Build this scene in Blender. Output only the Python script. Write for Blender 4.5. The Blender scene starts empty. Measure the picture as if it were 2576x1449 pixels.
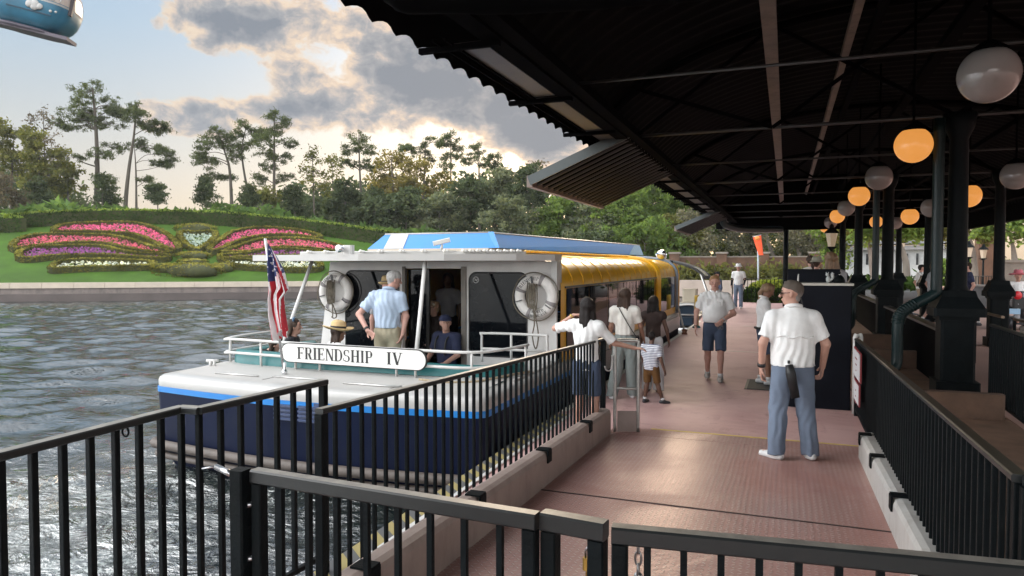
import bpy, math, random
import numpy as np
from mathutils import Vector, Matrix
R = math.radians
sc = bpy.context.scene
# ------------------------------------------------------------------ camera
YAW, PITCH, FPX = R(21.1), math.atan(60.5/1786), 1786.0
CH = 2.0                                   # camera height over the dock (z = 0)
cd = bpy.data.cameras.new('camera'); cam = bpy.data.objects.new('camera', cd)
sc.collection.objects.link(cam); sc.camera = cam
cd.sensor_width = 36; cd.lens = 36*FPX/2576; cd.clip_start = .05; cd.clip_end = 3000
cam.location = (0, 0, CH); cam.rotation_euler = (R(90)-PITCH, 0, YAW)
# ------------------------------------------------------------------ exposure
sc.view_settings.view_transform = 'Standard'; sc.view_settings.look = 'None'
sc.view_settings.exposure = 0.95; sc.view_settings.gamma = 1
sc.cycles.max_bounces = 7; sc.cycles.transparent_max_bounces = 8
sc.cycles.caustics_reflective = False; sc.cycles.caustics_refractive = False
sc.cycles.use_denoising = True
# ------------------------------------------------------------------ sun
SUN_AZ, SUN_EL = R(-15), R(13)             # azimuth from +Y towards +X
sl = bpy.data.lights.new('sun', 'SUN'); sl.energy = .8; sl.angle = R(20); sl.color = (1, .80, .58)
so = bpy.data.objects.new('sun', sl); sc.collection.objects.link(so)
so.rotation_euler = Vector((-math.sin(SUN_AZ)*math.cos(SUN_EL), -math.cos(SUN_AZ)*math.cos(SUN_EL), -math.sin(SUN_EL))).to_track_quat('-Z', 'Y').to_euler()
# ------------------------------------------------------------------ world: Nishita sky with banks of cloud
w = bpy.data.worlds.new('World'); sc.world = w; w.use_nodes = True
wt = w.node_tree; wt.nodes.clear()
class NG:
    """tiny helper for node maths"""
    def __init__(s, t): s.t = t
    def n(s, typ, **k):
        x = s.t.nodes.new(typ)
        for a, b in k.items(): setattr(x, a, b)
        return x
    def put(s, sock, v):
        if hasattr(v, 'is_output'): s.t.links.new(v, sock)
        else: sock.default_value = v
    def m(s, op, a, b=0.0, c=None, clamp=False):
        x = s.n('ShaderNodeMath', operation=op); x.use_clamp = clamp
        s.put(x.inputs[0], a); s.put(x.inputs[1], b)
        if c is not None: s.put(x.inputs[2], c)
        return x.outputs[0]
    def v(s, op, a, b=(0, 0, 0)):
        x = s.n('ShaderNodeVectorMath', operation=op)
        s.put(x.inputs[0], a); s.put(x.inputs[1], b)
        return x.outputs['Value'] if op in ('DOT_PRODUCT', 'LENGTH') else x.outputs[0]
    def mix(s, f, a, b):
        x = s.n('ShaderNodeMix', data_type='RGBA'); s.put(x.inputs[0], f); s.put(x.inputs[6], a); s.put(x.inputs[7], b)
        return x.outputs[2]
    def ramp(s, f, stops, interp='LINEAR'):
        x = s.n('ShaderNodeValToRGB'); s.put(x.inputs[0], f); e = x.color_ramp; e.interpolation = interp
        while len(e.elements) < len(stops): e.elements.new(.5)
        for q, (p, c) in zip(e.elements, stops):
            q.position = p; q.color = (c if len(c) == 4 else (*c, 1)) if hasattr(c, '__len__') else (c, c, c, 1)
        return x.outputs[0]
    def noise(s, vec, scale, detail=5, rough=.55, dist=0.0):
        x = s.n('ShaderNodeTexNoise'); s.put(x.inputs['Vector'], vec); x.inputs['Scale'].default_value = scale
        x.inputs['Detail'].default_value = detail; x.inputs['Roughness'].default_value = rough; x.inputs['Distortion'].default_value = dist
        return x.outputs[0]
    def sep(s, v):
        x = s.n('ShaderNodeSeparateXYZ'); s.put(x.inputs[0], v); return x.outputs
    def comb(s, a, b, c=0.0):
        x = s.n('ShaderNodeCombineXYZ'); s.put(x.inputs[0], a); s.put(x.inputs[1], b); s.put(x.inputs[2], c); return x.outputs[0]
g = NG(wt)
dirv = g.n('ShaderNodeTexCoord').outputs['Generated']
X, Y, Z = g.sep(dirv)
AZ = g.m('MULTIPLY', g.m('ARCTAN2', X, Y), 180/math.pi)            # degrees right of +Y
EL = g.m('MULTIPLY', g.m('ARCSINE', Z), 180/math.pi)
uv = g.comb(AZ, EL)
def deg(px, py):                                                    # where a stretch of sky lies, in azimuth and elevation
    a = math.atan((px-1288)/FPX); return math.degrees(a)-21.1, math.degrees(math.atan((664-py)/FPX*math.cos(a)))
CLOUDS = [(1010, 205, 175, 95, 1.25), (850, 70, 110, 60, .75), (1090, 235, 120, 60, 1.1), (1080, 110, 130, 80, 1.1),
          (520, 50, 120, 36, 1.15), (610, 85, 90, 34, 1.05), (520, 118, 60, 22, .55), (735, 175, 75, 40, .55), (700, 60, 80, 60, .6),
          (580, 300, 210, 32, .85), (470, 325, 120, 18, .6), (640, 268, 80, 26, .9), (505, 268, 60, 20, .55), (790, 262, 80, 40, .72), (880, 305, 90, 36, .75),
          (1330, 312, 110, 60, 1.3), (1390, 345, 90, 40, 1.2), (1255, 262, 70, 50, .8), (1440, 402, 80, 12, .8), (1160, 300, 60, 20, .5),
          (1200, 200, 40, 40, .5), (160, 250, 60, 10, .28), (240, 205, 60, 8, .25), (1700, 300, 300, 120, 1.2), (1650, 80, 260, 90, 1.1)]
den = None
for (px, py, rx, ry, wgt) in CLOUDS:
    a, e = deg(px, py); k = 180/math.pi/FPX
    q = g.v('MULTIPLY', g.v('SUBTRACT', uv, (a, e, 0)), (1/(rx*k), 1/(ry*k), 0))
    t = g.m('MULTIPLY', g.m('EXPONENT', g.m('MULTIPLY', g.v('DOT_PRODUCT', q, q), -1.0)), wgt)
    den = t if den is None else g.m('ADD', den, t)
nz = g.noise(g.v('MULTIPLY', uv, (.11, .17, 0)), 1.0, 9, .6, .35)
nz2 = g.noise(g.v('MULTIPLY', uv, (.45, .62, 0)), 1.0, 8, .62, .3)
# the rest of the sky, out of the photograph, carries scattered cloud
wide = g.noise(g.v('MULTIPLY', dirv, (2.2, 2.2, 5)), 1.0, 7, .58, .2)
out = g.m('MULTIPLY', g.m('GREATER_THAN', g.m('ABSOLUTE', g.m('ADD', AZ, 14)), 46), 1.0)
den = g.m('ADD', den, g.m('MULTIPLY', out, g.m('MULTIPLY', g.m('SUBTRACT', wide, .42), 4.0)))
den = g.m('ADD', g.m('MULTIPLY', den, g.m('ADD', .22, g.m('MULTIPLY', nz, 1.35))), g.m('MULTIPLY', g.m('SUBTRACT', nz, .52), 1.3))
den = g.m('ADD', den, g.m('MULTIPLY', g.m('SUBTRACT', nz2, .5), 1.5))
alpha = g.ramp(den, [(.26, 0), (.58, 1)], 'EASE')
shade = g.ramp(g.m('ADD', g.m('MULTIPLY', den, .62), g.m('MULTIPLY', g.m('SUBTRACT', nz2, .5), .75)),
               [(.20, (.66, .56, .44)), (.34, (.63, .51, .40)), (.48, (.45, .41, .38)), (.63, (.30, .31, .325)), (.95, (.195, .218, .252))])
# towards the sun the clouds and the air are warmer and brighter, opposite the sun they are front-lit, and raised out of view as added fill
sunv = (math.sin(SUN_AZ)*math.cos(SUN_EL), math.cos(SUN_AZ)*math.cos(SUN_EL), math.sin(SUN_EL))
cs = g.v('DOT_PRODUCT', dirv, sunv)
near = g.m('POWER', g.m('MAXIMUM', cs, 0.0), 14.0)
back = g.m('MULTIPLY', g.m('MAXIMUM', g.m('SUBTRACT', .32, cs), 0.0), .80)
sky = g.n('ShaderNodeTexSky', sky_type='NISHITA'); sky.sun_disc = False; sky.sun_elevation = SUN_EL; sky.sun_rotation = SUN_AZ
sky.air_density = 1.0; sky.dust_density = 2.5; sky.ozone_density = 2.0
base = g.ramp(g.m('DIVIDE', EL, 60.0), [(0, (.64, .50, .37)), (.07, (.60, .505, .41)), (.16, (.50, .50, .475)), (.28, (.355, .47, .56)), (.34, (.32, .45, .58)), (.46, (1.0, 1.08, 1.15)), (.62, (1.12, 1.16, 1.2)), (.8, (.80, .85, .9)), (1, (.70, .75, .80))])  # stops above the frame are brightened as added fill from overhead
SKY = .1
sky01 = g.v('MULTIPLY', sky.outputs[0], (SKY, SKY, SKY))
clear = g.v('MULTIPLY', g.mix(.78, sky01, base), (.65, .67, .70))
clear = g.v('ADD', clear, g.v('MULTIPLY', (.17, .085, .03), g.comb(near, near, near)))
shade = g.v('MULTIPLY', g.v('MULTIPLY', shade, (.67, .685, .705)), g.comb(g.m('ADD', 1.0, g.m('MULTIPLY', near, .22)), g.m('ADD', 1.0, g.m('MULTIPLY', near, .10)), 1.0))
lit = g.v('MULTIPLY', (1.75, 1.7, 1.62), g.comb(back, back, back))
# a bright bank of cloud, added unseen on the left to fill the shaded dock
west_fill = g.m('EXPONENT', g.m('MULTIPLY', g.m('POWER', g.m('DIVIDE', g.m('ADD', AZ, 112.0), 34.0), 4.0), -1.0))
lit = g.v('ADD', lit, g.v('MULTIPLY', (3.0, 2.95, 2.9), g.comb(west_fill, west_fill, west_fill)))
cloud = g.v('ADD', shade, lit)
col = g.mix(alpha, g.v('ADD', clear, g.v('MULTIPLY', lit, (.6, .66, .72))), cloud)
bg = g.n('ShaderNodeBackground'); g.put(bg.inputs[0], g.v('MULTIPLY', col, (1/SKY, 1/SKY, 1/SKY))); bg.inputs[1].default_value = SKY
wt.links.new(bg.outputs[0], g.n('ShaderNodeOutputWorld').inputs[0])
# ------------------------------------------------------------------ helpers
def P(px, py, x=None, y=None, z=None, d=None):
    """a point of the place, surveyed from the photograph (2576 x 1449 pixel grid)"""
    rt = (math.cos(YAW), math.sin(YAW), 0); cp, sp = math.cos(PITCH), math.sin(PITCH)
    fw = (-math.sin(YAW)*cp, math.cos(YAW)*cp, -sp); up = (-math.sin(YAW)*sp, math.cos(YAW)*sp, cp)
    r = [fw[i]+(px-1288)/FPX*rt[i]-(py-724.5)/FPX*up[i] for i in range(3)]
    t = x/r[0] if x is not None else y/r[1] if y is not None else (z-CH)/r[2] if z is not None else d
    return Vector((r[0]*t, r[1]*t, CH+r[2]*t))
MATS = {}
def M(name, col, rough=.55, metal=0.0, var=.12, vs=4.0, bump=0.0, bs=30.0, spec=.5, coat=0.0, emit=None, trans=0.0, stretch=(1, 1, 1), dirt=None):
    if name in MATS: return MATS[name]
    m = bpy.data.materials.new(name); m.use_nodes = True; t = m.node_tree; q = NG(t)
    b = t.nodes['Principled BSDF']; b.inputs['Roughness'].default_value = rough; b.inputs['Metallic'].default_value = metal
    b.inputs['Specular IOR Level'].default_value = spec; b.inputs['Coat Weight'].default_value = coat; b.inputs['Coat Roughness'].default_value = .08
    pos = q.n('ShaderNodeTexCoord').outputs['Object']
    vec = q.v('MULTIPLY', pos, stretch)
    nn = q.noise(vec, vs, 6, .6)
    f = q.ramp(nn, [(.3, 1-var), (.7, 1+var)])
    colr = q.v('MULTIPLY', (col[0], col[1], col[2]), f)
    if dirt:
        dn = q.ramp(q.noise(q.v('MULTIPLY', vec, (1, 1, .35)), vs*2.3, 8, .65), [(.5, 0), (.72, 1)])
        colr = q.mix(q.m('MULTIPLY', dn, dirt[1]), colr, (*dirt[0], 1))
    t.links.new(colr, b.inputs['Base Color'])
    rr = q.m('ADD', rough-.06, q.m('MULTIPLY', nn, .12), clamp=True); t.links.new(rr, b.inputs['Roughness'])
    if bump:
        bp = q.n('ShaderNodeBump'); bp.inputs['Strength'].default_value = bump; bp.inputs['Distance'].default_value = .02
        t.links.new(q.noise(vec, bs, 4, .6), bp.inputs['Height']); t.links.new(bp.outputs[0], b.inputs['Normal'])
    if emit:
        b.inputs['Emission Color'].default_value = (*emit[0], 1); b.inputs['Emission Strength'].default_value = emit[1]
    if trans: b.inputs['Transmission Weight'].default_value = trans
    MATS[name] = m; return m
def leafmat(name, col, var=.5, tr=.35, vs=.5):
    m = bpy.data.materials.new(name); m.use_nodes = True; t = m.node_tree; q = NG(t); t.nodes.clear()
    pos = q.n('ShaderNodeTexCoord').outputs['Object']
    f = q.ramp(q.noise(pos, vs, 3, .6), [(.3, 1-var), (.7, 1+var)])
    f2 = q.ramp(q.n('ShaderNodeNewGeometry').outputs['Random Per Island'], [(0, (.72, .74, .7)), (.5, (1, 1, 1)), (1, (1.35, 1.22, .95))])
    c = q.v('MULTIPLY', q.v('MULTIPLY', col, f), f2)
    d = q.n('ShaderNodeBsdfDiffuse'); t.links.new(c, d.inputs[0])
    tl = q.n('ShaderNodeBsdfTranslucent'); t.links.new(q.v('MULTIPLY', c, (1.5, 1.5, .9)), tl.inputs[0])
    mx = q.n('ShaderNodeMixShader'); mx.inputs[0].default_value = tr
    t.links.new(d.outputs[0], mx.inputs[1]); t.links.new(tl.outputs[0], mx.inputs[2])
    t.links.new(mx.outputs[0], q.n('ShaderNodeOutputMaterial').inputs[0])
    MATS[name] = m; return m
def tag(o, label=None, cat=None, group=None, kind=None):
    if label: o['label'] = label
    if cat: o['category'] = cat
    if group: o['group'] = group
    if kind: o['kind'] = kind
    return o
def thing(name, label, cat, loc=(0, 0, 0), rz=0.0, group=None):
    o = bpy.data.objects.new(name, None); sc.collection.objects.link(o); o.location = loc; o.rotation_euler = (0, 0, rz)
    o.empty_display_size = .1
    return tag(o, label, cat, group)
def link(name, me, mat, parent=None, local=False, loc=None):
    o = bpy.data.objects.new(name, me); sc.collection.objects.link(o)
    for m_ in (mat if isinstance(mat, (list, tuple)) else [mat]): me.materials.append(m_)
    if parent is not None:
        o.parent = parent
        if not local and parent.type == 'EMPTY': o.matrix_parent_inverse = Matrix.Translation(-Vector(parent.location))
    if loc: o.location = loc
    return o
def npmesh(name, V, F, smooth=False, mi=None):
    """fast mesh from arrays; F is (n, 3 or 4)"""
    me = bpy.data.meshes.new(name); V = np.asarray(V, np.float32); F = np.asarray(F, np.int32); k = F.shape[1]
    me.vertices.add(len(V)); me.vertices.foreach_set('co', V.ravel())
    me.loops.add(F.size); me.loops.foreach_set('vertex_index', F.ravel())
    me.polygons.add(len(F)); me.polygons.foreach_set('loop_start', np.arange(0, F.size, k, dtype=np.int32))
    if mi is not None: me.polygons.foreach_set('material_index', np.asarray(mi, np.int32))
    me.polygons.foreach_set('use_smooth', np.full(len(F), smooth)); me.update(calc_edges=True); me.validate(); return me
class MB:
    """collects shapes and links them as one mesh object (world coordinates)"""
    def __init__(s): s.V = []; s.F = []; s.I = []; s.S = []
    def add(s, vs, fs, mi=0, sm=False):
        b = len(s.V); s.V += [tuple(v) for v in vs]
        for f in fs: s.F.append([i+b for i in f]); s.I.append(mi); s.S.append(sm)
        return s
    def box(s, x0, x1, y0, y1, z0, z1, mi=0, bev=0.0):
        if bev > 0:
            c = [(x0+bev, y0), (x1-bev, y0), (x1, y0+bev), (x1, y1-bev), (x1-bev, y1), (x0+bev, y1), (x0, y1-bev), (x0, y0+bev)]
            return s.prism(c, z0, z1, mi)
        v = [(x, y, z) for z in (z0, z1) for y in (y0, y1) for x in (x0, x1)]
        return s.add(v, [(0, 2, 3, 1), (4, 5, 7, 6), (0, 1, 5, 4), (2, 6, 7, 3), (0, 4, 6, 2), (1, 3, 7, 5)], mi)
    def prism(s, poly, z0, z1, mi=0):
        n = len(poly); v = [(x, y, z0) for x, y in poly]+[(x, y, z1) for x, y in poly]
        f = [tuple(reversed(range(n))), tuple(range(n, 2*n))]+[(i, (i+1) % n, n+(i+1) % n, n+i) for i in range(n)]
        return s.add(v, f, mi)
    def beam(s, a, b, w_, h_, mi=0, up=(0, 0, 1), bev=0.0):
        a = Vector(a); b = Vector(b); d = (b-a).normalized(); u = Vector(up)
        if abs(d.dot(u)) > .98: u = Vector((0, 1, 0))
        sx = d.cross(u).normalized(); sz = sx.cross(d).normalized()
        if bev > 0:
            o = [(-w_/2+bev, -h_/2), (w_/2-bev, -h_/2), (w_/2, -h_/2+bev), (w_/2, h_/2-bev), (w_/2-bev, h_/2), (-w_/2+bev, h_/2), (-w_/2, h_/2-bev), (-w_/2, -h_/2+bev)]
        else: o = [(-w_/2, -h_/2), (w_/2, -h_/2), (w_/2, h_/2), (-w_/2, h_/2)]
        n = len(o); v = [p+sx*i+sz*j for p in (a, b) for i, j in o]
        return s.add(v, [tuple(range(n)), tuple(reversed(range(n, 2*n)))]+[(i, n+i, n+(i+1) % n, (i+1) % n) for i in range(n)], mi)
    def tube(s, pts, r, n=8, mi=0, closed=False):
        pts = [Vector(p) for p in pts]; m = len(pts); rr = r if hasattr(r, '__len__') else [r]*m; v = []; ref = None
        for i, p in enumerate(pts):
            if closed: d = pts[(i+1) % m]-pts[i-1]
            else: d = pts[min(i+1, m-1)]-pts[max(i-1, 0)]
            d = d.normalized() if d.length > 1e-9 else Vector((0, 0, 1))
            if ref is None: ref = Vector((0, 0, 1)) if abs(d.z) < .9 else Vector((1, 0, 0))
            a = ref-d*ref.dot(d)
            if a.length < 1e-4: a = d.orthogonal()
            a.normalize(); ref = a; b = d.cross(a)
            v += [p+(a*math.cos(t)+b*math.sin(t))*rr[i] for t in [2*math.pi*k/n for k in range(n)]]
        f = [(i*n+k, i*n+(k+1) % n, ((i+1) % m)*n+(k+1) % n, ((i+1) % m)*n+k) for i in range(m if closed else m-1) for k in range(n)]
        if not closed: f += [tuple(reversed(range(n))), tuple(range((m-1)*n, m*n))]
        return s.add(v, f, mi, True)
    def lathe(s, prof, c=(0, 0, 0), n=20, mi=0, axis=None, smooth=True):
        v = []; ax = Vector(axis).normalized() if axis else Vector((0, 0, 1)); a = ax.orthogonal().normalized(); b = ax.cross(a); c = Vector(c)
        for r, z in prof: v += [c+ax*z+(a*math.cos(t)+b*math.sin(t))*r for t in [2*math.pi*k/n for k in range(n)]]
        m = len(prof); f = [(i*n+k, i*n+(k+1) % n, (i+1)*n+(k+1) % n, (i+1)*n+k) for i in range(m-1) for k in range(n)]
        f += [tuple(reversed(range(n))), tuple(range((m-1)*n, m*n))]
        return s.add(v, f, mi, smooth)
    def ball(s, c, r, n=16, mi=0):
        r = r if hasattr(r, '__len__') else (r, r, r); k = n//2
        pr = [(max(1e-4, math.sin(math.pi*i/k)), -math.cos(math.pi*i/k)) for i in range(k+1)]
        v = [(c[0]+q*math.cos(2*math.pi*j/n)*r[0], c[1]+q*math.sin(2*math.pi*j/n)*r[1], c[2]+z*r[2]) for q, z in pr for j in range(n)]
        f = [(i*n+j, i*n+(j+1) % n, (i+1)*n+(j+1) % n, (i+1)*n+j) for i in range(k) for j in range(n)]
        return s.add(v, f, mi, True)
    def grid(s, rows, mi=0, sm=True, closed=False):
        n = len(rows[0]); v = [p for r in rows for p in r]; m = len(rows)
        f = [(i*n+j, i*n+(j+1) % n, (i+1)*n+(j+1) % n, (i+1)*n+j) for i in range(m-1) for j in range(n if closed else n-1)]
        return s.add(v, f, mi, sm)
    def slab(s, poly, th, mi=0):
        """polygon of 3-D points thickened against its normal"""
        p = [Vector(q) for q in poly]; nn = Vector((0, 0, 0))
        for i in range(len(p)): nn += p[i].cross(p[(i+1) % len(p)])
        nn.normalize(); n = len(p); v = p+[q-nn*th for q in p]
        return s.add(v, [tuple(range(n)), tuple(reversed(range(n, 2*n)))]+[(i, n+i, n+(i+1) % n, (i+1) % n) for i in range(n)], mi)
    def build(s, name, mat, parent=None, local=False, loc=None, weld=False):
        me = bpy.data.meshes.new(name); me.from_pydata(s.V, [], s.F)
        me.polygons.foreach_set('material_index', s.I); me.polygons.foreach_set('use_smooth', s.S); me.update()
        return link(name, me, mat, parent, local, loc)
def copy_tree(o, parent=None):
    c = o.copy(); sc.collection.objects.link(c)
    if parent is not None: c.parent = parent
    for ch in o.children: copy_tree(ch, c)
    return c
def bez(pts, n=8):
    """smooth polyline through points (Catmull-Rom)"""
    p = [Vector(q) for q in pts]; o = []
    for i in range(len(p)-1):
        a, b, c, d = p[max(i-1, 0)], p[i], p[i+1], p[min(i+2, len(p)-1)]
        for k in range(n):
            t = k/n; o.append(.5*((2*b)+(c-a)*t+(2*a-5*b+4*c-d)*t*t+(3*b-a-3*c+d)*t**3))
    o.append(p[-1]); return o
rnd = random.Random(5)
# ------------------------------------------------------------------ materials
black = M('black_paint', (.004, .006, .007), .55, var=.3, vs=9, bump=.2, bs=60, spec=.09, dirt=((.015, .016, .015), .3))
def railmat(name='sheen_rail_paint', sheen=(.27, .25, .22, 1)):
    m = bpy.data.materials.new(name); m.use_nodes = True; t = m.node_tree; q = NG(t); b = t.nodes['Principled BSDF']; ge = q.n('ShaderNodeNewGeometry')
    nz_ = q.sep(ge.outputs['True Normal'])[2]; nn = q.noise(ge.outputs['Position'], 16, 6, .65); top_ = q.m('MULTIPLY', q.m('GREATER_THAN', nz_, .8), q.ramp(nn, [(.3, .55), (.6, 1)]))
    t.links.new(q.mix(top_, q.mix(nn, (.008, .010, .011, 1), (.018, .020, .020, 1)), sheen), b.inputs['Base Color'])      # sky sheen coloured into the upper faces, mottled by noise
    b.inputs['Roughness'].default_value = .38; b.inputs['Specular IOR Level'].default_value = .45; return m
railtop = railmat(); railshade = railmat('shaded_rail_paint', (.055, .048, .038, 1))  # railshade: same rail, its painted top sheen darkened for the canopy's shade
canblack = M('canopy_paint', (.003, .003, .0035), .9, var=.3, spec=.02)
beamgrey = M('weathered_beam', (.17, .15, .13), .6, var=.25, vs=3, dirt=((.06, .05, .05), .6))
white = M('white_gelcoat', (.385, .375, .36), .3, var=.05, vs=2, coat=.2, dirt=((.52, .48, .42), .22))
whitep = M('white_paint', (.56, .55, .53), .42, var=.07, vs=5, dirt=((.45, .42, .38), .25))
navy = M('navy_hull_paint', (.0022, .0058, .024), .5, var=.15, vs=2, spec=.12, dirt=((.010, .013, .026), .5))
sblue = M('sky_blue_paint', (.004, .17, .50), .33, var=.06, vs=2)
teal = M('teal_vinyl', (.012, .13, .135), .42, var=.15, vs=3)
yellow = M('golden_yellow_paint', (.76, .41, .018), .32, var=.08, vs=3, coat=.15, bump=.04, bs=3)
glass = M('dark_tinted_glass', (.005, .006, .008), .03, var=.1, spec=.22)
rubber = M('grey_rubber', (.085, .068, .058), .6, var=.3, vs=6, bump=.3)
steel = M('steel', (.42, .42, .43), .28, 1.0, var=.15)
chrome = M('chrome', (.75, .76, .78), .08, 1.0, var=.05)
alum = M('brushed_aluminium', (.50, .49, .47), .35, .85, var=.2, vs=12)
brass = M('brass', (.55, .38, .10), .3, 1.0, var=.2)
ink = M('black_lettering', (.015, .015, .015), .5, var=.1)
globe_off = M('opal_glass', (.42, .40, .385), .12, var=.04, spec=.5)
globe_on = M('lit_opal_glass', (.30, .18, .08), .25, emit=((1.0, .40, .085), .37), var=.02)
brown = M('planter_render', (.22, .13, .085), .75, var=.3, vs=2.5, bump=.4, bs=25)
pinkwall = M('kerb_steel_paint', (.35, .27, .235), .5, var=.12, vs=3, dirt=((.20, .14, .12), .5))
kerbw = M('kerb_white_paint', (.44, .43, .41), .5, var=.1, vs=3, dirt=((.25, .2, .17), .5))
# ================================================================== water
WZ = -.65
def watermat():
    m = bpy.data.materials.new('canal_water'); m.use_nodes = True; t = m.node_tree; q = NG(t); b = t.nodes['Principled BSDF']
    pos = q.n('ShaderNodeNewGeometry').outputs['Position']
    churn_d = q.v('MULTIPLY', q.v('SUBTRACT', pos, (-7.2, 4.6, 0)), (1/3.6, 1/2.8, 0))
    churn = q.m('EXPONENT', q.m('MULTIPLY', q.v('DOT_PRODUCT', churn_d, churn_d), -1.0))
    fo = q.noise(q.v('MULTIPLY', pos, (1, 1.5, 1)), 7.5, 8, .75, 1.2)
    foam = q.m('MULTIPLY', q.ramp(q.m('ADD', fo, q.m('MULTIPLY', churn, .20)), [(.60, 0), (.76, 1)]), q.m('MULTIPLY', q.ramp(churn, [(.08, 0), (.5, 1)]), q.ramp(q.noise(q.v('MULTIPLY', pos, (.6, 1.3, 1)), .9, 3, .55, .8), [(.40, .1), (.62, 1)])))
    t.links.new(q.mix(foam, (.012, .018, .017, 1), (.30, .33, .31, 1)), b.inputs['Base Color'])
    t.links.new(q.m('ADD', .045, q.m('MULTIPLY', foam, .5)), b.inputs['Roughness']); b.inputs['IOR'].default_value = 2.9
    b.inputs['Specular IOR Level'].default_value = .5
    rot = q.n('ShaderNodeMapping'); t.links.new(pos, rot.inputs[0]); rot.inputs['Rotation'].default_value = (0, 0, R(-28)); rot.inputs['Scale'].default_value = (.62, 1.25, 1)
    h = q.m('MULTIPLY', q.noise(rot.outputs[0], 3.0, 3, .55, 1.0), .13)
    h = q.m('ADD', h, q.m('MULTIPLY', q.noise(pos, 8, 3, .55, .5), .014))
    h = q.m('ADD', h, q.m('MULTIPLY', q.m('MULTIPLY', q.noise(pos, 1.9, 5, .58, 2.2), churn), .75))
    bp = q.n('ShaderNodeBump'); bp.inputs['Strength'].default_value = 1; bp.inputs['Distance'].default_value = .30
    t.links.new(h, bp.inputs['Height']); t.links.new(bp.outputs[0], b.inputs['Normal'])
    return m
WS, WR = 441, np.random.default_rng(8)
gx, gy = np.meshgrid(np.linspace(-76, .5, WS), np.linspace(-1, 75.5, WS), indexing='ij'); wz = np.zeros_like(gx)
for _ in range(64):
    lam = .50*(4.2**WR.random()); th = R(118)+WR.normal()*.5; am = .0064*lam**.9
    wz += am*np.sin((gx*math.cos(th)+gy*math.sin(th))*2*math.pi/lam+WR.random()*6.28)*(.65+.35*np.sin(gx*.11*WR.random()+gy*.13*WR.random()+WR.random()*6))
ch_ = np.exp(-((gx+7.2)/3.4)**2-((gy-4.6)/2.8)**2); wz *= 1-.35*ch_
edge = np.clip(np.minimum.reduce([gx+76, .5-gx, gy+1, 75.5-gy])/1.5, 0, 1); WVt = np.stack([gx, gy, WZ+wz*edge], -1).reshape(-1, 3)
i_, j_ = np.meshgrid(np.arange(WS-1), np.arange(WS-1), indexing='ij'); k_ = (i_*WS+j_).ravel(); WF = np.stack([k_, k_+WS, k_+WS+1, k_+1], 1)
outer = np.array([(-420, -200, WZ), (-76, -200, WZ), (-76, 420, WZ), (-420, 420, WZ), (-76, -200, WZ), (260, -200, WZ), (260, -1, WZ), (-76, -1, WZ), (-76, 75.5, WZ), (260, 75.5, WZ), (260, 420, WZ), (-76, 420, WZ), (.5, -1, WZ), (260, -1, WZ), (260, 75.5, WZ), (.5, 75.5, WZ)]); nb0 = len(WVt)
wme = npmesh('water', np.concatenate([WVt, outer]), np.concatenate([WF, nb0+np.arange(16).reshape(4, 4)]), True)
tag(link('water', wme, watermat()), kind='structure')
# ================================================================== far bank
WO = P(416, 710, z=.66); WN = Vector((-.573, .8195, 0)).normalized(); WU = Vector((WN.y, -WN.x, 0))
SLOPE = .33
def bank(s, v, z=0.0): p = WO+WU*s+WN*v; return Vector((p.x, p.y, z))
def lawn_pt(px, py):                      # where a point of the sloping lawn lies
    a = P(px, py, d=1.0); o = Vector((0, 0, CH)); dr = a-o
    k = (o-WO).dot(WN)*SLOPE+.62
    t = (k-CH)/(dr.z-SLOPE*dr.dot(WN)); return o+dr*t
def sv(p): q = Vector((p.x, p.y, 0))-Vector((WO.x, WO.y, 0)); return q.dot(WU), q.dot(WN)
HB = [(-120, 588), (0, 580), (104, 571), (278, 564), (434, 566), (555, 569), (660, 578), (760, 588), (894, 606), (1000, 623), (1110, 642), (1200, 655)]
hb = [lawn_pt(*q) for q in HB]; hsv = [sv(p) for p in hb]
def crest(s): return float(np.interp(s, [-90, -70]+[a for a, b in hsv]+[hsv[-1][0]+12], [6, 9]+[b for a, b in hsv]+[2.0]))
def land(s, v):
    c = crest(s)+1.2; return .62+SLOPE*min(v, c) - max(0, v-c-14)*.04 if v < c+60 else .62+SLOPE*c-46*.04
grass = M('mown_grass', (.048, .105, .010), .85, var=.25, vs=.5, bump=.8, bs=45, spec=.2)
rows = []; ss = np.linspace(-95, 56, 110); vs_ = list(np.linspace(0, 22, 30))+[26, 32, 40, 55, 80]
for v in vs_: rows.append([bank(s, v, land(s, v)) for s in ss])
tag(MB().grid(rows).build('lawn', grass), kind='structure')
earth = M('far_ground', (.07, .075, .04), .9, var=.3, vs=.2)
fg = [bank(-600, .35), bank(500, .35), bank(900, 1500), bank(-900, 1500)]
tag(MB().add([(p.x, p.y, .50) for p in fg], [(0, 1, 2, 3)]).build('ground', earth), kind='structure')
# seawall with a coping
concrete = M('seawall_concrete', (.20, .165, .15), .7, var=.25, vs=1.2, dirt=((.07, .06, .055), .7), bump=.3, bs=12)
coping = M('pale_coping', (.56, .47, .38), .6, var=.1, vs=1.5)
def wallbox(mb, s0, s1, v0, v1, z0, z1, mi=0):
    p = [bank(s0, v0), bank(s1, v0), bank(s1, v1), bank(s0, v1)]; return mb.prism([(q.x, q.y) for q in p], z0, z1, mi)
t = thing('seawall', 'long grey concrete seawall along the far bank below the lawn', 'wall', bank(0, 0, WZ))
wallbox(MB(), -130, 120, -.02, .5, -1.5, .28).build('wall_face', concrete, t)
cp = MB()
for k in range(-64, 60): wallbox(cp, k*2+.01, k*2+1.99, -.12, .62, .283, .68)
cp.build('coping', coping, t)
wallbox(MB(), -130, 120, -.35, -.025, -1.5, -.12).build('ledge', M('wet_ledge', (.085, .065, .06), .4, var=.3, vs=.6), t)
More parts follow.
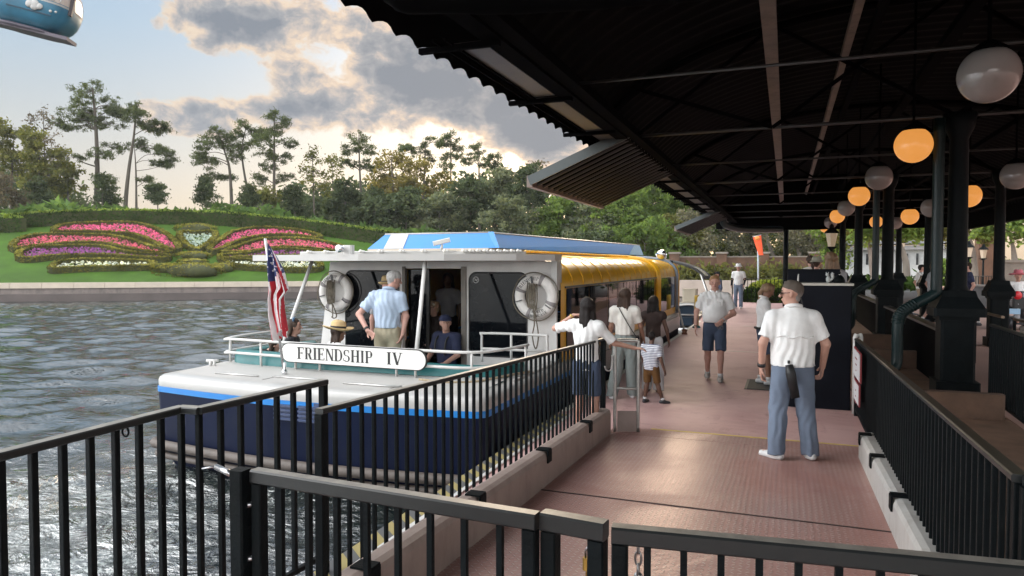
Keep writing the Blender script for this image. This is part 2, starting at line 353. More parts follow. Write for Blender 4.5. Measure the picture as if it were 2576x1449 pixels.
# ================================================================== leaf clumps
def quads_from(cent, nrm, size, rng, elong=1.6):
    """leaf-sized faces at the given centres"""
    n = len(cent); a = rng.normal(size=(n, 3)); a -= nrm*np.sum(a*nrm, 1, keepdims=True)*.6
    a /= np.linalg.norm(a, axis=1, keepdims=True)+1e-9; b = np.cross(nrm, a); b /= np.linalg.norm(b, axis=1, keepdims=True)+1e-9
    sz = size*(.6+.8*rng.random((n, 1))); u = a*sz*elong*.5; w_ = b*sz*.5
    V = np.stack([cent-u, cent+w_*.9-u*.1, cent+u, cent-w_*.9-u*.1], 1).reshape(-1, 3)
    return V, np.arange(4*n).reshape(-1, 4)
def leaves(cent, size, rng, nrm=None, elong=1.6):
    cent = np.asarray(cent, float)
    if nrm is None:
        nrm = rng.normal(size=cent.shape); nrm[:, 2] += .5; nrm /= np.linalg.norm(nrm, axis=1, keepdims=True)
    return quads_from(cent, nrm, size, rng, elong)
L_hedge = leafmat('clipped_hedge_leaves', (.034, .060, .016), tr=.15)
L_hedgetop = leafmat('hedge_top_leaves', (.17, .23, .055), tr=.3)  # lighter green for the top of the hedge
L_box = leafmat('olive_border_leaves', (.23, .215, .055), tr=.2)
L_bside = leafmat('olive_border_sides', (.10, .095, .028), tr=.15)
L_pine = leafmat('pine_needles', (.075, .095, .050), tr=.45)
L_dark = leafmat('dark_evergreen_leaves', (.068, .088, .050), tr=.25)
L_olive = leafmat('olive_leaves', (.125, .13, .05), tr=.5)
L_mid = leafmat('mid_green_leaves', (.13, .19, .06), tr=.5)
L_grey = leafmat('grey_green_leaves', (.145, .165, .11), tr=.45)
L_gold = leafmat('golden_olive_leaves', (.18, .155, .06), tr=.5)
L_brown = leafmat('brown_twig_leaves', (.12, .098, .075), tr=.35)
L_moss = leafmat('grey_moss_leaves', (.17, .165, .125), tr=.4)
L_jun = leafmat('juniper_sprays', (.09, .15, .05), tr=.35)
L_pink = leafmat('pink_petals', (.70, .15, .33), var=.2, tr=.3, vs=2)
L_rose = leafmat('rose_petals', (.66, .16, .27), var=.25, tr=.3, vs=2)
L_purp = leafmat('purple_petals', (.32, .11, .34), var=.25, tr=.3, vs=2)
L_whit = leafmat('white_petals', (.72, .74, .70), var=.2, tr=.3, vs=2)
L_silv = leafmat('silver_foliage', (.42, .50, .47), var=.25, tr=.2, vs=2)
bark = M('bark', (.085, .07, .055), .9, var=.35, vs=3, bump=.6, bs=18, stretch=(1, 1, .3))
barkpale = M('pale_bark', (.17, .145, .12), .9, var=.3, vs=2, bump=.5, bs=14, stretch=(1, 1, .3))
core = M('hedge_core', (.045, .050, .016), .95, var=.3)
def plant_mesh(name, cent, size, rng, mat, parent, nrm=None, elong=1.6, local=False):
    V, F = leaves(cent, size, rng, nrm, elong); return link(name, npmesh(name, V, F), mat, parent, local)
def block_leaves(path, wd, ht, dens, rng, jit=.06):
    """points over the surface of a clipped hedge that follows path; returns sides, tops"""
    P_ = np.array([tuple(p) for p in path]); sd = []; tp = []; ns = []; nt = []
    for i in range(len(P_)-1):
        a, b = P_[i], P_[i+1]; L = np.linalg.norm(b-a); d = (b-a)/max(L, 1e-6); n = np.array([d[1], -d[0], 0]); n /= np.linalg.norm(n)+1e-9
        for arr, cnt in ((sd, int(L*ht*2*dens)), (tp, int(L*wd*dens*1.3))):
            if cnt < 1: continue
            tt = rng.random(cnt)[:, None]; base = a+(b-a)*tt
            if arr is sd:
                sgn = rng.choice([-1, 1], cnt)[:, None]; p = base+n*sgn*wd/2+np.array([0, 0, 1])*rng.random((cnt, 1))*ht
            else: p = base+n*(rng.random((cnt, 1))-.5)*wd+np.array([0, 0, ht])
            nv_ = (n*sgn if arr is sd else np.tile([0, 0, 1.0], (cnt, 1)))+rng.normal(size=(cnt, 3))*.38; (ns if arr is sd else nt).append(nv_/np.linalg.norm(nv_, axis=1, keepdims=True))
            arr.append(p+rng.normal(size=(cnt, 3))*jit)
    return (np.concatenate(sd), np.concatenate(ns)), (np.concatenate(tp), np.concatenate(nt))
def hedge_core(path, wd, ht):
    mb = MB(); rows = []
    for i, p in enumerate(path):
        a = Vector(path[max(i-1, 0)]); b = Vector(path[min(i+1, len(path)-1)]); d = (b-a); d.z = 0; d.normalize(); n = Vector((d.y, -d.x, 0)); p = Vector(p)
        rows.append([p-n*wd/2-Vector((0, 0, .2)), p-n*wd/2+Vector((0, 0, ht)), p+n*wd/2+Vector((0, 0, ht)), p+n*wd/2-Vector((0, 0, .2))])
    return mb.grid(rows, sm=False)
# the tall clipped hedge along the top of the lawn
rng = np.random.default_rng(3)
hp = bez([bank(-70, 9, land(-70, 9))]+[q for q in hb], 5)
t = thing('clipped_hedge', 'long tall clipped dark green hedge curving along the top of the lawn', 'hedge', hb[4])
hc = [p+WN*.8 for p in hp]
hedge_core(hc, 1.3, 1.25).build('hedge_core', core, t)
sd, tp = block_leaves(hc, 1.45, 1.36, 70, rng)
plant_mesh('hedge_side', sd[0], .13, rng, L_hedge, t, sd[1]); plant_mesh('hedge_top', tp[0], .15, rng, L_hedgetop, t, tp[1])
# loose juniper behind it
jc = []
for p in hp[2:]:
    for k in range(40):
        s, v = sv(p); s += rng.normal()*1.0; v += 2.4+rng.random()*5; jc.append(bank(s, v, land(s, v)+.3+rng.random()*(.9+.5*math.sin(s*.35)+.25*math.sin(s*1.3))*min(1.0, (v-crest(s))/3)+.3))
jn = plant_mesh('juniper_ground_cover', np.array([tuple(q) for q in jc]), .42, rng, L_jun, None, elong=2.6); tag(jn, kind='stuff')
# ------------------------------------------------------------------ butterfly of beds and clipped shrubs
def c2(x, y): return lawn_pt(.3472*x, 479.2+.3472*y)
BEDS = [
 ('pink flower bed in the upper left wing of the butterfly', L_pink, [(390,305),(450,275),(600,262),(850,256),(1000,262),(1120,297),(1220,350),(1295,430),(1275,455),(1200,442),(1100,395),(1000,350),(900,335),(700,325),(500,322),(410,325)]),
 ('long rose pink flower bed in the middle left wing of the butterfly', L_rose, [(85,430),(130,385),(250,348),(420,343),(650,347),(800,352),(950,383),(1080,428),(1210,458),(1205,482),(1050,468),(900,440),(750,410),(550,405),(350,420),(200,437),(110,447)]),
 ('purple flower bed below the rose pink bed, left wing', L_purp, [(138,500),(150,468),(250,440),(420,433),(600,427),(750,432),(850,458),(1000,483),(1200,495),(1195,518),(1000,512),(800,497),(600,497),(400,502),(250,518),(160,518)]),
 ('white flower bed lowest in the left wing of the butterfly', L_whit, [(378,582),(420,550),(550,533),(700,530),(900,535),(1090,545),(1090,572),(950,578),(700,583),(500,592),(390,599)]),
 ('heart shaped bed of silvery plants in the butterfly body', L_silv, [(1297,345),(1325,322),(1430,328),(1535,318),(1563,345),(1530,395),(1455,440),(1420,452),(1335,402)]),
 ('pink flower bed in the upper right wing of the butterfly', L_pink, [(1515,452),(1560,410),(1660,338),(1750,308),(1900,292),(2100,302),(2230,323),(2315,350),(2290,368),(2150,348),(1950,348),(1800,368),(1700,402),(1620,442),(1545,464)]),
 ('pink flower bed in the middle right wing of the butterfly', L_rose, [(1610,473),(1750,420),(1900,378),(2050,372),(2250,378),(2400,408),(2530,450),(2400,462),(2200,440),(2000,440),(1800,470)]),
 ('purple flower bed in the right wing, behind the flag', L_purp, [(1595,495),(1750,485),(1900,460),(2050,448),(2250,462),(2400,490),(2300,508),(2100,498),(1800,510),(1620,518)]),
 ('white flower bed lowest in the right wing of the butterfly', L_whit, [(1600,525),(1800,530),(2000,540),(2200,525),(2315,555),(2300,588),(2100,594),(1900,582),(1700,567)])]
for lab, lm, out in BEDS:
    pts = [c2(*q) for q in out]; lp = bez(pts+[pts[0]], 4); c = sum(pts, Vector())/len(pts)
    t = thing('flower_bed', lab, 'flower bed', c, group='flower beds of the butterfly')
    hedge_core(lp, .42, .36).build('border_core', core, t)
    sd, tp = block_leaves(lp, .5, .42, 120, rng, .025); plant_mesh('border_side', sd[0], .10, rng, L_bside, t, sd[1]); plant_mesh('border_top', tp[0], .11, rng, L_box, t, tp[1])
    poly = np.array([(p.x, p.y) for p in lp]); lo = poly.min(0); hi = poly.max(0); n = int((hi-lo).prod()*46); q = lo+(hi-lo)*rng.random((n, 2))
    ins = np.zeros(n, bool); j = len(poly)-1
    for i in range(len(poly)):
        cnd = ((poly[i, 1] > q[:, 1]) != (poly[j, 1] > q[:, 1])); xx = (poly[j, 0]-poly[i, 0])*(q[:, 1]-poly[i, 1])/(poly[j, 1]-poly[i, 1]+1e-12)+poly[i, 0]
        ins ^= cnd & (q[:, 0] < xx); j = i
    q = q[ins]; v = (q-np.array([WO.x, WO.y]))@np.array([WN.x, WN.y]); fl = np.column_stack([q, .62+SLOPE*v+.16+.14*rng.random(len(q))])
    nn = np.zeros_like(fl); nn[:, 2] = .6; nn += rng.normal(size=fl.shape)*.5; nn += np.array([-WN.x, -WN.y, 0])*.5; nn /= np.linalg.norm(nn, axis=1, keepdims=True)
    f = plant_mesh('flowers', fl, .17, rng, lm, t, nn, 1.1); f['kind'] = 'stuff'
    g2 = plant_mesh('bed_foliage', fl[::3]-np.array([0, 0, .12]), .2, rng, L_mid, t); g2['kind'] = 'stuff'
def dome(c, rx, ry, rz, rng, n):
    d = rng.normal(size=(n, 3)); d /= np.linalg.norm(d, axis=1, keepdims=True); d[:, 2] = np.abs(d[:, 2])**.7*np.sign(d[:, 2]); p = d*np.array([rx, ry, rz])*(1+.06*rng.normal(size=(n, 1)))
    ca, sa = WU.x, WU.y; return np.column_stack([c[0]+p[:, 0]*ca-p[:, 1]*sa, c[1]+p[:, 0]*sa+p[:, 1]*ca, c[2]+p[:, 2]]), d
SHR = [('small round clipped shrub at the very top of the butterfly body', 1435, 236, 78, 18), ('wide clipped shrub forming the butterfly head above the silver heart', 1418, 290, 132, 44),
       ('oval clipped shrub just below the silver heart', 1405, 482, 117, 34), ('narrow clipped shrub between the oval and the largest shrub', 1395, 520, 97, 22),
       ('clipped shrub at the left flank of the largest shrub', 1185, 578, 92, 44), ('clipped shrub at the right flank of the largest shrub', 1610, 572, 95, 40), ('largest low oval clipped shrub at the foot of the butterfly', 1380, 590, 222, 58)]
for lab, x, y, rx, ry in SHR:
    c = c2(x, y); d = (c-Vector((0, 0, CH))).length; k = .3472/FPX*d; a = rx*k; h = ry*k*1.05
    t = thing('topiary_shrub', lab, 'topiary', c, group='clipped shrubs of the butterfly body')
    p, dn = dome(c, a, a*.55, h, rng, int(260*a*(a*.55+h)+400)); up = dn[:, 2] > .45
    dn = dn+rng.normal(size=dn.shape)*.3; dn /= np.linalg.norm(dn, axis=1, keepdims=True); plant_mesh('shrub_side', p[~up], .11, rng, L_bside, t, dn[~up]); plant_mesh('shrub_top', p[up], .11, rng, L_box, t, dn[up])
    MB().ball(c, (a*.9, a*.52, h*.9)).build('shrub_core', core, t)
# small lights and boxes on the lawn edge
lampglow = M('path_light_glow', (.9, .6, .3), .4, emit=((1, .55, .2), 1.6))
for px, lab in ((38, 'small glowing box light at the left end of the lawn edge'), (466, 'small glowing box light on the lawn edge below the butterfly')):
    q = P(px, 703, d=54.5); b = Vector((q.x, q.y, .64)); t = thing('path_light', lab, 'light', b, group='small lights along the lawn edge')
    MB().box(b.x-.16, b.x+.16, b.y-.12, b.y+.12, .6, .66, bev=.02).box(b.x-.18, b.x+.18, b.y-.14, b.y+.14, .98, 1.02).build('light_housing', whitep, t)
    MB().box(b.x-.13, b.x+.13, b.y-.1, b.y+.1, .662, .978).build('light_panel', lampglow, t)
# ================================================================== trees
def limb(mb, a, b, r0, r1, rng, sag=.08, n=5):
    a = Vector(a); b = Vector(b); L = (b-a).length; m = (a+b)/2+Vector(rng.normal(size=3)*L*.07)+Vector((0, 0, L*sag))
    pts = bez([a, m, b], n); mb.tube(pts, [r0+(r1-r0)*i/(len(pts)-1) for i in range(len(pts))], 6)
def tree(name, label, d, trunk, blobs, lm, bk, leaf=.34, dens=1.0, seed=1, group=None, r0=.22, elong=1.7, spread=1.1, clump=.52, hollow=.2, nleaf=60, twig=True, cat='tree', base_z=None):
    """trunk and blobs are surveyed as (x, y) and (x, y, rx, ry) on the photograph's grid; d is the distance; the crown gets a depth of its own"""
    rng = np.random.default_rng(seed+1000); k = d/FPX
    tp = [P(x, y, d=d) for x, y in trunk]; s, v = sv(tp[0])
    z0 = base_z if base_z is not None else land(s, v)-.1
    if tp[0].z > z0: tp = [Vector((tp[0].x, tp[0].y, z0))]+tp
    root = thing(name, label, cat, (tp[0].x, tp[0].y, z0), group=group)
    mb = MB(); path = bez(tp, 4); n = len(path); mb.tube(path, [r0*(1-.8*i/(n-1)) for i in range(n)], 8)
    cen = []; view = Vector((-math.sin(YAW), math.cos(YAW), 0)); rt = Vector((math.cos(YAW), math.sin(YAW), 0))
    for (bx, by, rx, ry) in blobs:
        c = P(bx, by, d=d); a, h = rx*k, ry*k; dep = rng.normal()*a*.5
        c = c+view*dep
        j = min(range(n), key=lambda i: (path[i]-c).length+max(0, path[i].z-c.z+h*.2)*1.5)
        limb(mb, path[j], c, max(.03, r0*.34*(1-.6*j/n)), .02, rng)
        nc = max(5, int(dens*10*(a*h)**.6+4))
        for _ in range(nc):
            u = rng.normal(size=3); u /= np.linalg.norm(u); rr = spread*(hollow+(1-hollow)*rng.random())**.6
            q = c+rt*float(u[0]*a*rr)+view*float(u[1]*a*.8*rr)+Vector((0, 0, float(u[2]*h*rr)))
            if twig: mb.tube([c+(q-c)*.1, c+(q-c)*.55+Vector((0, 0, .05*a)), q], [.022, .014, .006], 4)
            cl = clump*(.55+.75*rng.random()); m = int(nleaf*dens*(cl/.5)**1.5)+6
            w_ = rng.normal(size=(m, 3))*np.array([cl, cl, cl*.62])*.62
            cen.append(np.array(q)+w_)
    mb.build('trunk', bk, root)
    plant_mesh('crown', np.concatenate(cen), leaf, rng, lm, root, elong=elong); return root
PG = 'tall pines on the far bank'
def pine(label, d, trunk, blobs, seed, **k): return tree('pine_tree', label, d, trunk, blobs, L_pine, bark, leaf=k.pop('leaf', .085), elong=4.6, clump=k.pop('clump', .36), dens=k.pop('dens', .95), nleaf=95, spread=1.22, seed=seed, group=PG, **k)
pine('tallest broad crowned pine near the left edge, with sparse side limbs', 84, [(243, 520), (245, 420), (240, 300), (232, 220)],
     [(230,236,36,26),(262,262,36,26),(205,262,32,26),(188,285,32,16),(282,275,24,16),(232,288,46,22),(196,310,44,16),(268,308,36,18),(150,312,22,12),(170,322,20,10),(300,285,14,12),(292,370,30,12),(270,395,30,14),(185,395,26,10),(275,455,22,14)], 11, r0=.42)
pine('leaning pine with a tufted crown right of the tallest pine', 82, [(316, 512), (325, 420), (337, 340), (343, 268)], [(343,272,24,14),(336,298,22,16),(372,300,26,16),(392,320,26,16),(352,318,32,12),(410,322,12,14)], 12, r0=.3)
pine('slim pine with drooping side boughs, close right of the leaning pine', 83, [(343, 512), (342, 430), (338, 368)], [(378,372,32,10),(408,374,18,10),(422,392,16,16),(427,412,10,12),(395,408,16,10),(352,358,16,10),(362,452,18,8)], 13, r0=.18)
pine('pine with a broad ragged crown in the gap of the tree line', 84, [(583, 520), (578, 430), (568, 390), (548, 330)], [(548,336,26,14),(525,366,28,16),(502,388,16,10),(577,366,30,22),(560,350,36,18),(528,412,22,14),(508,402,18,10),(540,440,24,8),(572,447,16,8),(590,395,16,12)], 14, r0=.26)
pine('slender pine with a small flat crown beside the ragged pine', 85, [(628, 515), (612, 420), (609, 370), (620, 316)], [(618,320,20,11),(597,338,22,14),(642,328,18,10),(604,362,22,12),(648,340,10,10)], 15, r0=.2)
pine('tall twin stemmed pine with clumped foliage left of the boat roof', 83, [(689, 520), (690, 400), (690, 290)], [(690,292,18,13),(715,312,24,15),(680,330,26,15),(664,345,20,16),(728,362,20,14),(692,362,36,16),(668,388,22,14),(708,395,24,12),(660,452,20,10),(708,445,24,12),(672,420,16,14)], 16, r0=.28)
pine('pine with layered crown behind the small white camera on the boat roof', 84, [(912, 540), (905, 430), (903, 338)], [(903,346,24,13),(880,376,26,12),(927,374,24,14),(900,406,28,12),(868,410,18,10),(932,418,18,12)], 17, r0=.24)
pine('flat topped pine above the golden tree', 88, [(1062, 540), (1068, 430), (1070, 355)], [(1045,368,38,15),(1092,360,32,13),(1070,388,42,15),(1020,378,22,10)], 18, r0=.25)
pine('narrow pine standing above the canopy of the middle wood', 86, [(1133, 545), (1134, 440), (1134, 345)], [(1133,346,24,10),(1115,364,16,10),(1152,368,18,12),(1135,394,26,10),(1120,420,18,9)], 19, r0=.2)
pine('rounded bushy pine at the right end of the pine row', 86, [(1206, 545), (1205, 440), (1205, 372)], [(1205,376,28,15),(1176,402,24,14),(1236,402,24,14),(1206,412,34,13),(1245,420,12,12)], 20, r0=.22)
BG = 'broadleaf trees of the far bank'
def leafy(label, d, trunk, blobs, lm, seed, **k): return tree(k.pop('name', 'broadleaf_tree'), label, d, trunk, blobs, lm, k.pop('bk', bark), leaf=k.pop('leaf', .34)*.62, seed=seed, group=k.pop('group', BG), **k)
leafy('leafy olive green tree at the left edge of the picture', 80, [(28, 525), (30, 430), (35, 350)], [(18,335,36,30),(58,328,34,24),(22,395,50,40),(62,425,42,40),(-20,380,50,60)], L_olive, 31, dens=.8)
leafy('round olive tree between the left edge and the tallest pine', 78, [(95, 525), (98, 450), (100, 380)], [(100,388,44,36),(76,348,26,24),(118,440,52,34),(90,450,40,34)], L_olive, 32, dens=.9)
leafy('thin sparse tree with bare upper twigs left of the tallest pine', 82, [(112, 525), (112, 400), (108, 275)], [(105,280,12,16),(122,308,22,20),(142,350,26,30),(95,310,14,18),(130,390,24,30)], L_brown, 33, dens=.28, r0=.14, leaf=.26)
leafy('brownish shrubby tree low at the left edge', 74, [(30, 530), (30, 480)], [(30,476,56,40),(-15,470,40,50),(70,500,30,28)], L_brown, 34, dens=.9, leaf=.26)
leafy('bushy olive tree just left of the tallest pine trunk', 80, [(172, 525), (170, 440)], [(165,408,32,36),(186,456,34,44),(150,470,30,34)], L_olive, 35, dens=.7)
CG = 'dark columnar trees behind the hedge'
def column_tree(label, d, x, y, rx, ry, seed): return leafy(label, d, [(x, 530), (x, y-ry*.8)], [(x, y+ry*.4, rx, ry*.55), (x, y, rx*.9, ry*.6), (x-rx*.1, y-ry*.55, rx*.6, ry*.45)], L_dark, seed, dens=1.5, leaf=.24, clump=.4, hollow=.0, group=CG, name='columnar_tree', r0=.1)
column_tree('dark columnar evergreen near the left edge', 72, 100, 490, 26, 42, 41)
column_tree('dark columnar evergreen wrapping the trunk of the tallest pine', 74, 257, 486, 30, 46, 42)
column_tree('small dark evergreen standing alone in the open gap', 74, 397, 486, 22, 28, 43)
column_tree('tall dark evergreen at the right side of the open gap', 74, 520, 482, 25, 44, 44)
column_tree('dark evergreen beside the slender pine trunk', 73, 628, 494, 23, 32, 45)
column_tree('dark bushy evergreen left of the blue roof box', 72, 742, 502, 30, 42, 46)
leafy('low olive shrub tree right of the slender pine', 78, [(662, 530), (662, 490)], [(660,490,28,24),(690,500,24,22)], L_olive, 47, dens=.8)
leafy('sparse young tree with dead twigs left of the layered pine', 80, [(790, 530), (788, 450), (785, 390)], [(784,395,18,20),(802,428,28,28),(775,446,18,24),(800,475,30,26)], L_olive, 48, dens=.45, r0=.14, leaf=.28)
leafy('thin sparse tree between the young tree and the layered pine', 82, [(838, 530), (836, 440)], [(836,420,20,24),(838,460,24,34),(850,495,26,26)], L_olive, 49, dens=.5, r0=.12, leaf=.28)
leafy('golden olive tree with a spreading crown in mid picture', 78, [(990, 550), (988, 470), (985, 400)], [(985,396,42,22),(958,432,38,28),(1002,440,42,28),(960,480,40,36),(1000,485,40,30)], L_gold, 50, dens=.7)
leafy('second golden olive tree, right of the spreading golden one', 80, [(1072, 550), (1070, 470)], [(1060,428,36,28),(1090,462,46,40),(1048,476,40,36)], L_gold, 51, dens=.65)
for i, (lab, x, y, rx, ry, lm, dd) in enumerate([
    ('dark green tree right of the small white roof camera', 868, 505, 40, 42, L_dark, 74), ('dense evergreen behind the left end of the blue roof box', 940, 525, 44, 44, L_dark, 72),
    ('dense dark tree behind the middle of the blue roof box', 1022, 520, 50, 48, L_dark, 72), ('dark tree under the second golden tree', 1105, 535, 54, 50, L_grey, 72),
    ('dark green tree under the rounded bushy pine', 1182, 505, 52, 56, L_dark, 74), ('tall grey green tree left of the awning tip', 1258, 478, 46, 50, L_grey, 76),
    ('dark tree behind the left tip of the near awning', 1328, 470, 46, 50, L_dark, 74), ('bushy tree below the awning tip above the boat roof', 1285, 545, 70, 46, L_grey, 70)]):
    leafy(lab, dd, [(x, 585), (x, y)], [(x, y, rx, ry), (x-rx*.6, y+ry*.5, rx*.7, ry*.7), (x+rx*.6, y+ry*.4, rx*.7, ry*.7), (x+rx*.1, y-ry*.6, rx*.6, ry*.5)], lm, 60+i, dens=1.0)
leafy('bare twiggy treetop rising left of the awning tip', 80, [(1340, 560), (1338, 470), (1345, 410)], [(1345,415,16,12),(1325,440,24,24),(1350,445,18,20),(1308,448,14,20)], L_brown, 70, dens=.3, leaf=.24, r0=.12)
for i, (lab, x, y, rx, ry, lm, dd) in enumerate([
    ('bright green tree just under the near awning', 1405, 545, 50, 50, L_mid, 70), ('grey green tree between the two awnings, left one', 1478, 560, 58, 60, L_grey, 68),
    ('large green tree between the two awnings', 1565, 540, 78, 66, L_mid, 68), ('large rounded green tree beside the far awning', 1655, 515, 82, 60, L_mid, 70),
    ('green tree right behind the far awning', 1745, 535, 58, 56, L_mid, 72), ('low green tree above the front of the boat roof', 1622, 605, 92, 44, L_mid, 64), ('shaded green tree behind the searchlight', 1690, 590, 60, 40, L_olive, 66), ('shaded tree above the middle of the blue roof box', 1500, 620, 70, 40, L_dark, 66)]):
    leafy(lab, dd, [(x, 680), (x, y+10)], [(x, y, rx, ry*.8), (x-rx*.6, y+ry*.5, rx*.7, ry*.7), (x+rx*.6, y+ry*.4, rx*.7, ry*.7), (x+rx*.1, y-ry*.6, rx*.6, ry*.5), (x-rx*.2, y+ry*.9, rx*.7, ry*.5)], lm, 80+i, dens=1.1, base_z=.5)
# live oaks with moss along the far promenade
OG = 'moss hung oaks along the far promenade'
for i, (lab, x, dd) in enumerate([('moss hung oak behind the pontoon boat', 1735, 66), ('moss hung oak left of the windsock pole', 1800, 78), ('leaning moss hung oak behind the man in the white hat', 1865, 70), ('moss hung oak right of the windsock', 1942, 76), ('moss hung oak behind the booth', 2010, 70), ('pale trunked oak at the right end of the brick wall', 2062, 80)]):
    leafy(lab, dd, [(x, 690), (x+4, 650), (x-8, 615), (x-14, 580)], [(x-34,585,30,22),(x+30,578,34,22),(x,560,38,20),(x-22,612,24,18),(x+34,615,22,22),(x+6,540,40,20),(x+20,640,16,22)], L_moss if i % 2 == 0 else L_olive, 100+i, dens=.8, bk=barkpale, r0=.42, leaf=.3, base_z=.5, group=OG, name='oak_tree')
# a wood behind, that reads as one mass
cen = []
for _ in range(5200):
    px = rng.uniform(-160, 2150); top = np.interp(px, [-160, 150, 215, 245, 400, 560, 640, 700, 800, 1000, 1500, 1800, 2150], [400, 440, 480, 545, 560, 545, 500, 490, 470, 450, 450, 470, 540])
    if rng.random() < .5 and px < 1300: top += 30
    q = P(px, rng.uniform(top, 600 if px < 1300 else 680), d=rng.uniform(92, 116)); cen.append(np.array(q)+rng.normal(size=(9, 3))*.75)
tag(plant_mesh('far_wood', np.concatenate(cen), .5, rng, L_dark, None), kind='stuff')
# ================================================================== landing stage, ramp, ground on the right
def dockmat():
    m = bpy.data.materials.new('red_deck_coating'); m.use_nodes = True; t = m.node_tree; q = NG(t); b = t.nodes['Principled BSDF']
    pos = q.n('ShaderNodeNewGeometry').outputs['Position']
    a = q.noise(pos, .9, 6, .62, .5); s_ = q.noise(q.v('MULTIPLY', pos, (1.2, 5, 1)), 1.6, 6, .65, .6)
    c = q.ramp(q.m('ADD', q.m('MULTIPLY', a, .55), q.m('MULTIPLY', s_, .45)), [(.30, (.41, .24, .222)), (.5, (.52, .325, .305)), (.68, (.58, .39, .37))])
    st = q.ramp(q.noise(pos, 2.3, 8, .75, 1.0), [(.56, 0), (.66, 1)]); sp = q.ramp(q.noise(pos, 17, 3, .6), [(.66, 0), (.72, 1)]); c = q.mix(q.m('MULTIPLY', st, .38), c, (.20, .11, .10, 1)); c = q.mix(q.m('MULTIPLY', sp, .5), c, (.13, .08, .075, 1))
    t.links.new(c, b.inputs['Base Color']); t.links.new(q.ramp(s_, [(.35, .52), (.65, .68)]), b.inputs['Roughness']); b.inputs['Specular IOR Level'].default_value = .3
    bp = q.n('ShaderNodeBump'); bp.inputs['Strength'].default_value = .3; bp.inputs['Distance'].default_value = .004
    t.links.new(q.m('ADD', q.noise(q.v('MULTIPLY', pos, (1, 2.6, 1)), 5, 5, .6, .4), q.m('MULTIPLY', q.noise(pos, 60, 2), .12)), bp.inputs['Height']); t.links.new(bp.outputs[0], b.inputs['Normal'])
    return m
def treadmat():
    m = bpy.data.materials.new('red_tread_plate'); m.use_nodes = True; t = m.node_tree; q = NG(t); b = t.nodes['Principled BSDF']
    pos = q.n('ShaderNodeNewGeometry').outputs['Position']; x, y, z = q.sep(pos)
    u = q.m('MULTIPLY', x, 23.0); v = q.m('MULTIPLY', y, 23.0)
    iu = q.m('FLOOR', u); iv = q.m('FLOOR', v); par = q.m('MODULO', q.m('ABSOLUTE', q.m('ADD', iu, iv)), 2.0)
    fu = q.m('SUBTRACT', q.m('SUBTRACT', u, iu), .5); fv = q.m('SUBTRACT', q.m('SUBTRACT', v, iv), .5)
    sg = q.m('SUBTRACT', q.m('MULTIPLY', par, 2.0), 1.0)
    p = q.m('MULTIPLY', q.m('ADD', fu, q.m('MULTIPLY', fv, sg)), .7071); r_ = q.m('MULTIPLY', q.m('SUBTRACT', fu, q.m('MULTIPLY', fv, sg)), .7071)
    e = q.m('ADD', q.m('POWER', q.m('DIVIDE', p, .46), 2.0), q.m('POWER', q.m('DIVIDE', r_, .13), 2.0))
    h = q.ramp(e, [(.35, 1), (1, 0)])
    wear = q.noise(pos, .8, 6, .6, .6)
    ctr_sheen = q.ramp(q.m('ADD', x, 2.0), [(.2, .25), (.8, 1), (1.6, 1), (2.5, 0)]) if False else q.m('SUBTRACT', 1.0, q.m('MULTIPLY', q.m('ABSOLUTE', q.m('ADD', x, .75)), .62), clamp=True)
    wr = q.m('MULTIPLY', q.ramp(q.m('ADD', wear, q.m('MULTIPLY', ctr_sheen, .25)), [(.5, 0), (.75, 1)]), .9)  # wear, plus sky sheen along the centre put into the colour
    c0 = q.ramp(wear, [(.3, (.34, .17, .145)), (.7, (.45, .245, .215))])
    c = q.mix(q.m('MULTIPLY', h, q.m('ADD', .22, q.m('MULTIPLY', wr, .78))), c0, (.62, .54, .50, 1))
    c = q.mix(q.m('MULTIPLY', wr, .35), c, (.40, .32, .30, 1))
    t.links.new(c, b.inputs['Base Color'])
    t.links.new(q.ramp(wr, [(0, .5), (1, .36)]), b.inputs['Roughness']); b.inputs['Specular IOR Level'].default_value = .5; t.links.new(q.m('MULTIPLY', wr, .3), b.inputs['Metallic'])
    bp = q.n('ShaderNodeBump'); bp.inputs['Strength'].default_value = 1; bp.inputs['Distance'].default_value = .010
    t.links.new(q.m('ADD', h, q.m('MULTIPLY', wear, 2.2)), bp.inputs['Height']); t.links.new(bp.outputs[0], b.inputs['Normal'])
    return m
def hazmat():
    m = bpy.data.materials.new('hazard_stripes'); m.use_nodes = True; t = m.node_tree; q = NG(t); b = t.nodes['Principled BSDF']
    x, y, z = q.sep(q.n('ShaderNodeNewGeometry').outputs['Position'])
    f = q.m('FRACT', q.m('ADD', q.m('MULTIPLY', y, 4.6), q.m('MULTIPLY', x, 4.0)))
    t.links.new(q.mix(q.m('GREATER_THAN', f, .5), (.30, .24, .085, 1), (.08, .08, .08, 1)), b.inputs['Base Color']); b.inputs['Roughness'].default_value = .6
    return m
deckm = dockmat(); treadm = treadmat()
DX0, DX1 = -2.84, .98
def rz_(y): return max(0.0, min(.28, (8.2-y)*.036))
tag(MB().box(DX0, DX1, 8.2, 30.0, -.35, 0).box(DX0, -2.02, -3, 8.2, -.35, -.004).build('dock', deckm), kind='structure')
rows = [[(x, y, rz_(y)+.004) for x in (-1.98, -1, 0, .86)] for y in (-3, .4, 1, 2, 4, 6, 7.6, 8.2)]
tag(MB().grid(rows, sm=False).build('ramp', treadm), kind='structure')
tag(MB().box(-1.94, .86, 8.206, 8.54, .001, .005).build('ramp_landing', treadm), kind='structure')
jm = M('plate_joint_dark', (.05, .03, .028), .7)
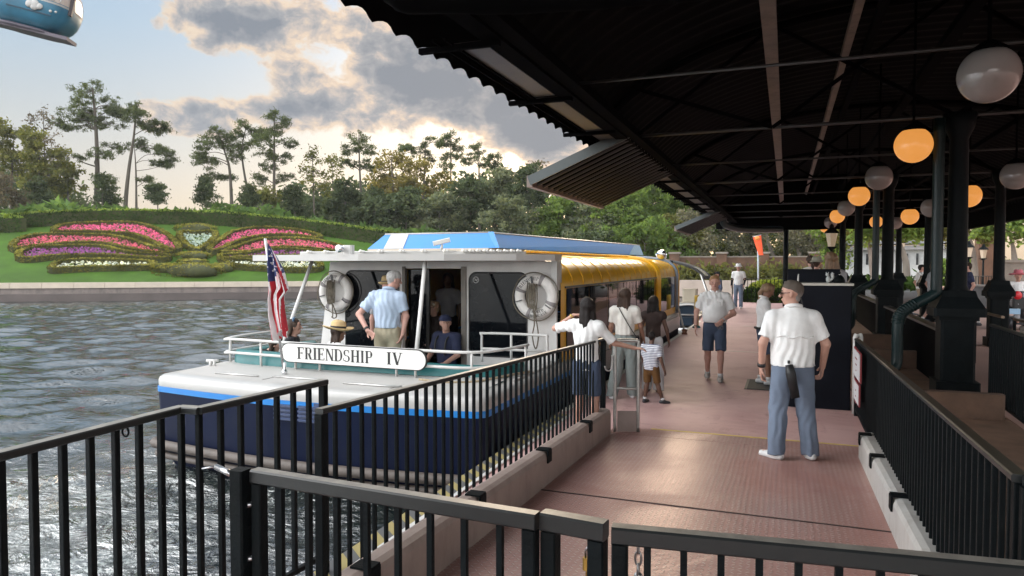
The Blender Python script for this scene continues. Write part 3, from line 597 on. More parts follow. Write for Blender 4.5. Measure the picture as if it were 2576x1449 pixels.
for y_ in (3.1, 5.6): tag(MB().slab([(-1.9, y_, rz_(y_)+.009), (.72, y_, rz_(y_)+.009), (.72, y_+.018, rz_(y_)+.009), (-1.9, y_+.018, rz_(y_)+.009)], .004).build('ramp_joint', jm), kind='structure')
line = M('yellow_line_paint', (.62, .46, .12), .6, var=.2, vs=8)
tag(MB().box(-1.5, .80, 8.56, 8.60, .001, .0045).build('yellow_line', line), kind='structure')
wl = M('pale_line_paint', (.66, .62, .54), .6, var=.15, vs=6)
tag(MB().box(DX0+.005, -2.74, 9.2, 29.9, .001, .006).build('white_edge_line', wl), kind='structure')
tag(MB().box(-1.3, .3, 16.9, 16.96, .001, .005).build('cross_line', wl), kind='structure')
tag(MB().box(-1.3, .3, 23.9, 23.98, .001, .005).build('far_cross_line', wl), kind='structure')
tag(MB().box(DX0+.01, -2.67, -2, 9.0, .0, .006).build('hazard_edge_strip', hazmat()), kind='structure')
tag(MB().box(-2.66, -2.62, -2, 9.0, .0, .012).build('edge_trim', whitep), kind='structure')
# kerb walls beside the ramp
def kerb(name, label, x0, x1, y0, y1, h, mat, brk, side):
    t = thing(name, label, 'kerb wall', ((x0+x1)/2, y0, 0)); n = 12; mb = MB(); rows = []
    for i in range(n+1):
        y = y0+(y1-y0)*i/n; z = rz_(y); r = .05
        rows.append([(x0, y, -.3), (x0, y, z+h-r), (x0+r*.3, y, z+h-r*.3), (x0+r, y, z+h), (x1-r, y, z+h), (x1-r*.3, y, z+h-r*.3), (x1, y, z+h-r), (x1, y, -.3)])
    mb.grid(rows, sm=False); k = len(rows[0]); b = len(mb.V)-k; mb.F += [list(range(k)), [b+i for i in reversed(range(k))]]; mb.I += [0, 0]; mb.S += [False]*2
    mb.build('kerb_body', mat, t)
    for y in brk:
        z = rz_(y)+h; s = 1 if side > 0 else -1; xe = x1 if s > 0 else x0
        MB().box(min(xe-s*.10, xe+s*.012), max(xe-s*.10, xe+s*.012), y-.05, y+.05, z+.003, z+.014).box(min(xe+s*.003, xe+s*.016), max(xe+s*.003, xe+s*.016), y-.05, y+.05, z-.10, z+.003).build('bracket', black, t)
    return t
kerb('ramp_kerb', 'rounded pinkish steel kerb wall along the water side of the ramp', -2.06, -1.90, -1.0, 8.15, .30, pinkwall, (3.0, 4.35, 5.8, 7.2), 1)
kerb('ramp_kerb', 'white painted kerb wall along the right side of the ramp', .72, .90, -1.0, 8.05, .27, kerbw, (4.1, 5.6, 6.9, 7.9), -1)
# plaza and queue floor to the right
def plazamat():
    m = M('pink_plaza_paving', (.40, .235, .19), .7, var=.14, vs=.6, bump=.2, bs=8); return m
tag(MB().box(2.3, 160, -12, 78, -.9, .30).build('plaza', plazamat()), kind='structure')
tag(MB().box(8, 70, 78.01, 104, -.9, .56).build('promenade', M('pale_promenade', (.50, .46, .38), .8, var=.1, vs=.4)), kind='structure')
tag(MB().box(-6, 2.3, -14, -3.0, -.9, .275).build('pavement', plazamat()), kind='structure')
tag(MB().box(DX0, 9, 30.0, 46, -.9, .22).slab([(DX0, 25.5, .003), (.98, 25.5, .003), (.98, 29.998, .218), (DX0, 29.998, .218)], .2).build('far_landing', deckm), kind='structure')
t = thing('planter_channel', 'long brown rendered channel between the ramp fence and the queue fence', 'planter', (1.6, 4, 0))
MB().box(1.0, 2.26, -3, 29.9, -.4, .32).build('channel_floor', brown, t)
MB().box(.985, 1.10, -3, 29.9, .322, .46, bev=.02).build('channel_curb', brown, t)
for y in (8.9, 12.9, 15.7):
    MB().box(1.11, 2.2, y, y+.14, .323, .60, bev=.02).build('cross_block', M('brown_brick_block', (.13, .075, .05), .8, var=.3, bump=.4), t)
# ================================================================== fences
def fence(label, path, drop, pitch=.115, bar=.022, rail=(.055, .03), foot=.09, group='black railings round the ramp', base=None, ends=True, mid=None, cat='fence', rm=None):
    """path: the line of the top rail; drop: rail to the lower rail"""
    path = [Vector(p) for p in path]; t = thing('railing', label, cat, path[0]-Vector((0, 0, drop+foot)), group=group)
    mb = MB()
    for a, b in zip(path[:-1], path[1:]): mb.beam(a-(b-a).normalized()*.012, b+(b-a).normalized()*.012, rail[0], rail[1], bev=.006)
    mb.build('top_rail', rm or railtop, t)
    dz = Vector((0, 0, drop)); mb = MB()
    for a, b in zip(path[:-1], path[1:]): mb.beam(a-dz, b-dz, .03, .03)
    mb.build('bottom_rail', black, t)
    n = 0
    for a, b in zip(path[:-1], path[1:]):
        L = (b-a).length; k = max(1, int(round(L/pitch)))
        for i in range(k+(1 if b is path[-1] else 0)):
            p = a+(b-a)*(i/k); post = ends and (i == 0 and a is path[0] or i == k)
            s = .045 if post else bar; bot = drop+(foot if post else -.012)
            MB().beam(p-Vector((0, 0, bot)), p-Vector((0, 0, rail[1]/2)), s, s, up=(0, 1, 0), bev=.003).build('post' if post else 'baluster', black, t); n += 1
    return t
# water-side railing left of the gates: two lengths with a jog
f1a, f1c, f1d = Vector((-2.86, .9, 1.29)), P(455, 1029, x=-2.9), P(813, 961, x=-2.76)
f1b = f1c; f1e = P(500, 1032, x=-2.79)
fence('near water side railing with a jogged top rail at left', [f1a, P(0, 1146, x=-2.86), f1c, f1e, f1d], 1.12, pitch=.137, bar=.029, rail=(.065, .035), foot=.2)
MB().tube([f1c+(Vector((0, -.33, -.045)))+Vector((.02*math.cos(a), .012*math.cos(a)*0, .022*math.sin(a))) for a in [2*math.pi*i/14 for i in range(14)]], .005, 6, closed=True).build('ring_lug', black, bpy.data.objects['railing'])
f2a, f2b = P(806, 1034, x=-2.12), P(1519, 853, x=-2.02)
fence('long railing mounted on the pinkish kerb beside the moored boat', [f2a, f2b], .93, pitch=.118, bar=.0215, rail=(.05, .028), foot=.16)
rfa, rfb = Vector((.79, 3.0, 1.235)), Vector((.88, 10.3, 1.01))
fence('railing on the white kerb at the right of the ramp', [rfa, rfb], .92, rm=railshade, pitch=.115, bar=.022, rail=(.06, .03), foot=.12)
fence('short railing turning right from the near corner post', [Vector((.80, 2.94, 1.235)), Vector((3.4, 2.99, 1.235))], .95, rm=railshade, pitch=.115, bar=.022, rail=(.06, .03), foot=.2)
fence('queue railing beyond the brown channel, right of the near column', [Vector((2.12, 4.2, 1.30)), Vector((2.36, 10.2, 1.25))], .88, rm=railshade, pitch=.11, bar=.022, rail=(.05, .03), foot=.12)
# wooden side panel in black along the channel between the columns
for lab, y0, y1 in (('black solid screen between the near column and the second column', 11.05, 16.8), ('black solid screen between the second column and the third column', 17.8, 23.4)):
    t = thing('screen_panel', lab, 'screen', (2.0, y0, .32), group='black screens between the columns')
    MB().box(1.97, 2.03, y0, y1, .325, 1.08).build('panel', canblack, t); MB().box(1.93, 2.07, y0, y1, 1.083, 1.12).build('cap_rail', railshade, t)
# thin bright topped queue rails
bronze = M('bronze_rail', (.20, .14, .10), .3, .6, var=.2)
QG = 'thin rails of the queue on the plaza'
def qrail(label, pts, z=1.2, low=.62, step=1.6):
    t = thing('queue_rail', label, 'rail', (pts[0][0], pts[0][1], .3), group=QG); mb = MB()
    for a, b in zip(pts[:-1], pts[1:]): mb.beam((*a, z), (*b, z), .05, .035, bev=.008)
    mb.build('top_rail', bronze, t); mb = MB()
    for a, b in zip(pts[:-1], pts[1:]):
        L = math.dist(a, b); n = max(1, round(L/step))
        for i in range(n+1):
            x, y = a[0]+(b[0]-a[0])*i/n, a[1]+(b[1]-a[1])*i/n; MB().beam((x, y, .30), (x, y, z-.017), .035, .035).build('post', black, t)
qrail('queue rail starting behind the second column', [(3.0, 17.3), (3.05, 12.6)])
qrail('queue rail right of the near column, with a grey sign plate', [(3.1, 12.2), (3.2, 6.4)])
qrail('queue rail reaching the right edge behind the right column', [(4.4, 15.2), (4.9, 9.0)])
qrail('second lower queue rail at the right edge of the picture', [(4.25, 11.6), (4.4, 7.5)], z=1.02)
fence('fine barred railing with a bright top at the right edge of the picture', [Vector((6.1, 20.5, 1.35)), Vector((7.4, 13.5, 1.35))], .85, pitch=.12, bar=.02, group='plaza railings', foot=.18)
fence('long pale railing across the plaza behind the columns', [Vector((3.2, 40, 1.35)), Vector((14, 47, 1.35))], .85, pitch=.16, bar=.03, group='plaza railings', foot=.2)
t = thing('sign_plate', 'blank grey sign plate on the queue rail right of the near column', 'sign', (3.08, 11.6, .9)); MB().beam((3.12, 11.45, .62), (3.12, 11.45, 1.18), .05, .05).build('sign_post', black, t); MB().box(2.96, 3.28, 11.40, 11.42, .84, 1.16).build('plate', beamgrey, t)
# ================================================================== gates in the foreground
GY = 2.05
def gate(name, label, x0, x1, y0, y1, zt, bot, nb, rail=.05, st=.045):
    t = thing(name, label, 'gate', (x0, y0, bot), group='black gates across the top of the ramp'); a = Vector((x0, y0, zt)); b = Vector((x1, y1, zt))
    hr = Vector((0, 0, rail/2))
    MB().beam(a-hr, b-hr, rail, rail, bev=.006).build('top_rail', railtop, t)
    MB().beam(a+Vector((0, 0, bot+.08-zt)), b+Vector((0, 0, bot+.08-zt)), .04, .04).build('bottom_rail', black, t)
    d = (b-a).normalized()
    for p in (a+d*st/2, b-d*st/2): MB().beam((p.x, p.y, bot), (p.x, p.y, zt-rail-.002), st, st, up=tuple(d), bev=.005).build('stile', black, t)
    for i in range(1, nb+1):
        p = a+(b-a)*(i/(nb+1)); MB().beam((p.x, p.y, bot+.102), (p.x, p.y, zt-rail-.002), .019, .019, up=tuple(d)).build('baluster', black, t)
    return t
ga, gb = P(640, 1178, z=1.25), P(1352, 1290, z=1.25)
gate('ramp_gate', 'left gate leaf, running from the hinge post to the padlocked frame', ga.x, gb.x, ga.y, gb.y, 1.25, .32, 8)
ua, ub = P(1366, 1284, z=1.25), P(1524, 1312, z=1.25)
t = gate('gate_frame', 'narrow middle frame between the two gate leaves, with a padlock', ua.x, ub.x, ua.y, ub.y, 1.25, .27, 0, rail=.055, st=.05)
ra, rb = P(1540, 1320, z=1.25), Vector((.74, 2.12, 1.25))
gate('ramp_gate', 'right gate leaf with a chain hanging from its top rail', ra.x, rb.x, ra.y, rb.y, 1.25, .32, 11)
pp = P(604, 1180, z=1.25)
t = thing('hinge_post', 'square black hinge post with a rod pointing at the water side railing', 'post', (pp.x, pp.y, .27))
MB().beam((pp.x, pp.y, .25), (pp.x, pp.y, 1.25), .058, .058, up=(0, 1, 0), bev=.006).build('shaft', black, t)
MB().tube([(pp.x-.03, pp.y, 1.225), (pp.x-.14, pp.y+.03, 1.235)], .012, 8).tube([(pp.x-.14, pp.y+.03, 1.238), (pp.x-.19, pp.y+.01, 1.228)], .004, 6).build('latch_rod', steel, t)
for z in (1.12, .92): MB().tube([(pp.x+.03, pp.y, z), (ga.x, ga.y, z)], .010, 8).build('hinge', steel, t)
def chain(name, label, top, n, mat, tilt=0.0, r=.011, big=False):
    t = thing(name, label, 'chain', top); z = top.z
    for i in range(n):
        c = Vector((top.x+tilt*i, top.y, z-i*r*2.9)); hz = i % 2
        pts = [c+Vector((r*.75*math.cos(a)*(1-hz), r*.75*math.cos(a)*hz, r*1.7*math.sin(a))) for a in [2*math.pi*k/14 for k in range(14)]]
        MB().tube(pts, r*.28, 6, closed=True).build('link', mat, t)
    return t
cp_ = P(1606, 1345, z=1.19); t = chain('chain', 'steel chain with a swivel hanging from the right gate leaf', cp_, 9, steel, r=.0125)
MB().ball((cp_.x, cp_.y, cp_.z-.125), (.014, .012, .012), 10).build('swivel', steel, t)
pl = P(1490, 1375, z=1.13)
chain('chain', 'brass chain below the padlock on the middle frame', pl-Vector((0.0, .035, .075)), 7, brass, r=.012)
t = thing('padlock', 'brass padlock hanging on the middle gate frame', 'padlock', pl)
q = pl-Vector((0, .035, 0))
MB().box(q.x-.02, q.x+.018, q.y-.009, q.y+.009, q.z-.06, q.z-.022, bev=.005).build('lock_body', brass, t)
MB().tube([q+Vector((-.012, 0, -.022)), q+Vector((-.012, 0, 0)), q+Vector((-.006, 0, .010)), q+Vector((.006, 0, .010)), q+Vector((.012, 0, 0)), q+Vector((.012, 0, -.022))], .0032, 6).build('shackle', steel, t)
# ================================================================== canopy
CY0, CY1, CX0, CX1, CXM = -5.0, 32.0, -2.85, 6.45, 1.8
def vault(x):
    u = min(1.0, abs((x-CXM)/(CX1-CXM))); return 3.76+1.75*(1-u**2.3)**.62
cano = thing('boarding_canopy', 'long black corrugated vaulted canopy over the boarding stage', 'canopy', (2.0, 10.6, .3))
xs = [CXM+(CX0-CXM)*math.cos(math.pi*i/40) if False else CXM-(CXM-CX0)*math.cos(math.pi*i/44) for i in range(45)]
rows = []; ny = int((CY1-CY0)/.34*6)
for j in range(ny+1):
    y = CY0+(CY1-CY0)*j/ny; cz = .05*abs(math.sin(math.pi*(y-.1)/.34)); rows.append([(x+(cz*.6 if x < CXM else -cz*.6)*min(1, abs(x-CXM)/4.65)**6, y, vault(x)+cz) for x in xs])
MB().grid(rows).build('roof', M('corrugated_roof_paint', (.0025, .0025, .003), .7, var=.3, spec=.05), cano)
rows2 = [[(x, y, vault(x)+.11) for x in xs] for y in (CY0, CY1)]
MB().grid(rows2, sm=True).build('roof_skin', canblack, cano)
BZ = 3.90
gm = MB().box(-2.24, -2.08, CY0, CY1, BZ-.16, BZ+.10); gm.box(-2.07, -1.93, CY0, CY1, BZ-.14, BZ-.10)
gm.build('gutter_beam', canblack, cano)
sf = M('weathered_soffit', (.055, .047, .042), .5, var=.35, vs=2.5, dirt=((.03, .03, .035), .75))
sm_ = MB(); y = 5.2
while y < 31.5: sm_.box(-2.52, -2.26, y, y+1.9, BZ-.15, BZ-.135); y += 2.0
sm_.build('soffit_board', sf, cano)
mb = MB(); y = 5.15
while y < 31.8: mb.box(-2.80, -2.10, y, y+.05, BZ-.20, BZ-.155); y += 2.0
mb.box(-2.60, -2.585, 5, 31.8, BZ-.17, BZ-.152).box(-2.50, -2.485, 5, 31.8, BZ-.17, BZ-.152).build('soffit_batten', canblack, cano)
MB().box(5.6, 5.78, CY0, CY1, BZ-.16, BZ+.1).build('gutter_beam', canblack, cano)
for x, z, wd, mt in ((-.20, 4.55, .15, beamgrey), (.72, 4.85, .09, beamgrey), (.98, 4.86, .09, canblack), (2.0, 4.95, .16, canblack), (4.0, 4.6, .14, canblack)):
    MB().box(x-wd/2, x+wd/2, CY0, CY1-.2, z, z+.10).build('purlin', mt, cano)
rodm = M('tie_rod_paint', (.035, .032, .03), .4, var=.2)
for y in (3.95, 7.3, 10.6, 13.95, 17.3, 20.65, 24.0, 27.3, 30.6):
    main = y in (3.95, 10.6, 17.3, 24.0, 30.6)
    if y == 3.95: MB().tube(bez([(-2.5, 3.9, 4.1), (-2.42, 3.9, 3.86), (-2.25, 3.9, 3.68), (-2.0, 3.9, 3.62), (-.38, 3.9, 3.49), (6.2, 3.9, 3.3)], 5), .10, 14).build('tie_beam', canblack, cano); continue
    MB().tube([(-2.1, y, BZ), (5.65, y, BZ)], .024 if main else .016, 8).build('tie_rod', rodm, cano)
    if main:
        mb = MB()
        for x0, x1 in ((-2.1, -.2), (-.2, 2.0), (2.0, 4.0), (4.0, 5.7)):
            mb.beam((x0, y, BZ), (x1, y, vault(x1)-.05), .05, .05); mb.beam((x1, y, BZ), (x0, y, vault(x0)-.05), .05, .05)
        mb.build('truss_brace', canblack, cano)
        MB().tube([(x, y+.05, vault(x)-.05) for x in np.linspace(-2.6, 6.2, 26)], .05, 8).build('arch_rib', canblack, cano)
MB().box(CX0+.4, CX1-.1, CY1-.2, CY1, 3.42, 3.80).build('end_beam', canblack, cano)
MB().box(CX1-.18, CX1, CY0, CY1, 3.30, 3.78).build('right_eave', canblack, cano)
MB().tube(bez([(-2.3, 28.6, 3.75), (-2.2, 28.7, 3.5), (-1.7, 29.5, 3.38), (-.9, 30.8, 3.40), (-.2, 31.85, 3.45)], 6), .13, 12).build('curved_duct', M('green_black_duct', (.012, .028, .028), .35, var=.2), cano)
# awnings that reach out over the boat doors
def awning(y0, y1):
    xi, zi, xo, zo = -2.08, 3.80, -3.52, 3.20; n = 60; top = []; bot = []
    for i in range(n+1):
        y = y0+(y1-y0)*i/n; c = .018*math.sin(2*math.pi*(y-y0)/.27); bot.append([(xi, y, zi+c), (xo, y, zo+c)]); top.append([(xi, y, zi+.06+c), (xo, y, zo+.06+c)])
    a = MB().grid(bot).grid(top); o = a.build('awning', canblack, cano)
    mb = MB(); k = int((y1-y0)/.27)
    for i in range(k): y = y0+.13+i*.27; mb.beam((xi, y, zi-.035), (xo+.05, y, zo-.035), .03, .03)
    mb.build('awning_slats', M('awning_slat_paint', (.055, .05, .05), .45), o)
    MB().box(xo-.06, xo+.03, y0-.02, y1+.02, zo-.07, zo+.10).build('awning_gutter', M('awning_edge', (.20, .15, .125), .5, var=.2), o)
    MB().beam((xi, y0-.03, zi+.02), (xo-.02, y0-.03, zo+.02), .03, .14).build('awning_end', M('awning_end_paint', (.05, .06, .06), .4), o)
awning(9.9, 14.25); awning(24.7, 28.7)
# columns with pedestals
def column(x, y, gz, big=True):
    s = 1.0 if big else .86; z0 = gz
    MB().lathe([(.17*s, 1.60), (.12*s, 1.72), (.108*s, 3.6), (.17*s, 3.75), (.20*s, 3.92)], (x, y, 0), 14).build('column', black, cano)
    pd = bpy.context.scene.objects[-1] if False else None
    col = cano.children[-1]
    a, b, c = .195*s, .22*s, .29*s
    mb = MB().box(x-a-.05, x+a+.05, y-a-.05, y+a+.05, z0, z0+.18, bev=.02).box(x-a, x+a, y-a, y+a, z0+.182, 1.28, bev=.03)
    mb.box(x-b, x+b, y-b, y+b, 1.283, 1.33).box(x-c, x+c, y-c, y+c, 1.333, 1.44, bev=.03)
    mb.grid([[(x+q*i, y+q*j, z) for i, j in ((-1, -1), (1, -1), (1, 1), (-1, 1))] for q, z in ((c*.95, 1.442), (.20*s, 1.58), (.18*s, 1.66))], sm=False, closed=True)
    mb.build('pedestal', black, col)
for y in (10.6, 17.3, 24.0, 30.6): column(2.05, y, .32)
for x, y in ((4.1, 17.3), (3.9, 24.0), (4.0, 30.6), (5.2, 10.6)): column(x, y, .30, False)
MB().tube([(-.02, 31.9, .22), (-.02, 31.9, 3.5)], .10, 10).build('end_post', black, cano)
green_duct = M('dark_green_downpipe', (.006, .016, .017), .4, var=.25, vs=6, spec=.25)
for y in (10.45, 17.15):
    pts = bez([(1.80, y, 3.85), (1.80, y, 2.4), (1.80, y, 1.75), (1.78, y, 1.62), (1.56, y-.03, 1.48), (1.40, y-.06, 1.36), (1.36, y-.07, 1.2), (1.36, y-.07, .82), (1.33, y-.10, .66), (1.18, y-.2, .56), (1.05, y-.25, .54)], 6)
    MB().tube(pts, .068, 14).build('downpipe', green_duct, cano); dp = cano.children[-1]
    mb = MB()
    for p0, p1 in ((24, 31), (31, 36)):
        for i in range(p0, p1):
            a = pts[i]; d = (pts[i+1]-pts[i-1]).normalized(); mb.tube([a-d*.012, a+d*.012], .077, 14)
    mb.build('elbow_rings', green_duct, dp)
# globe lamps: lit and unlit ones alternate along two rows
LG1, LG2 = 'globe lamps of the near row under the canopy', 'globe lamps of the far row under the canopy'
def globe(x, y, z, on, label, grp, r=.225):
    t = thing('globe_lamp', label, 'lamp', (x, y, z), group=grp); k = 20
    prof = [(max(.001, r*math.sin(a)), -r*math.cos(a)) for a in np.linspace(0, math.pi*.80, 16)]
    MB().lathe(prof, (x, y, z), 28).build('globe', globe_on if on else globe_off, t)
    MB().lathe([(.135, r*.80), (.14, r*.88), (.09, r*1.05), (.04, r*1.2)], (x, y, z), 16).build('fitter', canblack, t)
    MB().tube([(x, y, z+r*1.15), (x, y, vault(x)-.02)], .016, 8).build('stem', canblack, t)
n1 = ['largest globe lamp, unlit, at the top right corner', 'nearest lit globe lamp, left of the near column', 'second unlit globe lamp of the near row, above the booth', 'second lit globe lamp of the near row', 'third unlit globe lamp of the near row', 'third lit globe lamp of the near row', 'fourth unlit globe lamp of the near row', 'smallest lit globe lamp at the far end of the near row']
for i, lab in enumerate(n1): globe(1.5, 6.75+3.62*i, 3.52, i % 2 == 1, lab, LG1)
n2 = ['unlit globe lamp cut by the right edge of the picture', 'lit globe lamp half hidden by the near column', 'unlit globe lamp left of the near column, far row', 'lit globe lamp standing clear between the second and the near column', 'small unlit globe lamp between the columns, far row', 'small lit globe lamp behind the second column', 'tiny unlit globe lamp at the end of the far row']
for i, (px, py, on) in enumerate([(2556, 441, 0), (2437, 492, 1), (2343, 522, 0), (2289, 544, 1), (2352, 570, 0), (2204, 558, 1), (2252, 560, 0)]):
    dd = [11.4, 13.7, 16.4, 19.5, 22.5, 26, 24][i]; q = P(px, py, d=dd); globe(q.x, q.y, q.z, on, n2[i], LG2)
# closing panel of the canopy's far end
MB().add([(x, CY1-.1, vault(x)+.02) for x in xs]+[(x, CY1-.1, 3.5) for x in xs], [(i, i+1, len(xs)+i+1, len(xs)+i) for i in range(len(xs)-1)]).build('end_gable', canblack, cano)
# ================================================================== lettering
def glyph(ch):
    T, t, s = .17, .055, .075; o = []
    def rect(a, b, c, d): o.append([(a, b), (c, b), (c, d), (a, d)])
    def stem(x, y0=0, y1=1, w_=T): rect(x, y0, x+w_, y1); rect(x-s, y1-.045, x+w_+s, y1); rect(x-s, y0, x+w_+s, y0+.045)
    def diag(x0, y0, x1, y1, w_): o.append([(x0, y0), (x0+w_, y0), (x1+w_, y1), (x1, y1)])
    def arc(cx, cy, rx, ry, a0, a1, tk, tn=t, n=12):
        for i in range(n):
            q = []
            for a in (a0+(a1-a0)*i/n, a0+(a1-a0)*(i+1)/n):
                a = R(a); k = tn+(tk-tn)*math.cos(a)**2; q.append(((cx+rx*math.cos(a), cy+ry*math.sin(a)), (cx+(rx-k)*math.cos(a), cy+(ry-min(k, tn*1.2))*math.sin(a))))
            o.append([q[0][0], q[1][0], q[1][1], q[0][1]])
    if ch == 'F': stem(s); rect(s+T, .945, .62, 1); rect(s+T, .48, .48, .535); rect(.58, .80, .62, .945); rect(.44, .40, .48, .62); return o, .66
    if ch == 'E': stem(s); rect(s+T, .945, .60, 1); rect(s+T, .48, .48, .535); rect(s+T, 0, .64, .055); rect(.56, .8, .60, .945); rect(.60, .055, .64, .2); rect(.44, .40, .48, .62); return o, .70
    if ch in 'RP':
        stem(s); rect(s+T, .945, .40, 1); rect(s+T, .45, .40, .505); arc(.40, .725, .24, .275, -90, 90, .16)
        if ch == 'R': diag(.50, 0, .32, .46, .17); rect(.5, 0, .74, .045); return o, .76
        return o, .68
    if ch == 'I': stem(s); return o, T+2*s+.03
    if ch == 'N': stem(s, w_=.06); stem(.62, w_=.06); diag(.56, 0, s-.02, 1, .17); return o, .76
    if ch == 'D': stem(s); rect(s+T, .945, .36, 1); rect(s+T, 0, .36, .055); arc(.36, .5, .38, .5, -90, 90, .17); return o, .78
    if ch == 'S': arc(.30, .735, .27, .265, 40, 270, .13); arc(.30, .265, .29, .265, -140, 90, .14); rect(.49, .72, .53, .95); rect(.02, .05, .06, .3); return o, .63
    if ch == 'H': stem(s); stem(.55); rect(s+T, .48, .56, .535); return o, .83
    if ch == 'V': diag(.30, 0, .06, 1, .17); diag(.36, 0, .62, 1, .06); rect(0, .955, .32, 1); rect(.52, .955, .78, 1); return o, .78
    if ch == 'W': diag(.22, 0, .04, 1, .15); diag(.26, 0, .46, 1, .05); diag(.62, 0, .44, 1, .15); diag(.66, 0, .88, 1, .05); rect(0, .955, .26, 1); rect(.80, .955, 1.0, 1); return o, 1.0
    if ch == 'O': arc(.40, .5, .40, .5, 0, 360, .17, n=20); return o, .82
    if ch == 'L': stem(s); rect(s+T, 0, .60, .055); rect(.56, .055, .60, .24); return o, .65
    if ch == 'C': arc(.40, .5, .40, .5, 45, 315, .17, n=16); rect(.66, .72, .70, 1); return o, .76
    if ch == 'A': diag(.04, 0, .34, 1, .05); diag(.56, 0, .32, 1, .17); rect(.2, .30, .56, .355); rect(0, 0, .2, .045); rect(.5, 0, .8, .045); return o, .80
    return o, .4
def write(mb, text, o, ex, ez, h, gap=.10, th=.004, wscale=1.0, mi=0, width=None):
    o, ex, ez = Vector(o), Vector(ex), Vector(ez); gl = [glyph(c) for c in text]; tot = sum(w_ for _, w_ in gl)+gap*(len(gl)-1)
    k = (width/tot/h) if width else wscale; x = 0
    for polys, w_ in gl:
        for p in polys: mb.slab([o+ex*((x+a)*h*k)+ez*(b*h) for a, b in p], th, mi)
        x += w_+gap
def write_arc(mb, text, c, ex, ez, r, a0, a1, h, th=.003):
    """letters along a circle in the plane ex, ez; angles in degrees from ex, clockwise reading when a0 > a1"""
    c, ex, ez = Vector(c), Vector(ex), Vector(ez); n = len(text)
    for i, ch in enumerate(text):
        polys, w_ = glyph(ch); a = R(a0+(a1-a0)*(i+.5)/n); out = ex*math.cos(a)+ez*math.sin(a); tan = ex*math.sin(a)-ez*math.cos(a)
        if a1 > a0: out, tan = -out, -tan
        org = c+(ex*math.cos(a)+ez*math.sin(a))*r-out*h*.5
        for p in polys: mb.slab([org+tan*((x_-w_/2)*h)+out*(y_*h) for x_, y_ in p], th)
# ================================================================== the ferry boat
boat = thing('passenger_ferry', 'navy and golden yellow passenger ferry moored stern first at the dock', 'boat', (-5.34, 8, WZ))
def outline(ins=0.0, y0=6.9, y1=24.9):
    L, Rr = -7.68+ins, -2.99-ins; p = []
    rc = .16
    for i in range(7): a = R(180+90*i/6); p.append((L+rc+rc*math.cos(a), y0+ins+rc+rc*math.sin(a)))
    for i in range(1, 12):
        t = i/12; p.append((L+rc+(Rr-L-2*rc)*t, y0+ins-.20*math.sin(math.pi*t)))
    for i in range(7): a = R(270+90*i/6); p.append((Rr-rc+rc*math.cos(a), y0+ins+rc+rc*math.sin(a)))
    p += [(Rr, y) for y in (9, 12, 16, 19, 21.5)]+[(Rr-.12, 22.6), (Rr-.5, 23.6), (Rr-1.2, 24.5-ins), (-5.34, y1-ins), (L+1.2, 24.5-ins), (L+.5, 23.6), (L+.12, 22.6)]+[(L, y) for y in (21.5, 19, 16, 12, 9)]
    return p
def loft(name, lv, mat, parent=None, sm=False):
    return MB().grid([[(x, y, z) for x, y in outline(i)] for z, i in lv], sm=sm, closed=True).build(name, mat, parent or boat)
hull = loft('hull', [(-1.1, .45), (-.62, .12), (-.34, .03), (.343, 0), (.344, .3)], navy)
loft('blue_stripe', [(.340, .02), (.344, -.006), (.412, -.006), (.416, .02)], sblue, hull)
loft('topside', [(.415, .004), (.49, 0), (.53, .012), (.557, .045), (.570, .10), (.574, .18)], white, hull, True)
rb = outline(-.035); MB().tube([(x, y, -.33) for x, y in rb], .065, 8, closed=True).tube([(x, y, -.47) for x, y in outline(-.01)], .045, 8, closed=True).build('rub_rail', rubber, boat)
mb = MB()
for k in (0, 1):
    x0 = -5.55+k*.34
    for j in range(4): mb.box(x0, x0+.28, 6.66, 6.735, .20+j*.05, .222+j*.05)
    mb.box(x0-.015, x0+.295, 6.70, 6.735, .18, .41)
mb.build('vent_louvre', M('vent_slot_paint', (.03, .05, .12), .35), hull)
so_ = [p for p in outline(.17) if p[1] < 7.9]
dk = MB().add([(x, y, .574) for x, y in so_]+[(-3.16, 8.02, .60), (-7.5, 8.02, .60)], [list(range(len(so_)+2))])
dk.box(-7.52, -7.12, 8.0, 21.6, .55, .59).box(-3.2, -3.06, 8.0, 9.8, .55, .59)
dk.build('deck', M('deck_paint', (.40, .385, .365), .5, var=.06, vs=2, bump=.12, bs=90, dirt=((.42, .38, .34), .3)), boat)
mb = MB()
for x0, x1, y_ in ((-6.9, -6.2, 7.18), (-6.02, -5.2, 7.22), (-4.9, -4.1, 7.12)): mb.tube([(x0, y_, .585), (x1, y_-.01, .585)], .012, 6)
mb.build('hatch_hinge', alum, boat)
MB().box(-7.35, -6.9, 7.75, 7.755, .5745, .5765).box(-6.0, -5.996, 7.0, 8.0, .5745, .578).box(-4.2, -4.196, 7.0, 8.0, .5745, .578).box(-7.3, -3.4, 7.42, 7.424, .5745, .578).build('deck_seam', M('seam_sealant', (.18, .17, .16), .7), boat)
MB().tube([(-7.48, 7.62, .66), (-7.33, 7.68, .66)], .02, 8).tube([(-7.43, 7.64, .57), (-7.43, 7.64, .66)], .02, 8).tube([(-7.38, 7.66, .57), (-7.38, 7.66, .66)], .02, 8).build('cleat', whitep, boat)
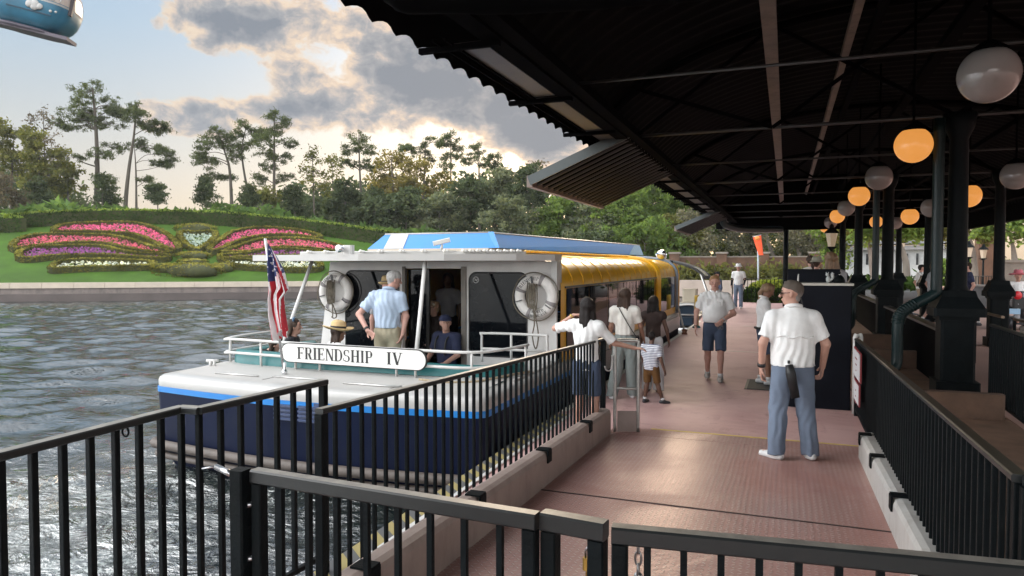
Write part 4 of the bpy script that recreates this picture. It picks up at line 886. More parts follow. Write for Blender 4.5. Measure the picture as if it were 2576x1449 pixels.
# teal seat back round the stern well
tp_ = bez([(-7.22, 9.6, .59), (-7.32, 8.3, .59), (-7.2, 8.0, .59), (-6.2, 7.92, .59), (-5.2, 7.90, .60), (-4.2, 7.92, .60), (-3.5, 8.05, .60), (-3.25, 8.35, .60), (-3.2, 8.75, .60)], 6)
rows = []
for i, p in enumerate(tp_):
    d = (tp_[min(i+1, len(tp_)-1)]-tp_[max(i-1, 0)]).normalized(); n = Vector((-d.y, d.x, 0)); hgt = .16+.03*math.sin(i*.12)
    rows.append([p-n*.05, p-n*.035+Vector((0, 0, hgt-.02)), p-n*.01+Vector((0, 0, hgt)), p+n*.08+Vector((0, 0, hgt)), p+n*.12+Vector((0, 0, hgt-.03)), p+n*.14-Vector((0, 0, .55))])
MB().grid(rows).build('seat_back', teal, boat)
MB().box(-7.1, -3.3, 8.06, 8.55, .05, .45, bev=.04).build('stern_bench', teal, boat)
MB().box(-7.3, -3.1, 8.0, 9.8, .0, .05).build('well_floor', M('well_floor_paint', (.35, .34, .33), .6), boat)
# hand rails
def rail(name, pts, r=.019): return MB().tube(bez(pts, 5) if len(pts) > 2 else pts, r, 8).build(name, whitep, boat)
top = [P(567, 853, y=8.02), (-7.2, 7.86, .945), (-6.2, 7.80, .94), (-5.2, 7.76, .935), (-4.2, 7.76, .93), (-3.55, 7.84, .925), (-3.28, 8.15, .935), (-3.10, 8.62, .955)]
rail('top_rail', [(-7.42, 9.4, .95), (-7.44, 8.3, .95)]+top[0:]); rail('middle_rail', [(-7.42, 9.4, .76), (-7.44, 8.2, .76)]+[(Vector(p)-Vector((0, 0, .19))) for p in top])
for x, y in ((-7.43, 8.02), (-6.73, 7.84), (-6.12, 7.80), (-5.72, 7.785), (-4.55, 7.76), (-4.28, 7.76), (-3.55, 7.84), (-3.12, 8.58), (-7.43, 9.3)): rail('rail_post', [(x, y, .57), (x, y, .94)], .017)
rail('seat_rail', [(-4.05, 9.3, .60), (-4.05, 9.3, .96), (-4.0, 9.3, 1.01), (-3.15, 9.3, 1.01), (-3.07, 9.3, .96), (-3.07, 9.3, .60)]); rail('seat_rail', [(-4.05, 9.3, .79), (-3.07, 9.3, .79)]); rail('seat_rail', [(-3.6, 9.3, .6), (-3.6, 9.3, 1.0)])
MB().box(-4.1, -3.15, 9.32, 9.7, .42, .49, bev=.03).build('crew_seat', whitep, boat)
# cabin: rear wall with a doorway and two windows
wm = M('cabin_paint', (.70, .68, .66), .38, var=.06, vs=1.5, dirt=((.42, .39, .36), .25)); WY = 9.8; d0, d1 = -5.59, -4.58
def wallpoly(pts): return [(x, WY, z) for x, z in pts]
mb = MB()
mb.slab(wallpoly([(-7.26, .05), (d0, .05), (d0, 2.04), (-6.98, 2.04)]), .05).slab(wallpoly([(d1, .05), (-3.08, .05), (-3.10, 2.04), (d1, 2.04)]), .05).slab(wallpoly([(d0, 1.93), (d1, 1.93), (d1, 2.04), (d0, 2.04)]), .05)
mb.build('rear_wall', wm, boat)
def rrect(x0, x1, z0, z1, r, y, n=6):
    p = []
    for cx, cz, a0 in ((x1-r, z0+r, -90), (x1-r, z1-r, 0), (x0+r, z1-r, 90), (x0+r, z0+r, 180)):
        for i in range(n+1): a = R(a0+90*i/n); p.append((cx+r*math.cos(a), y, cz+r*math.sin(a)))
    return p
for x0, x1, z0, z1 in ((-6.68, -5.70, .52, 1.885), (-4.47, -3.55, .62, 1.865)):
    wn = MB().slab(rrect(x0, x1, z0, z1, .11, WY-.004), .012).build('window', glass, boat)
    MB().tube(rrect(x0-.005, x1+.005, z0-.005, z1+.005, .115, WY-.004), .012, 6, closed=True).build('window_seal', M('black_rubber_seal', (.01, .01, .01), .5), wn)
mb = MB(); c0 = Vector((-4.36, WY-.012, 1.76)); q = [c0+Vector((.045*math.cos(a), 0, .045*math.sin(a))) for a in [2*math.pi*i/24 for i in range(24)]]
mb.tube(q, .006, 6, closed=True).tube([c0+Vector((-.03, 0, .03)), c0+Vector((.03, 0, -.03))], .005, 6).tube([c0+Vector((-.024, 0, -.004)), c0+Vector((.026, 0, .0))], .006, 6).tube([c0+Vector((.026, 0, .006)), c0+Vector((.018, 0, .024)), c0+Vector((.03, 0, .03))], .003, 5)
mb.build('no_smoking_sign', M('sticker_white', (.55, .55, .55), .5), boat.children[-2] if False else boat)
mb = MB(); mb.box(d0-.03, d0+.02, WY-.03, WY+.03, .05, 1.96).box(d1-.02, d1+.06, WY-.03, WY+.03, .05, 1.96).build('door_frame', beamgrey, boat)
dr = MB().box(d0+.03, d0+.36, WY+.07, WY+.09, .08, 1.91).build('sliding_door', glass, boat)
MB().box(d0+.35, d0+.40, WY+.06, WY+.10, .06, 1.92).build('door_stile', M('dark_bronze', (.02, .018, .017), .4), dr)
# cabin sides and roof, swept along the boat
cx_, hw = -5.08, 2.03
def prof(y, o=0.0):
    p = [(hw+o, .55), (hw+o, 1.66), (hw-.02+o, 1.80), (hw-.09+o, 1.93), (hw-.22+o*.8, 2.03+o*.6), (hw-.42, 2.095+o), (hw-.8, 2.145+o), (hw-1.4, 2.18+o), (0, 2.19+o)]
    return [(cx_+x, y, z) for x, z in p]+[(cx_-x, y, z) for x, z in reversed(p[:-1])]
ys = [9.86]+list(np.arange(10.4, 21.4, .6))+[21.45]
side = MB().grid([[(x+(.006*math.sin(i*2.1+k)), y, z+.004*math.sin(i*1.7+k*.8)) for k, (x, y, z) in enumerate(prof(y))] for i, y in enumerate(ys)])
cab = side.build('cabin_shell', yellow, boat)
for y_ in np.arange(10.5, 21.2, .62): MB().tube([(x, y_, z) for x, _, z in prof(y_, .003) if z > 1.62], .0075, 5).build('panel_seam', yellow, cab)
for s in (1, -1):
    xo = cx_+s*(hw+.006)
    y = 10.1
    for yy in (1.32, 1.32, 1.32, 1.32, 1.32, 1.22):
        wn = MB().box(min(xo, xo+s*.012), max(xo, xo+s*.012), y+.03, y+yy-.03, .74, 1.635).build('side_window', glass, boat)
        y += yy
    wn = MB().box(min(xo, xo+s*.012), max(xo, xo+s*.012), 18.35, 21.2, .74, 1.63).build('side_window', glass, boat)
    mb = MB(); mb.box(min(xo, xo+s*.02), max(xo, xo+s*.02), 10.05, 17.95, 1.64, 1.67).box(min(xo, xo+s*.02), max(xo, xo+s*.02), 10.05, 17.95, .70, .738).build('window_trim', M('window_trim_black', (.02, .02, .02), .35), boat)
    MB().box(min(xo-s*.1, xo+s*.10), max(xo-s*.1, xo+s*.10), 10.9, 21.6, .12, .46, bev=.03).build('boarding_ledge', white, boat)
for y, mt, nm in ((18.0, yellow, 'roof_arch'), (18.28, yellow, 'roof_arch'), (21.4, M('grey_blue_frame', (.22, .27, .34), .35), 'front_frame'), (21.62, yellow, 'roof_arch')):
    MB().tube([(x, y, z) for x, y, z in prof(y, .03)], .05, 8).build(nm, mt, boat)
MB().box(cx_-1.95, cx_+1.95, 21.40, 21.44, .5, 2.1).build('front_windscreen', glass, boat)
MB().box(cx_-2.0, cx_+2.0, 9.9, 21.35, .0, .05).build('cabin_floor', M('cabin_carpet', (.03, .03, .035), .9), boat)
for y in (10.35, 11.3, 12.25, 13.2):
    MB().box(-4.62, -3.4, y, y+.42, .30, .48, bev=.03).box(-4.62, -3.4, y+.36, y+.45, .482, .98, bev=.02).build('cabin_seat', M('cabin_seat_vinyl', (.02, .045, .05), .5), boat)
# rear roof slab, light rail and the blue roof box
ro = [(-7.62, 8.72), (-5.6, 8.52), (-4.3, 8.6), (-3.45, 9.1), (-3.06, 9.62), (-3.06, 9.95), (-7.25, 9.95)]
rr_ = MB().prism(ro, 2.045, 2.135).build('rear_roof', white, boat)
MB().slab([(-7.0, 9.05, 2.136), (-5.5, 8.9, 2.136), (-4.2, 9.05, 2.136), (-3.6, 9.9, 2.136), (-7.0, 9.95, 2.136)][::1], -.05).build('roof_step', white, boat)
MB().box(-3.14, -3.055, 9.70, 9.93, 1.62, 2.044).build('corner_return', white, boat)
def bulbs(pts, n, mat, holder, r=.022):
    pts = [Vector(p) for p in pts]; mb = MB(); mb.tube([p+Vector((0, 0, .03)) for p in pts], .008, 5).build('lamp_cable', holder, boat)
    Ls = [0]
    for a, b in zip(pts[:-1], pts[1:]): Ls.append(Ls[-1]+(b-a).length)
    for i in range(n):
        d = Ls[-1]*(i+.5)/n; k = max(j for j in range(len(Ls)-1) if Ls[j] <= d); p = pts[k]+(pts[k+1]-pts[k])*((d-Ls[k])/(Ls[k+1]-Ls[k]))
        b = MB().ball(p+Vector((0, -.02, .035)), r*1.2, 8).build('bulb', mat, boat); MB().lathe([(r*.9, -.03), (r*.9, .03)], p+Vector((.025, .0, .03)), 8, axis=(1, 0, 0)).build('bulb_socket', holder, b)
bulb = M('clear_bulb', (.75, .72, .66), .15); goldbulb = M('amber_bulb', (.75, .48, .16), .2)
bulbs([(-6.95, 9.0, 2.15), (-5.5, 8.86, 2.15), (-4.3, 8.98, 2.15)], 8, bulb, whitep); bulbs([(-4.25, 9.0, 2.15), (-3.65, 9.85, 2.16)], 9, bulb, whitep)
bulbs([(-3.7, 10.1, 2.16), (-3.75, 17.8, 2.16)], 40, goldbulb, yellow, .018)
MB().slab([(-6.55, 10.25, 2.19), (-4.35, 10.25, 2.19), (-4.35, 22.9, 2.19), (-6.55, 22.9, 2.19)], -.06).build('roof_box_base', white, boat)
bb = MB()
bx = [(-6.62, -6.30), (-4.25, -4.40)]
v = [(-6.62, 10.35, 2.252), (-4.28, 10.35, 2.252), (-4.25, 22.7, 2.27), (-6.55, 22.7, 2.27), (-6.36, 10.5, 2.50), (-4.44, 10.5, 2.50), (-4.42, 22.9, 2.60), (-6.38, 22.9, 2.60)]
bb.add(v, [(0, 1, 5, 4), (1, 2, 6, 5), (2, 3, 7, 6), (3, 0, 4, 7), (4, 5, 6, 7)]); box_ = bb.build('roof_box', sblue, boat)
MB().add([(-6.30, 10.342, 2.256), (-5.93, 10.342, 2.256), (-5.90, 10.488, 2.497), (-6.24, 10.488, 2.497)], [(0, 1, 2, 3)]).build('pale_panel', white, box_)
MB().tube([(-6.36, 10.5, 2.503), (-4.44, 10.5, 2.503), (-4.42, 22.9, 2.603)], .014, 6).build('box_edge_trim', white, box_)
MB().slab([(-4.30, 10.36, 2.255), (-4.20, 10.34, 2.255), (-4.36, 10.48, 2.515), (-4.46, 10.50, 2.515)], .02).build('corner_cap', sblue, box_)
MB().add([(-4.243, 20.4, 2.268), (-4.243, 22.6, 2.275), (-4.415, 22.8, 2.595), (-4.41, 22.0, 2.59)], [(0, 1, 2, 3)]).build('pale_wedge', M('pale_wedge_blue', (.20, .42, .60), .35), box_)  # paler blue wedge at the far end of the box side
# horn, camera, searchlight
hn = MB().box(-5.93, -5.78, 8.62, 8.72, 2.136, 2.27, bev=.02).build('horn_box', whitep, boat)
MB().lathe([(.055, -.10), (.05, -.02), (.03, .02)], (-5.9, 8.58, 2.215), 14, axis=(0, 1, 0)).build('horn_bell', chrome, hn)
c0 = Vector((-4.80, 9.5, 2.19)); MB().tube([c0, c0+Vector((.02, 0, .10))], .02, 8).build('camera_stalk', whitep, boat); ck = boat.children[-1]
MB().beam(c0+Vector((-.10, -.06, .11)), c0+Vector((.12, .06, .17)), .08, .07, bev=.01).build('camera_housing', whitep, ck)
s0 = P(1664, 640, y=21.4); st = MB().tube([s0+Vector((0, 0, -.35)), s0+Vector((0, 0, -.16))], .03, 8).tube([s0+Vector((-.16, 0, .02)), s0+Vector((-.13, 0, -.12)), s0+Vector((0, 0, -.17)), s0+Vector((.13, 0, -.12)), s0+Vector((.16, 0, .02))], .015, 6).build('searchlight_yoke', chrome, boat)
MB().lathe([(.12, -.12), (.135, -.1), (.135, .1), (.08, .17), (.02, .19)], s0, 18, axis=(0, 1, .15)).build('searchlight', chrome, boat)
# bow: bulwark and mooring line post
MB().grid([[(x, y, z) for x, y in outline(.02) if y > 21.45] for z in (.57, .80, .95)], sm=True).build('bow_bulwark', white, boat)
MB().box(-4.4, -3.12, 21.55, 21.7, .5, 1.05).box(-3.35, -3.02, 21.2, 22.2, .05, .62, bev=.05).build('bow_gate', white, boat)
MB().ball((-3.2, 22.0, .78), (.14, .3, .22), 14).build('bow_fender', M('cream_fender', (.62, .58, .48), .4), boat)
# canopy poles over the stern
for a, b in (((-6.74, 9.0, 2.04), (-6.72, 8.15, .60)), ((-4.65, 8.72, 2.04), (-4.40, 7.95, .60))): MB().tube([a, b], .028, 10).build('roof_pole', whitep, boat)
# name board
nb_ = MB(); x0, x1, z0, z1, yb = -6.27, -4.11, .705, .945, 7.705
tl = lambda x: (x-x0)/(x1-x0)*-.012
def stadium(g_, y): return [(x, y, z+tl(x)) for x, _, z in rrect(x0-g_, x1+g_, z0-g_, z1+g_, (z1-z0)/2+g_-.001, y, 10)]
nb_.slab(stadium(.012, yb+.004), .028); board = nb_.build('name_board', ink, boat)
MB().slab(stadium(0, yb), .02).build('board_face', M('board_white_paint', (.74, .73, .70), .4, var=.05, vs=6), board)
mb = MB(); write(mb, 'FRIENDSHIP', (-6.015, yb-.004, .748), (1, 0, -.005), (0, 0, 1), .155, gap=.06, width=1.155); write(mb, 'IV', (-4.655, yb-.004, .742), (1, 0, -.005), (0, 0, 1), .155, gap=.05, width=.225)
mb.build('lettering', ink, board)
# ================================================================== life rings
strap = M('grey_strap', (.24, .22, .22), .6); rope = M('old_rope', (.17, .145, .11), .9, var=.35, vs=30, bump=.6, bs=120)
ringm = M('ring_foam', (.72, .69, .66), .5, var=.07, vs=5, dirt=((.45, .4, .36), .35))
def life_ring(c, rad, label, rng_, lower):
    c = Vector(c); t = thing('life_ring', label, 'life ring', c, group='life rings on the cabin wall'); tr = rad*.24; rm_ = rad-tr; n = 40
    rows = [[c+Vector(((rm_+tr*math.cos(b))*math.cos(a), -tr*.72*math.sin(b), (rm_+tr*math.cos(b))*math.sin(a))) for b in [2*math.pi*j/14 for j in range(14)]] for a in [2*math.pi*i/n for i in range(n+1)]]
    MB().grid(rows, closed=True).build('ring_body', ringm, t)
    for k, a0 in enumerate((68, 158, 248, 338)):
        a0 += 0 if lower else -8
        rows = [[c+Vector(((rm_+(tr+.006)*math.cos(b))*math.cos(R(a)), -(tr*.72+.006)*math.sin(b), (rm_+(tr+.006)*math.cos(b))*math.sin(R(a)))) for b in [2*math.pi*j/14 for j in range(14)]] for a in np.linspace(a0-6, a0+6, 4)]
        MB().grid(rows, closed=True).build('strap', strap, t)
    q = []
    for i in range(65):
        a = 2*math.pi*i/64; rr = rad+.012+(.016 if lower else .022)*abs(math.sin(2*(a-R(68))))
        q.append(c+Vector((rr*math.cos(a), -.02, rr*math.sin(a))))
    MB().tube(q, .009, 6, closed=True).build('grab_rope', rope, t)
    mb = MB()
    for k in range(5):
        x = -.02+.028*(k-2); zt = rad*.55+.03*rng_.random(); zb = -rad*.45-.05*rng_.random()
        mb.tube(bez([c+Vector((x-.012, -.10-.012*k, zt)), c+Vector((x-.02, -.115, 0)), c+Vector((x, -.11, zb)), c+Vector((x+.022, -.115, 0)), c+Vector((x+.010, -.10, zt))], 6), .010, 6)
    z = -rad*.45
    mb.tube(bez([c+Vector((0, -.11, z)), c+Vector((.02, -.12, -rad-.05)), c+Vector((-.02, -.09, -rad-(.25 if lower else .08))), c+Vector((.03, -.09, -rad-(.42 if lower else .10))), c+Vector((.07, -.09, -rad-(.22 if lower else .05))), c+Vector((.02, -.12, -rad*.6))], 7), .010, 6)
    mb.build('rope_coil', rope, t)
    fy = -tr*.72-.003; mb = MB(); write_arc(mb, 'FRIENDSHIP', c+Vector((0, fy, 0)), (1, 0, 0), (0, 0, 1), rm_+.012, 158, 76, .05)
    if lower: write_arc(mb, 'WORLD', c+Vector((0, fy, 0)), (1, 0, 0), (0, 0, 1), rm_-.025, 258, 306, .042); write_arc(mb, 'SHOWCASE', c+Vector((0, fy, 0)), (1, 0, 0), (0, 0, 1), rm_+.03, 247, 312, .042)
    mb.build('lettering', ink, t)
    mb = MB()
    for a in (100, 195, 325): d = Vector((math.cos(R(a)), 0, math.sin(R(a)))); mb.beam(c+d*(rm_-.05)+Vector((0, -tr*.76, 0)), c+d*(rm_+.05)+Vector((0, -tr*.76, 0)), .03, .012)
    mb.build('reflector', M('dark_tape', (.07, .07, .075), .5), t)
q = P(845, 735, y=9.70); life_ring(q, .315, 'white life ring with coiled rope beside the left cabin window', rnd, False)
q = P(1348, 746, y=9.69); life_ring(q, .325, 'white life ring with hanging rope loops at the right corner of the cabin wall', rnd, True)
tr_ = thing('deck_rope', 'tan rope lying along the right side of the ferry foredeck', 'rope', (-3.7, 7.7, .58))
MB().tube(bez([(-4.15, 7.62, .595), (-3.8, 7.55, .595), (-3.5, 7.66, .595), (-3.28, 7.85, .62), (-3.14, 8.2, .63), (-3.08, 8.7, .60)], 6), .016, 8).build('rope_line', M('tan_rope', (.30, .24, .16), .9, var=.3, vs=40), tr_)
# ================================================================== flag at the stern
fb, ft = P(716, 966, y=7.42), P(667, 600, y=7.28)
t = thing('national_flag', 'drooping striped flag with a starred canton on a staff at the ferry stern', 'flag', (fb.x, fb.y, .574))
MB().tube([Vector((fb.x, fb.y, .574)), ft], .017, 10).build('staff', steel, t); MB().lathe([(.035, 0), (.035, .05), (.022, .07), (.022, .16)], (fb.x, fb.y, .575), 12).build('socket', chrome, t)
fr = M('flag_red', (.42, .018, .03), .8, var=.15, vs=12); fw_ = M('flag_white', (.62, .58, .58), .8, var=.12, vs=12); fbm = M('flag_blue', (.022, .03, .11), .8, var=.2, vs=12)
mb = MB(); NA, NB = 78, 70; V = []; ax = (ft-fb).normalized()
def flag_pt(a, b):
    pz = ft-ax*(.03+.05*a)                                   # gathered at the head of the staff
    eL = np.interp(b, [0, .3, .75, 1], [-.015, -.035, -.03, .03]); eR = np.interp(b, [0, .12, .3, .5, .58, .75, 1], [.06, .14, .24, .31, .23, .24, .29])
    zz = pz.z-b*(1.20-.10*a+.07*math.sin(a*7))-.03*a
    x = ft.x+eL+(eR-eL)*(a**.9)+.02*b; fold = .055*math.sin(a*16+b*2.2)*min(1, b*4)+.03*math.sin(a*29+1+b*3)*min(1, b*3)
    return Vector((x, ft.y+.03+fold, zz))
for i in range(NA+1):
    for j in range(NB+1): V.append(flag_pt(i/NA, j/NB))
for i in range(NA):
    for j in range(NB):
        a, b = (i+.5)/NA, (j+.5)/NB; skew = a+(.32*max(0, b-.2) if a > .55 else -.22*max(0, b-.25) if a < .28 else 0)
        mi = 2 if (b < .40-.22*max(0, a-.45) and a < .92) else int((a*13+ (3.2*(b-.3) if a > .62 else 0) - (3.0*(b-.35) if a < .22 else 0))) % 2
        if mi == 2:
            su, sv_ = (a*9) % 1-.5, (b*26) % 1-.5
            if (int(a*9)+int(b*26)) % 2 == 0 and abs(su)*1.1+abs(sv_)*1.1 < .42 and .06 < b < .36: mi = 1
        k = i*(NB+1)+j; mb.F.append([k, k+1, k+NB+2, k+NB+1]); mb.I.append(mi); mb.S.append(True)
mb.V = [tuple(v) for v in V]; mb.build('cloth', [fr, fw_, fbm], t)
# ================================================================== gondola overhead
def gondola():
    d = 30; gp = lambda x, y, dd=d: P(x, y, d=dd)
    c = gp(92, 12); k = d/FPX
    t = thing('cable_car_cabin', 'blue cable car cabin with clouds painted on it, hanging at the top left corner', 'cable car', c)
    rt = Vector((math.cos(YAW), math.sin(YAW), 0)); vw = Vector((-math.sin(YAW), math.cos(YAW), 0)); upv = Vector((0, 0, 1))
    ang = R(-13); ex = (rt*math.cos(R(10))+vw*math.sin(R(10))); ex = (ex+upv*math.sin(ang)).normalized(); ey = vw*math.cos(R(10))-rt*math.sin(R(10)); ez = ex.cross(ey).normalized()
    if ez.z < 0: ez = -ez
    Wd, D = 3.2, 2.3
    prof_ = [(-1.62, .60), (-1.50, .74), (-1.2, .86), (-.8, .945), (-.3, .99), (.1, 1.0), (.6, .98), (1.1, .92), (1.5, .80), (1.7, .6)]
    def pt(u, v, w_): return c+ex*(u)+ey*(v)+ez*(w_*.66)
    def ringpts(s, w_, n=40, o=0.0):
        q = []
        for i in range(n):
            a = 2*math.pi*i/n; ca, sa = math.cos(a), math.sin(a); p_ = 4.0
            r_ = 1/(abs(ca)**p_+abs(sa)**p_)**(1/p_); q.append(pt(r_*ca*(Wd/2*s+o), r_*sa*(D/2*s+o), w_))
        return q
    bl = M('cabin_blue', (.022, .13, .21), .35, var=.25, vs=1.2)
    MB().grid([ringpts(s, w_) for w_, s in prof_[:6]], closed=True).build('lower_shell', bl, t)
    MB().grid([ringpts(s, w_) for w_, s in prof_[5:]], closed=True).build('window_band', M('cabin_glazing', (.36, .30, .26), .1, var=.3, vs=1.5), t)
    MB().grid([ringpts(.99, -.05, o=.01), ringpts(.995, .06, o=.015)], closed=True).build('white_band', white, t)
    MB().grid([ringpts(.6, 1.7), ringpts(.45, 1.85), ringpts(.01, 1.9)], closed=True).build('roof', bl, t)
    mb = MB(); mb.grid([ringpts(.60, -1.62), ringpts(.66, -1.66), ringpts(.70, -1.80), ringpts(.45, -1.86), ringpts(.01, -1.86)], closed=True).build('floor_pan', M('cabin_underside', (.10, .085, .11), .6), t)
    mb = MB()
    a0 = [pt(-1.45, -.55, -1.72), pt(1.75, -.75, -1.72), pt(1.75, .2, -1.72), pt(-1.45, .2, -1.72)]
    mb.slab(a0, .14).build('bumper_bar', M('cabin_bumper', (.12, .10, .125), .6), t)
    for u in (-.95, 1.58):
        v0 = -D/2*.985-.02 if u < 1 else -.55; MB().beam(pt(u, v0, -.35), pt(u, v0+.02, .95), .22, .14, bev=.03).build('door_buffer', M('door_buffer_rubber', (.05, .04, .045), .6), t)
    for grp_ in (((.30, -.42, .16), (.48, -.36, .18), (.68, -.44, .13), (.5, -.5, .17)), ((1.12, -.55, .06),), ((1.32, -.52, .05),)):
        mb = MB()
        for u, w_, r_ in grp_: mb.lathe([(r_, 0), (r_*.9, .03), (.01, .035)], pt(u, -D/2*.99, w_), 16, axis=-ey)
        mb.build('painted_cloud', white, t)
    mb = MB(); mb.beam(pt(-.55, -D/2*.955, -.80), pt(1.15, -D/2*.955, -.80), .03, .05).build('slot_line', M('slot_dark', (.01, .04, .07), .6), t)
    mb = MB()
    for u in (.75, 1.1, 1.4): mb.beam(pt(u, -D/2*.98-.01, .12), pt(u, -D/2*.95-.01, 1.2), .12, .02)
    mb.build('window_mullion', whitep, t)
    MB().beam(c+Vector((0, 0, 1.2)), c+Vector((0, 0, 4.2)), .18, .18).build('hanger_arm', steel, t)
    cb = thing('haul_cable', 'steel cable that carries the blue cabin, above the picture', 'cable', c+Vector((0, 0, 4.2))); MB().tube([c+Vector((0, 0, 4.2))-ex*90, c+Vector((0, 0, 4.2))+ex*90], .03, 6).build('cable_strand', steel, cb)
gondola()
# ================================================================== people: one smooth surface per body, grown from joints
def smin(a, b, k):
    if k <= 0: return np.minimum(a, b)
    h = np.clip(.5+.5*(b-a)/k, 0, 1); return b+(a-b)*h-k*h*(1-h)
def field(prims, h, wr=0.0, seed=0.0, cuts=()):
    lo = np.full(3, 9.0); hi = -lo
    for p in prims:
        pts = [np.array(p[1], float)-max(p[3:5]) if p[0] == 'c' else np.array(p[1], float)-np.array(p[2])]
        pts += [np.array(p[1], float)+max(p[3:5]) if p[0] == 'c' else np.array(p[1], float)+np.array(p[2])]
        if p[0] == 'c': pts += [np.array(p[2], float)-max(p[3:5]), np.array(p[2], float)+max(p[3:5])]
        lo = np.minimum(lo, np.min(pts, 0)); hi = np.maximum(hi, np.max(pts, 0))
    lo -= .05; hi += .05; n = np.ceil((hi-lo)/h).astype(int)+1
    ax = [lo[i]+h*np.arange(n[i]) for i in range(3)]; D = np.full(n, .3, np.float32)
    for p in prims:
        if p[0] == 'c': a, b, r0, r1, k, sy = np.array(p[1], float), np.array(p[2], float), p[3], p[4], p[5], p[6] if len(p) > 6 else 1.0; pl = np.minimum(a, b); ph = np.maximum(a, b); m = max(r0, r1)+.09
        else: c, r, k = np.array(p[1], float), np.array(p[2], float), p[3]; pl = c; ph = c; m = max(r)+.09
        i0 = np.maximum(((pl-m-lo)/h).astype(int), 0); i1 = np.minimum(((ph+m-lo)/h).astype(int)+2, n)
        X_, Y_, Z_ = np.meshgrid(*[ax[i][i0[i]:i1[i]].astype(np.float32) for i in range(3)], indexing='ij')
        if p[0] == 'c':
            ba = b-a; ba2 = ba.copy(); ba2[1] /= sy; px, py, pz = X_-a[0], (Y_-a[1])/sy, Z_-a[2]
            t = np.clip((px*ba2[0]+py*ba2[1]+pz*ba2[2])/max(1e-9, ba2@ba2), 0, 1)
            d = np.sqrt((px-t*ba2[0])**2+(py-t*ba2[1])**2+(pz-t*ba2[2])**2)-(r0+(r1-r0)*t)
            if sy < 1: d = d*(.5+.5*sy)
        else:
            px, py, pz = (X_-c[0]), (Y_-c[1]), (Z_-c[2]); k0 = np.sqrt((px/r[0])**2+(py/r[1])**2+(pz/r[2])**2); k1 = np.sqrt((px/r[0]**2)**2+(py/r[1]**2)**2+(pz/r[2]**2)**2)
            d = k0*(k0-1)/np.maximum(k1, 1e-6)
        for cpt, cn in (p[-1] if isinstance(p[-1], list) else []):
            cn = np.array(cn, float); cn /= np.linalg.norm(cn); d = np.maximum(d, (X_-cpt[0])*cn[0]+(Y_-cpt[1])*cn[1]+(Z_-cpt[2])*cn[2])
        S = D[i0[0]:i1[0], i0[1]:i1[1], i0[2]:i1[2]]; S[:] = smin(S, d, k)
    if wr or cuts:
        X_, Y_, Z_ = np.meshgrid(*[q.astype(np.float32) for q in ax], indexing='ij')
        if wr:
            ph = np.arctan2(Y_*1.3, X_)*1.0; fold = np.sin(X_*88+np.sin(Z_*7+seed)*3.2+np.sin(Z_*19+X_*8+seed*2)*1.1)+.8*np.sin(Y_*70+Z_*14+seed*3)
            D += wr*.62*fold*np.clip(.5+.6*np.sin(Z_*5+X_*4+seed*3), .08, 1)+wr*.55*np.sin(X_*17+Z_*13+seed+2*np.sin(Z_*9+seed))*np.sin(Y_*15-Z_*8+seed*2)
        for cpt, cn in cuts:
            cn = np.array(cn, float); cn /= np.linalg.norm(cn); D = np.maximum(D, (X_-cpt[0])*cn[0]+(Y_-cpt[1])*cn[1]+(Z_-cpt[2])*cn[2])
    return D, lo
def nets(D, lo, h):
    """surface nets: one vertex per crossed cell, one quad per crossed edge"""
    n = np.array(D.shape); S = D < 0; cs = n-1; acc = np.zeros((*cs, 3), np.float32); cnt = np.zeros(cs, np.float32); cross = []
    for ax in range(3):
        o = [a for a in range(3) if a != ax]; s0 = [slice(None)]*3; s1 = [slice(None)]*3; s0[ax] = slice(0, -1); s1[ax] = slice(1, None)
        A, B = D[tuple(s0)], D[tuple(s1)]; c = S[tuple(s0)] != S[tuple(s1)]; cross.append(c); I = np.argwhere(c)
        if len(I) == 0: continue
        t = A[c]/(A[c]-B[c]); p = I.astype(np.float32); p[:, ax] += t
        for da in (0, -1):
            for db in (0, -1):
                J = I.copy(); J[:, o[0]] += da; J[:, o[1]] += db; ok = ((J >= 0) & (J < cs)).all(1); np.add.at(acc, tuple(J[ok].T), p[ok]); np.add.at(cnt, tuple(J[ok].T), 1)
    m = cnt > 0; idx = np.full(cs, -1); idx[m] = np.arange(m.sum()); V = lo+h*(acc[m]/cnt[m][:, None]); F = []
    for ax in range(3):
        I = np.argwhere(cross[ax]); o = [(ax+1) % 3, (ax+2) % 3]
        I = I[(I[:, o[0]] > 0) & (I[:, o[1]] > 0) & (I[:, o[0]] < cs[o[0]]) & (I[:, o[1]] < cs[o[1]])]
        if len(I) == 0: continue
        q = []
        for da, db in ((-1, -1), (0, -1), (0, 0), (-1, 0)):
            J = I.copy(); J[:, o[0]] += da; J[:, o[1]] += db; q.append(idx[tuple(J.T)])
        q = np.stack(q, 1); inside = S[tuple(I.T)]; q[~inside] = q[~inside][:, ::-1]; F.append(q[(q >= 0).all(1)])
    return V, np.concatenate(F)
def grow(name, prims, h, mat, parent, wr=0.0, seed=0.0, cuts=(), sm=True):
    D, lo = field(prims, h, wr, seed, cuts); V, F = nets(D, lo, h); return link(name, npmesh(name, V, F, sm), mat, parent, True)
skin = M('fair_skin', (.48, .27, .205), .55, var=.08, vs=9); skinr = M('ruddy_skin', (.52, .29, .23), .55, var=.1, vs=9); skind = M('brown_skin', (.115, .055, .035), .5, var=.1, vs=9); skinm = M('tan_skin', (.29, .15, .10), .55, var=.1, vs=9)
lipm = M('lips', (.32, .10, .085), .5); eyem = M('dark_eye', (.02, .016, .013), .25)
def cloth(n, c, r=.85): return M(n, c, r, var=.1, vs=7, bump=.25, bs=160, spec=.2)
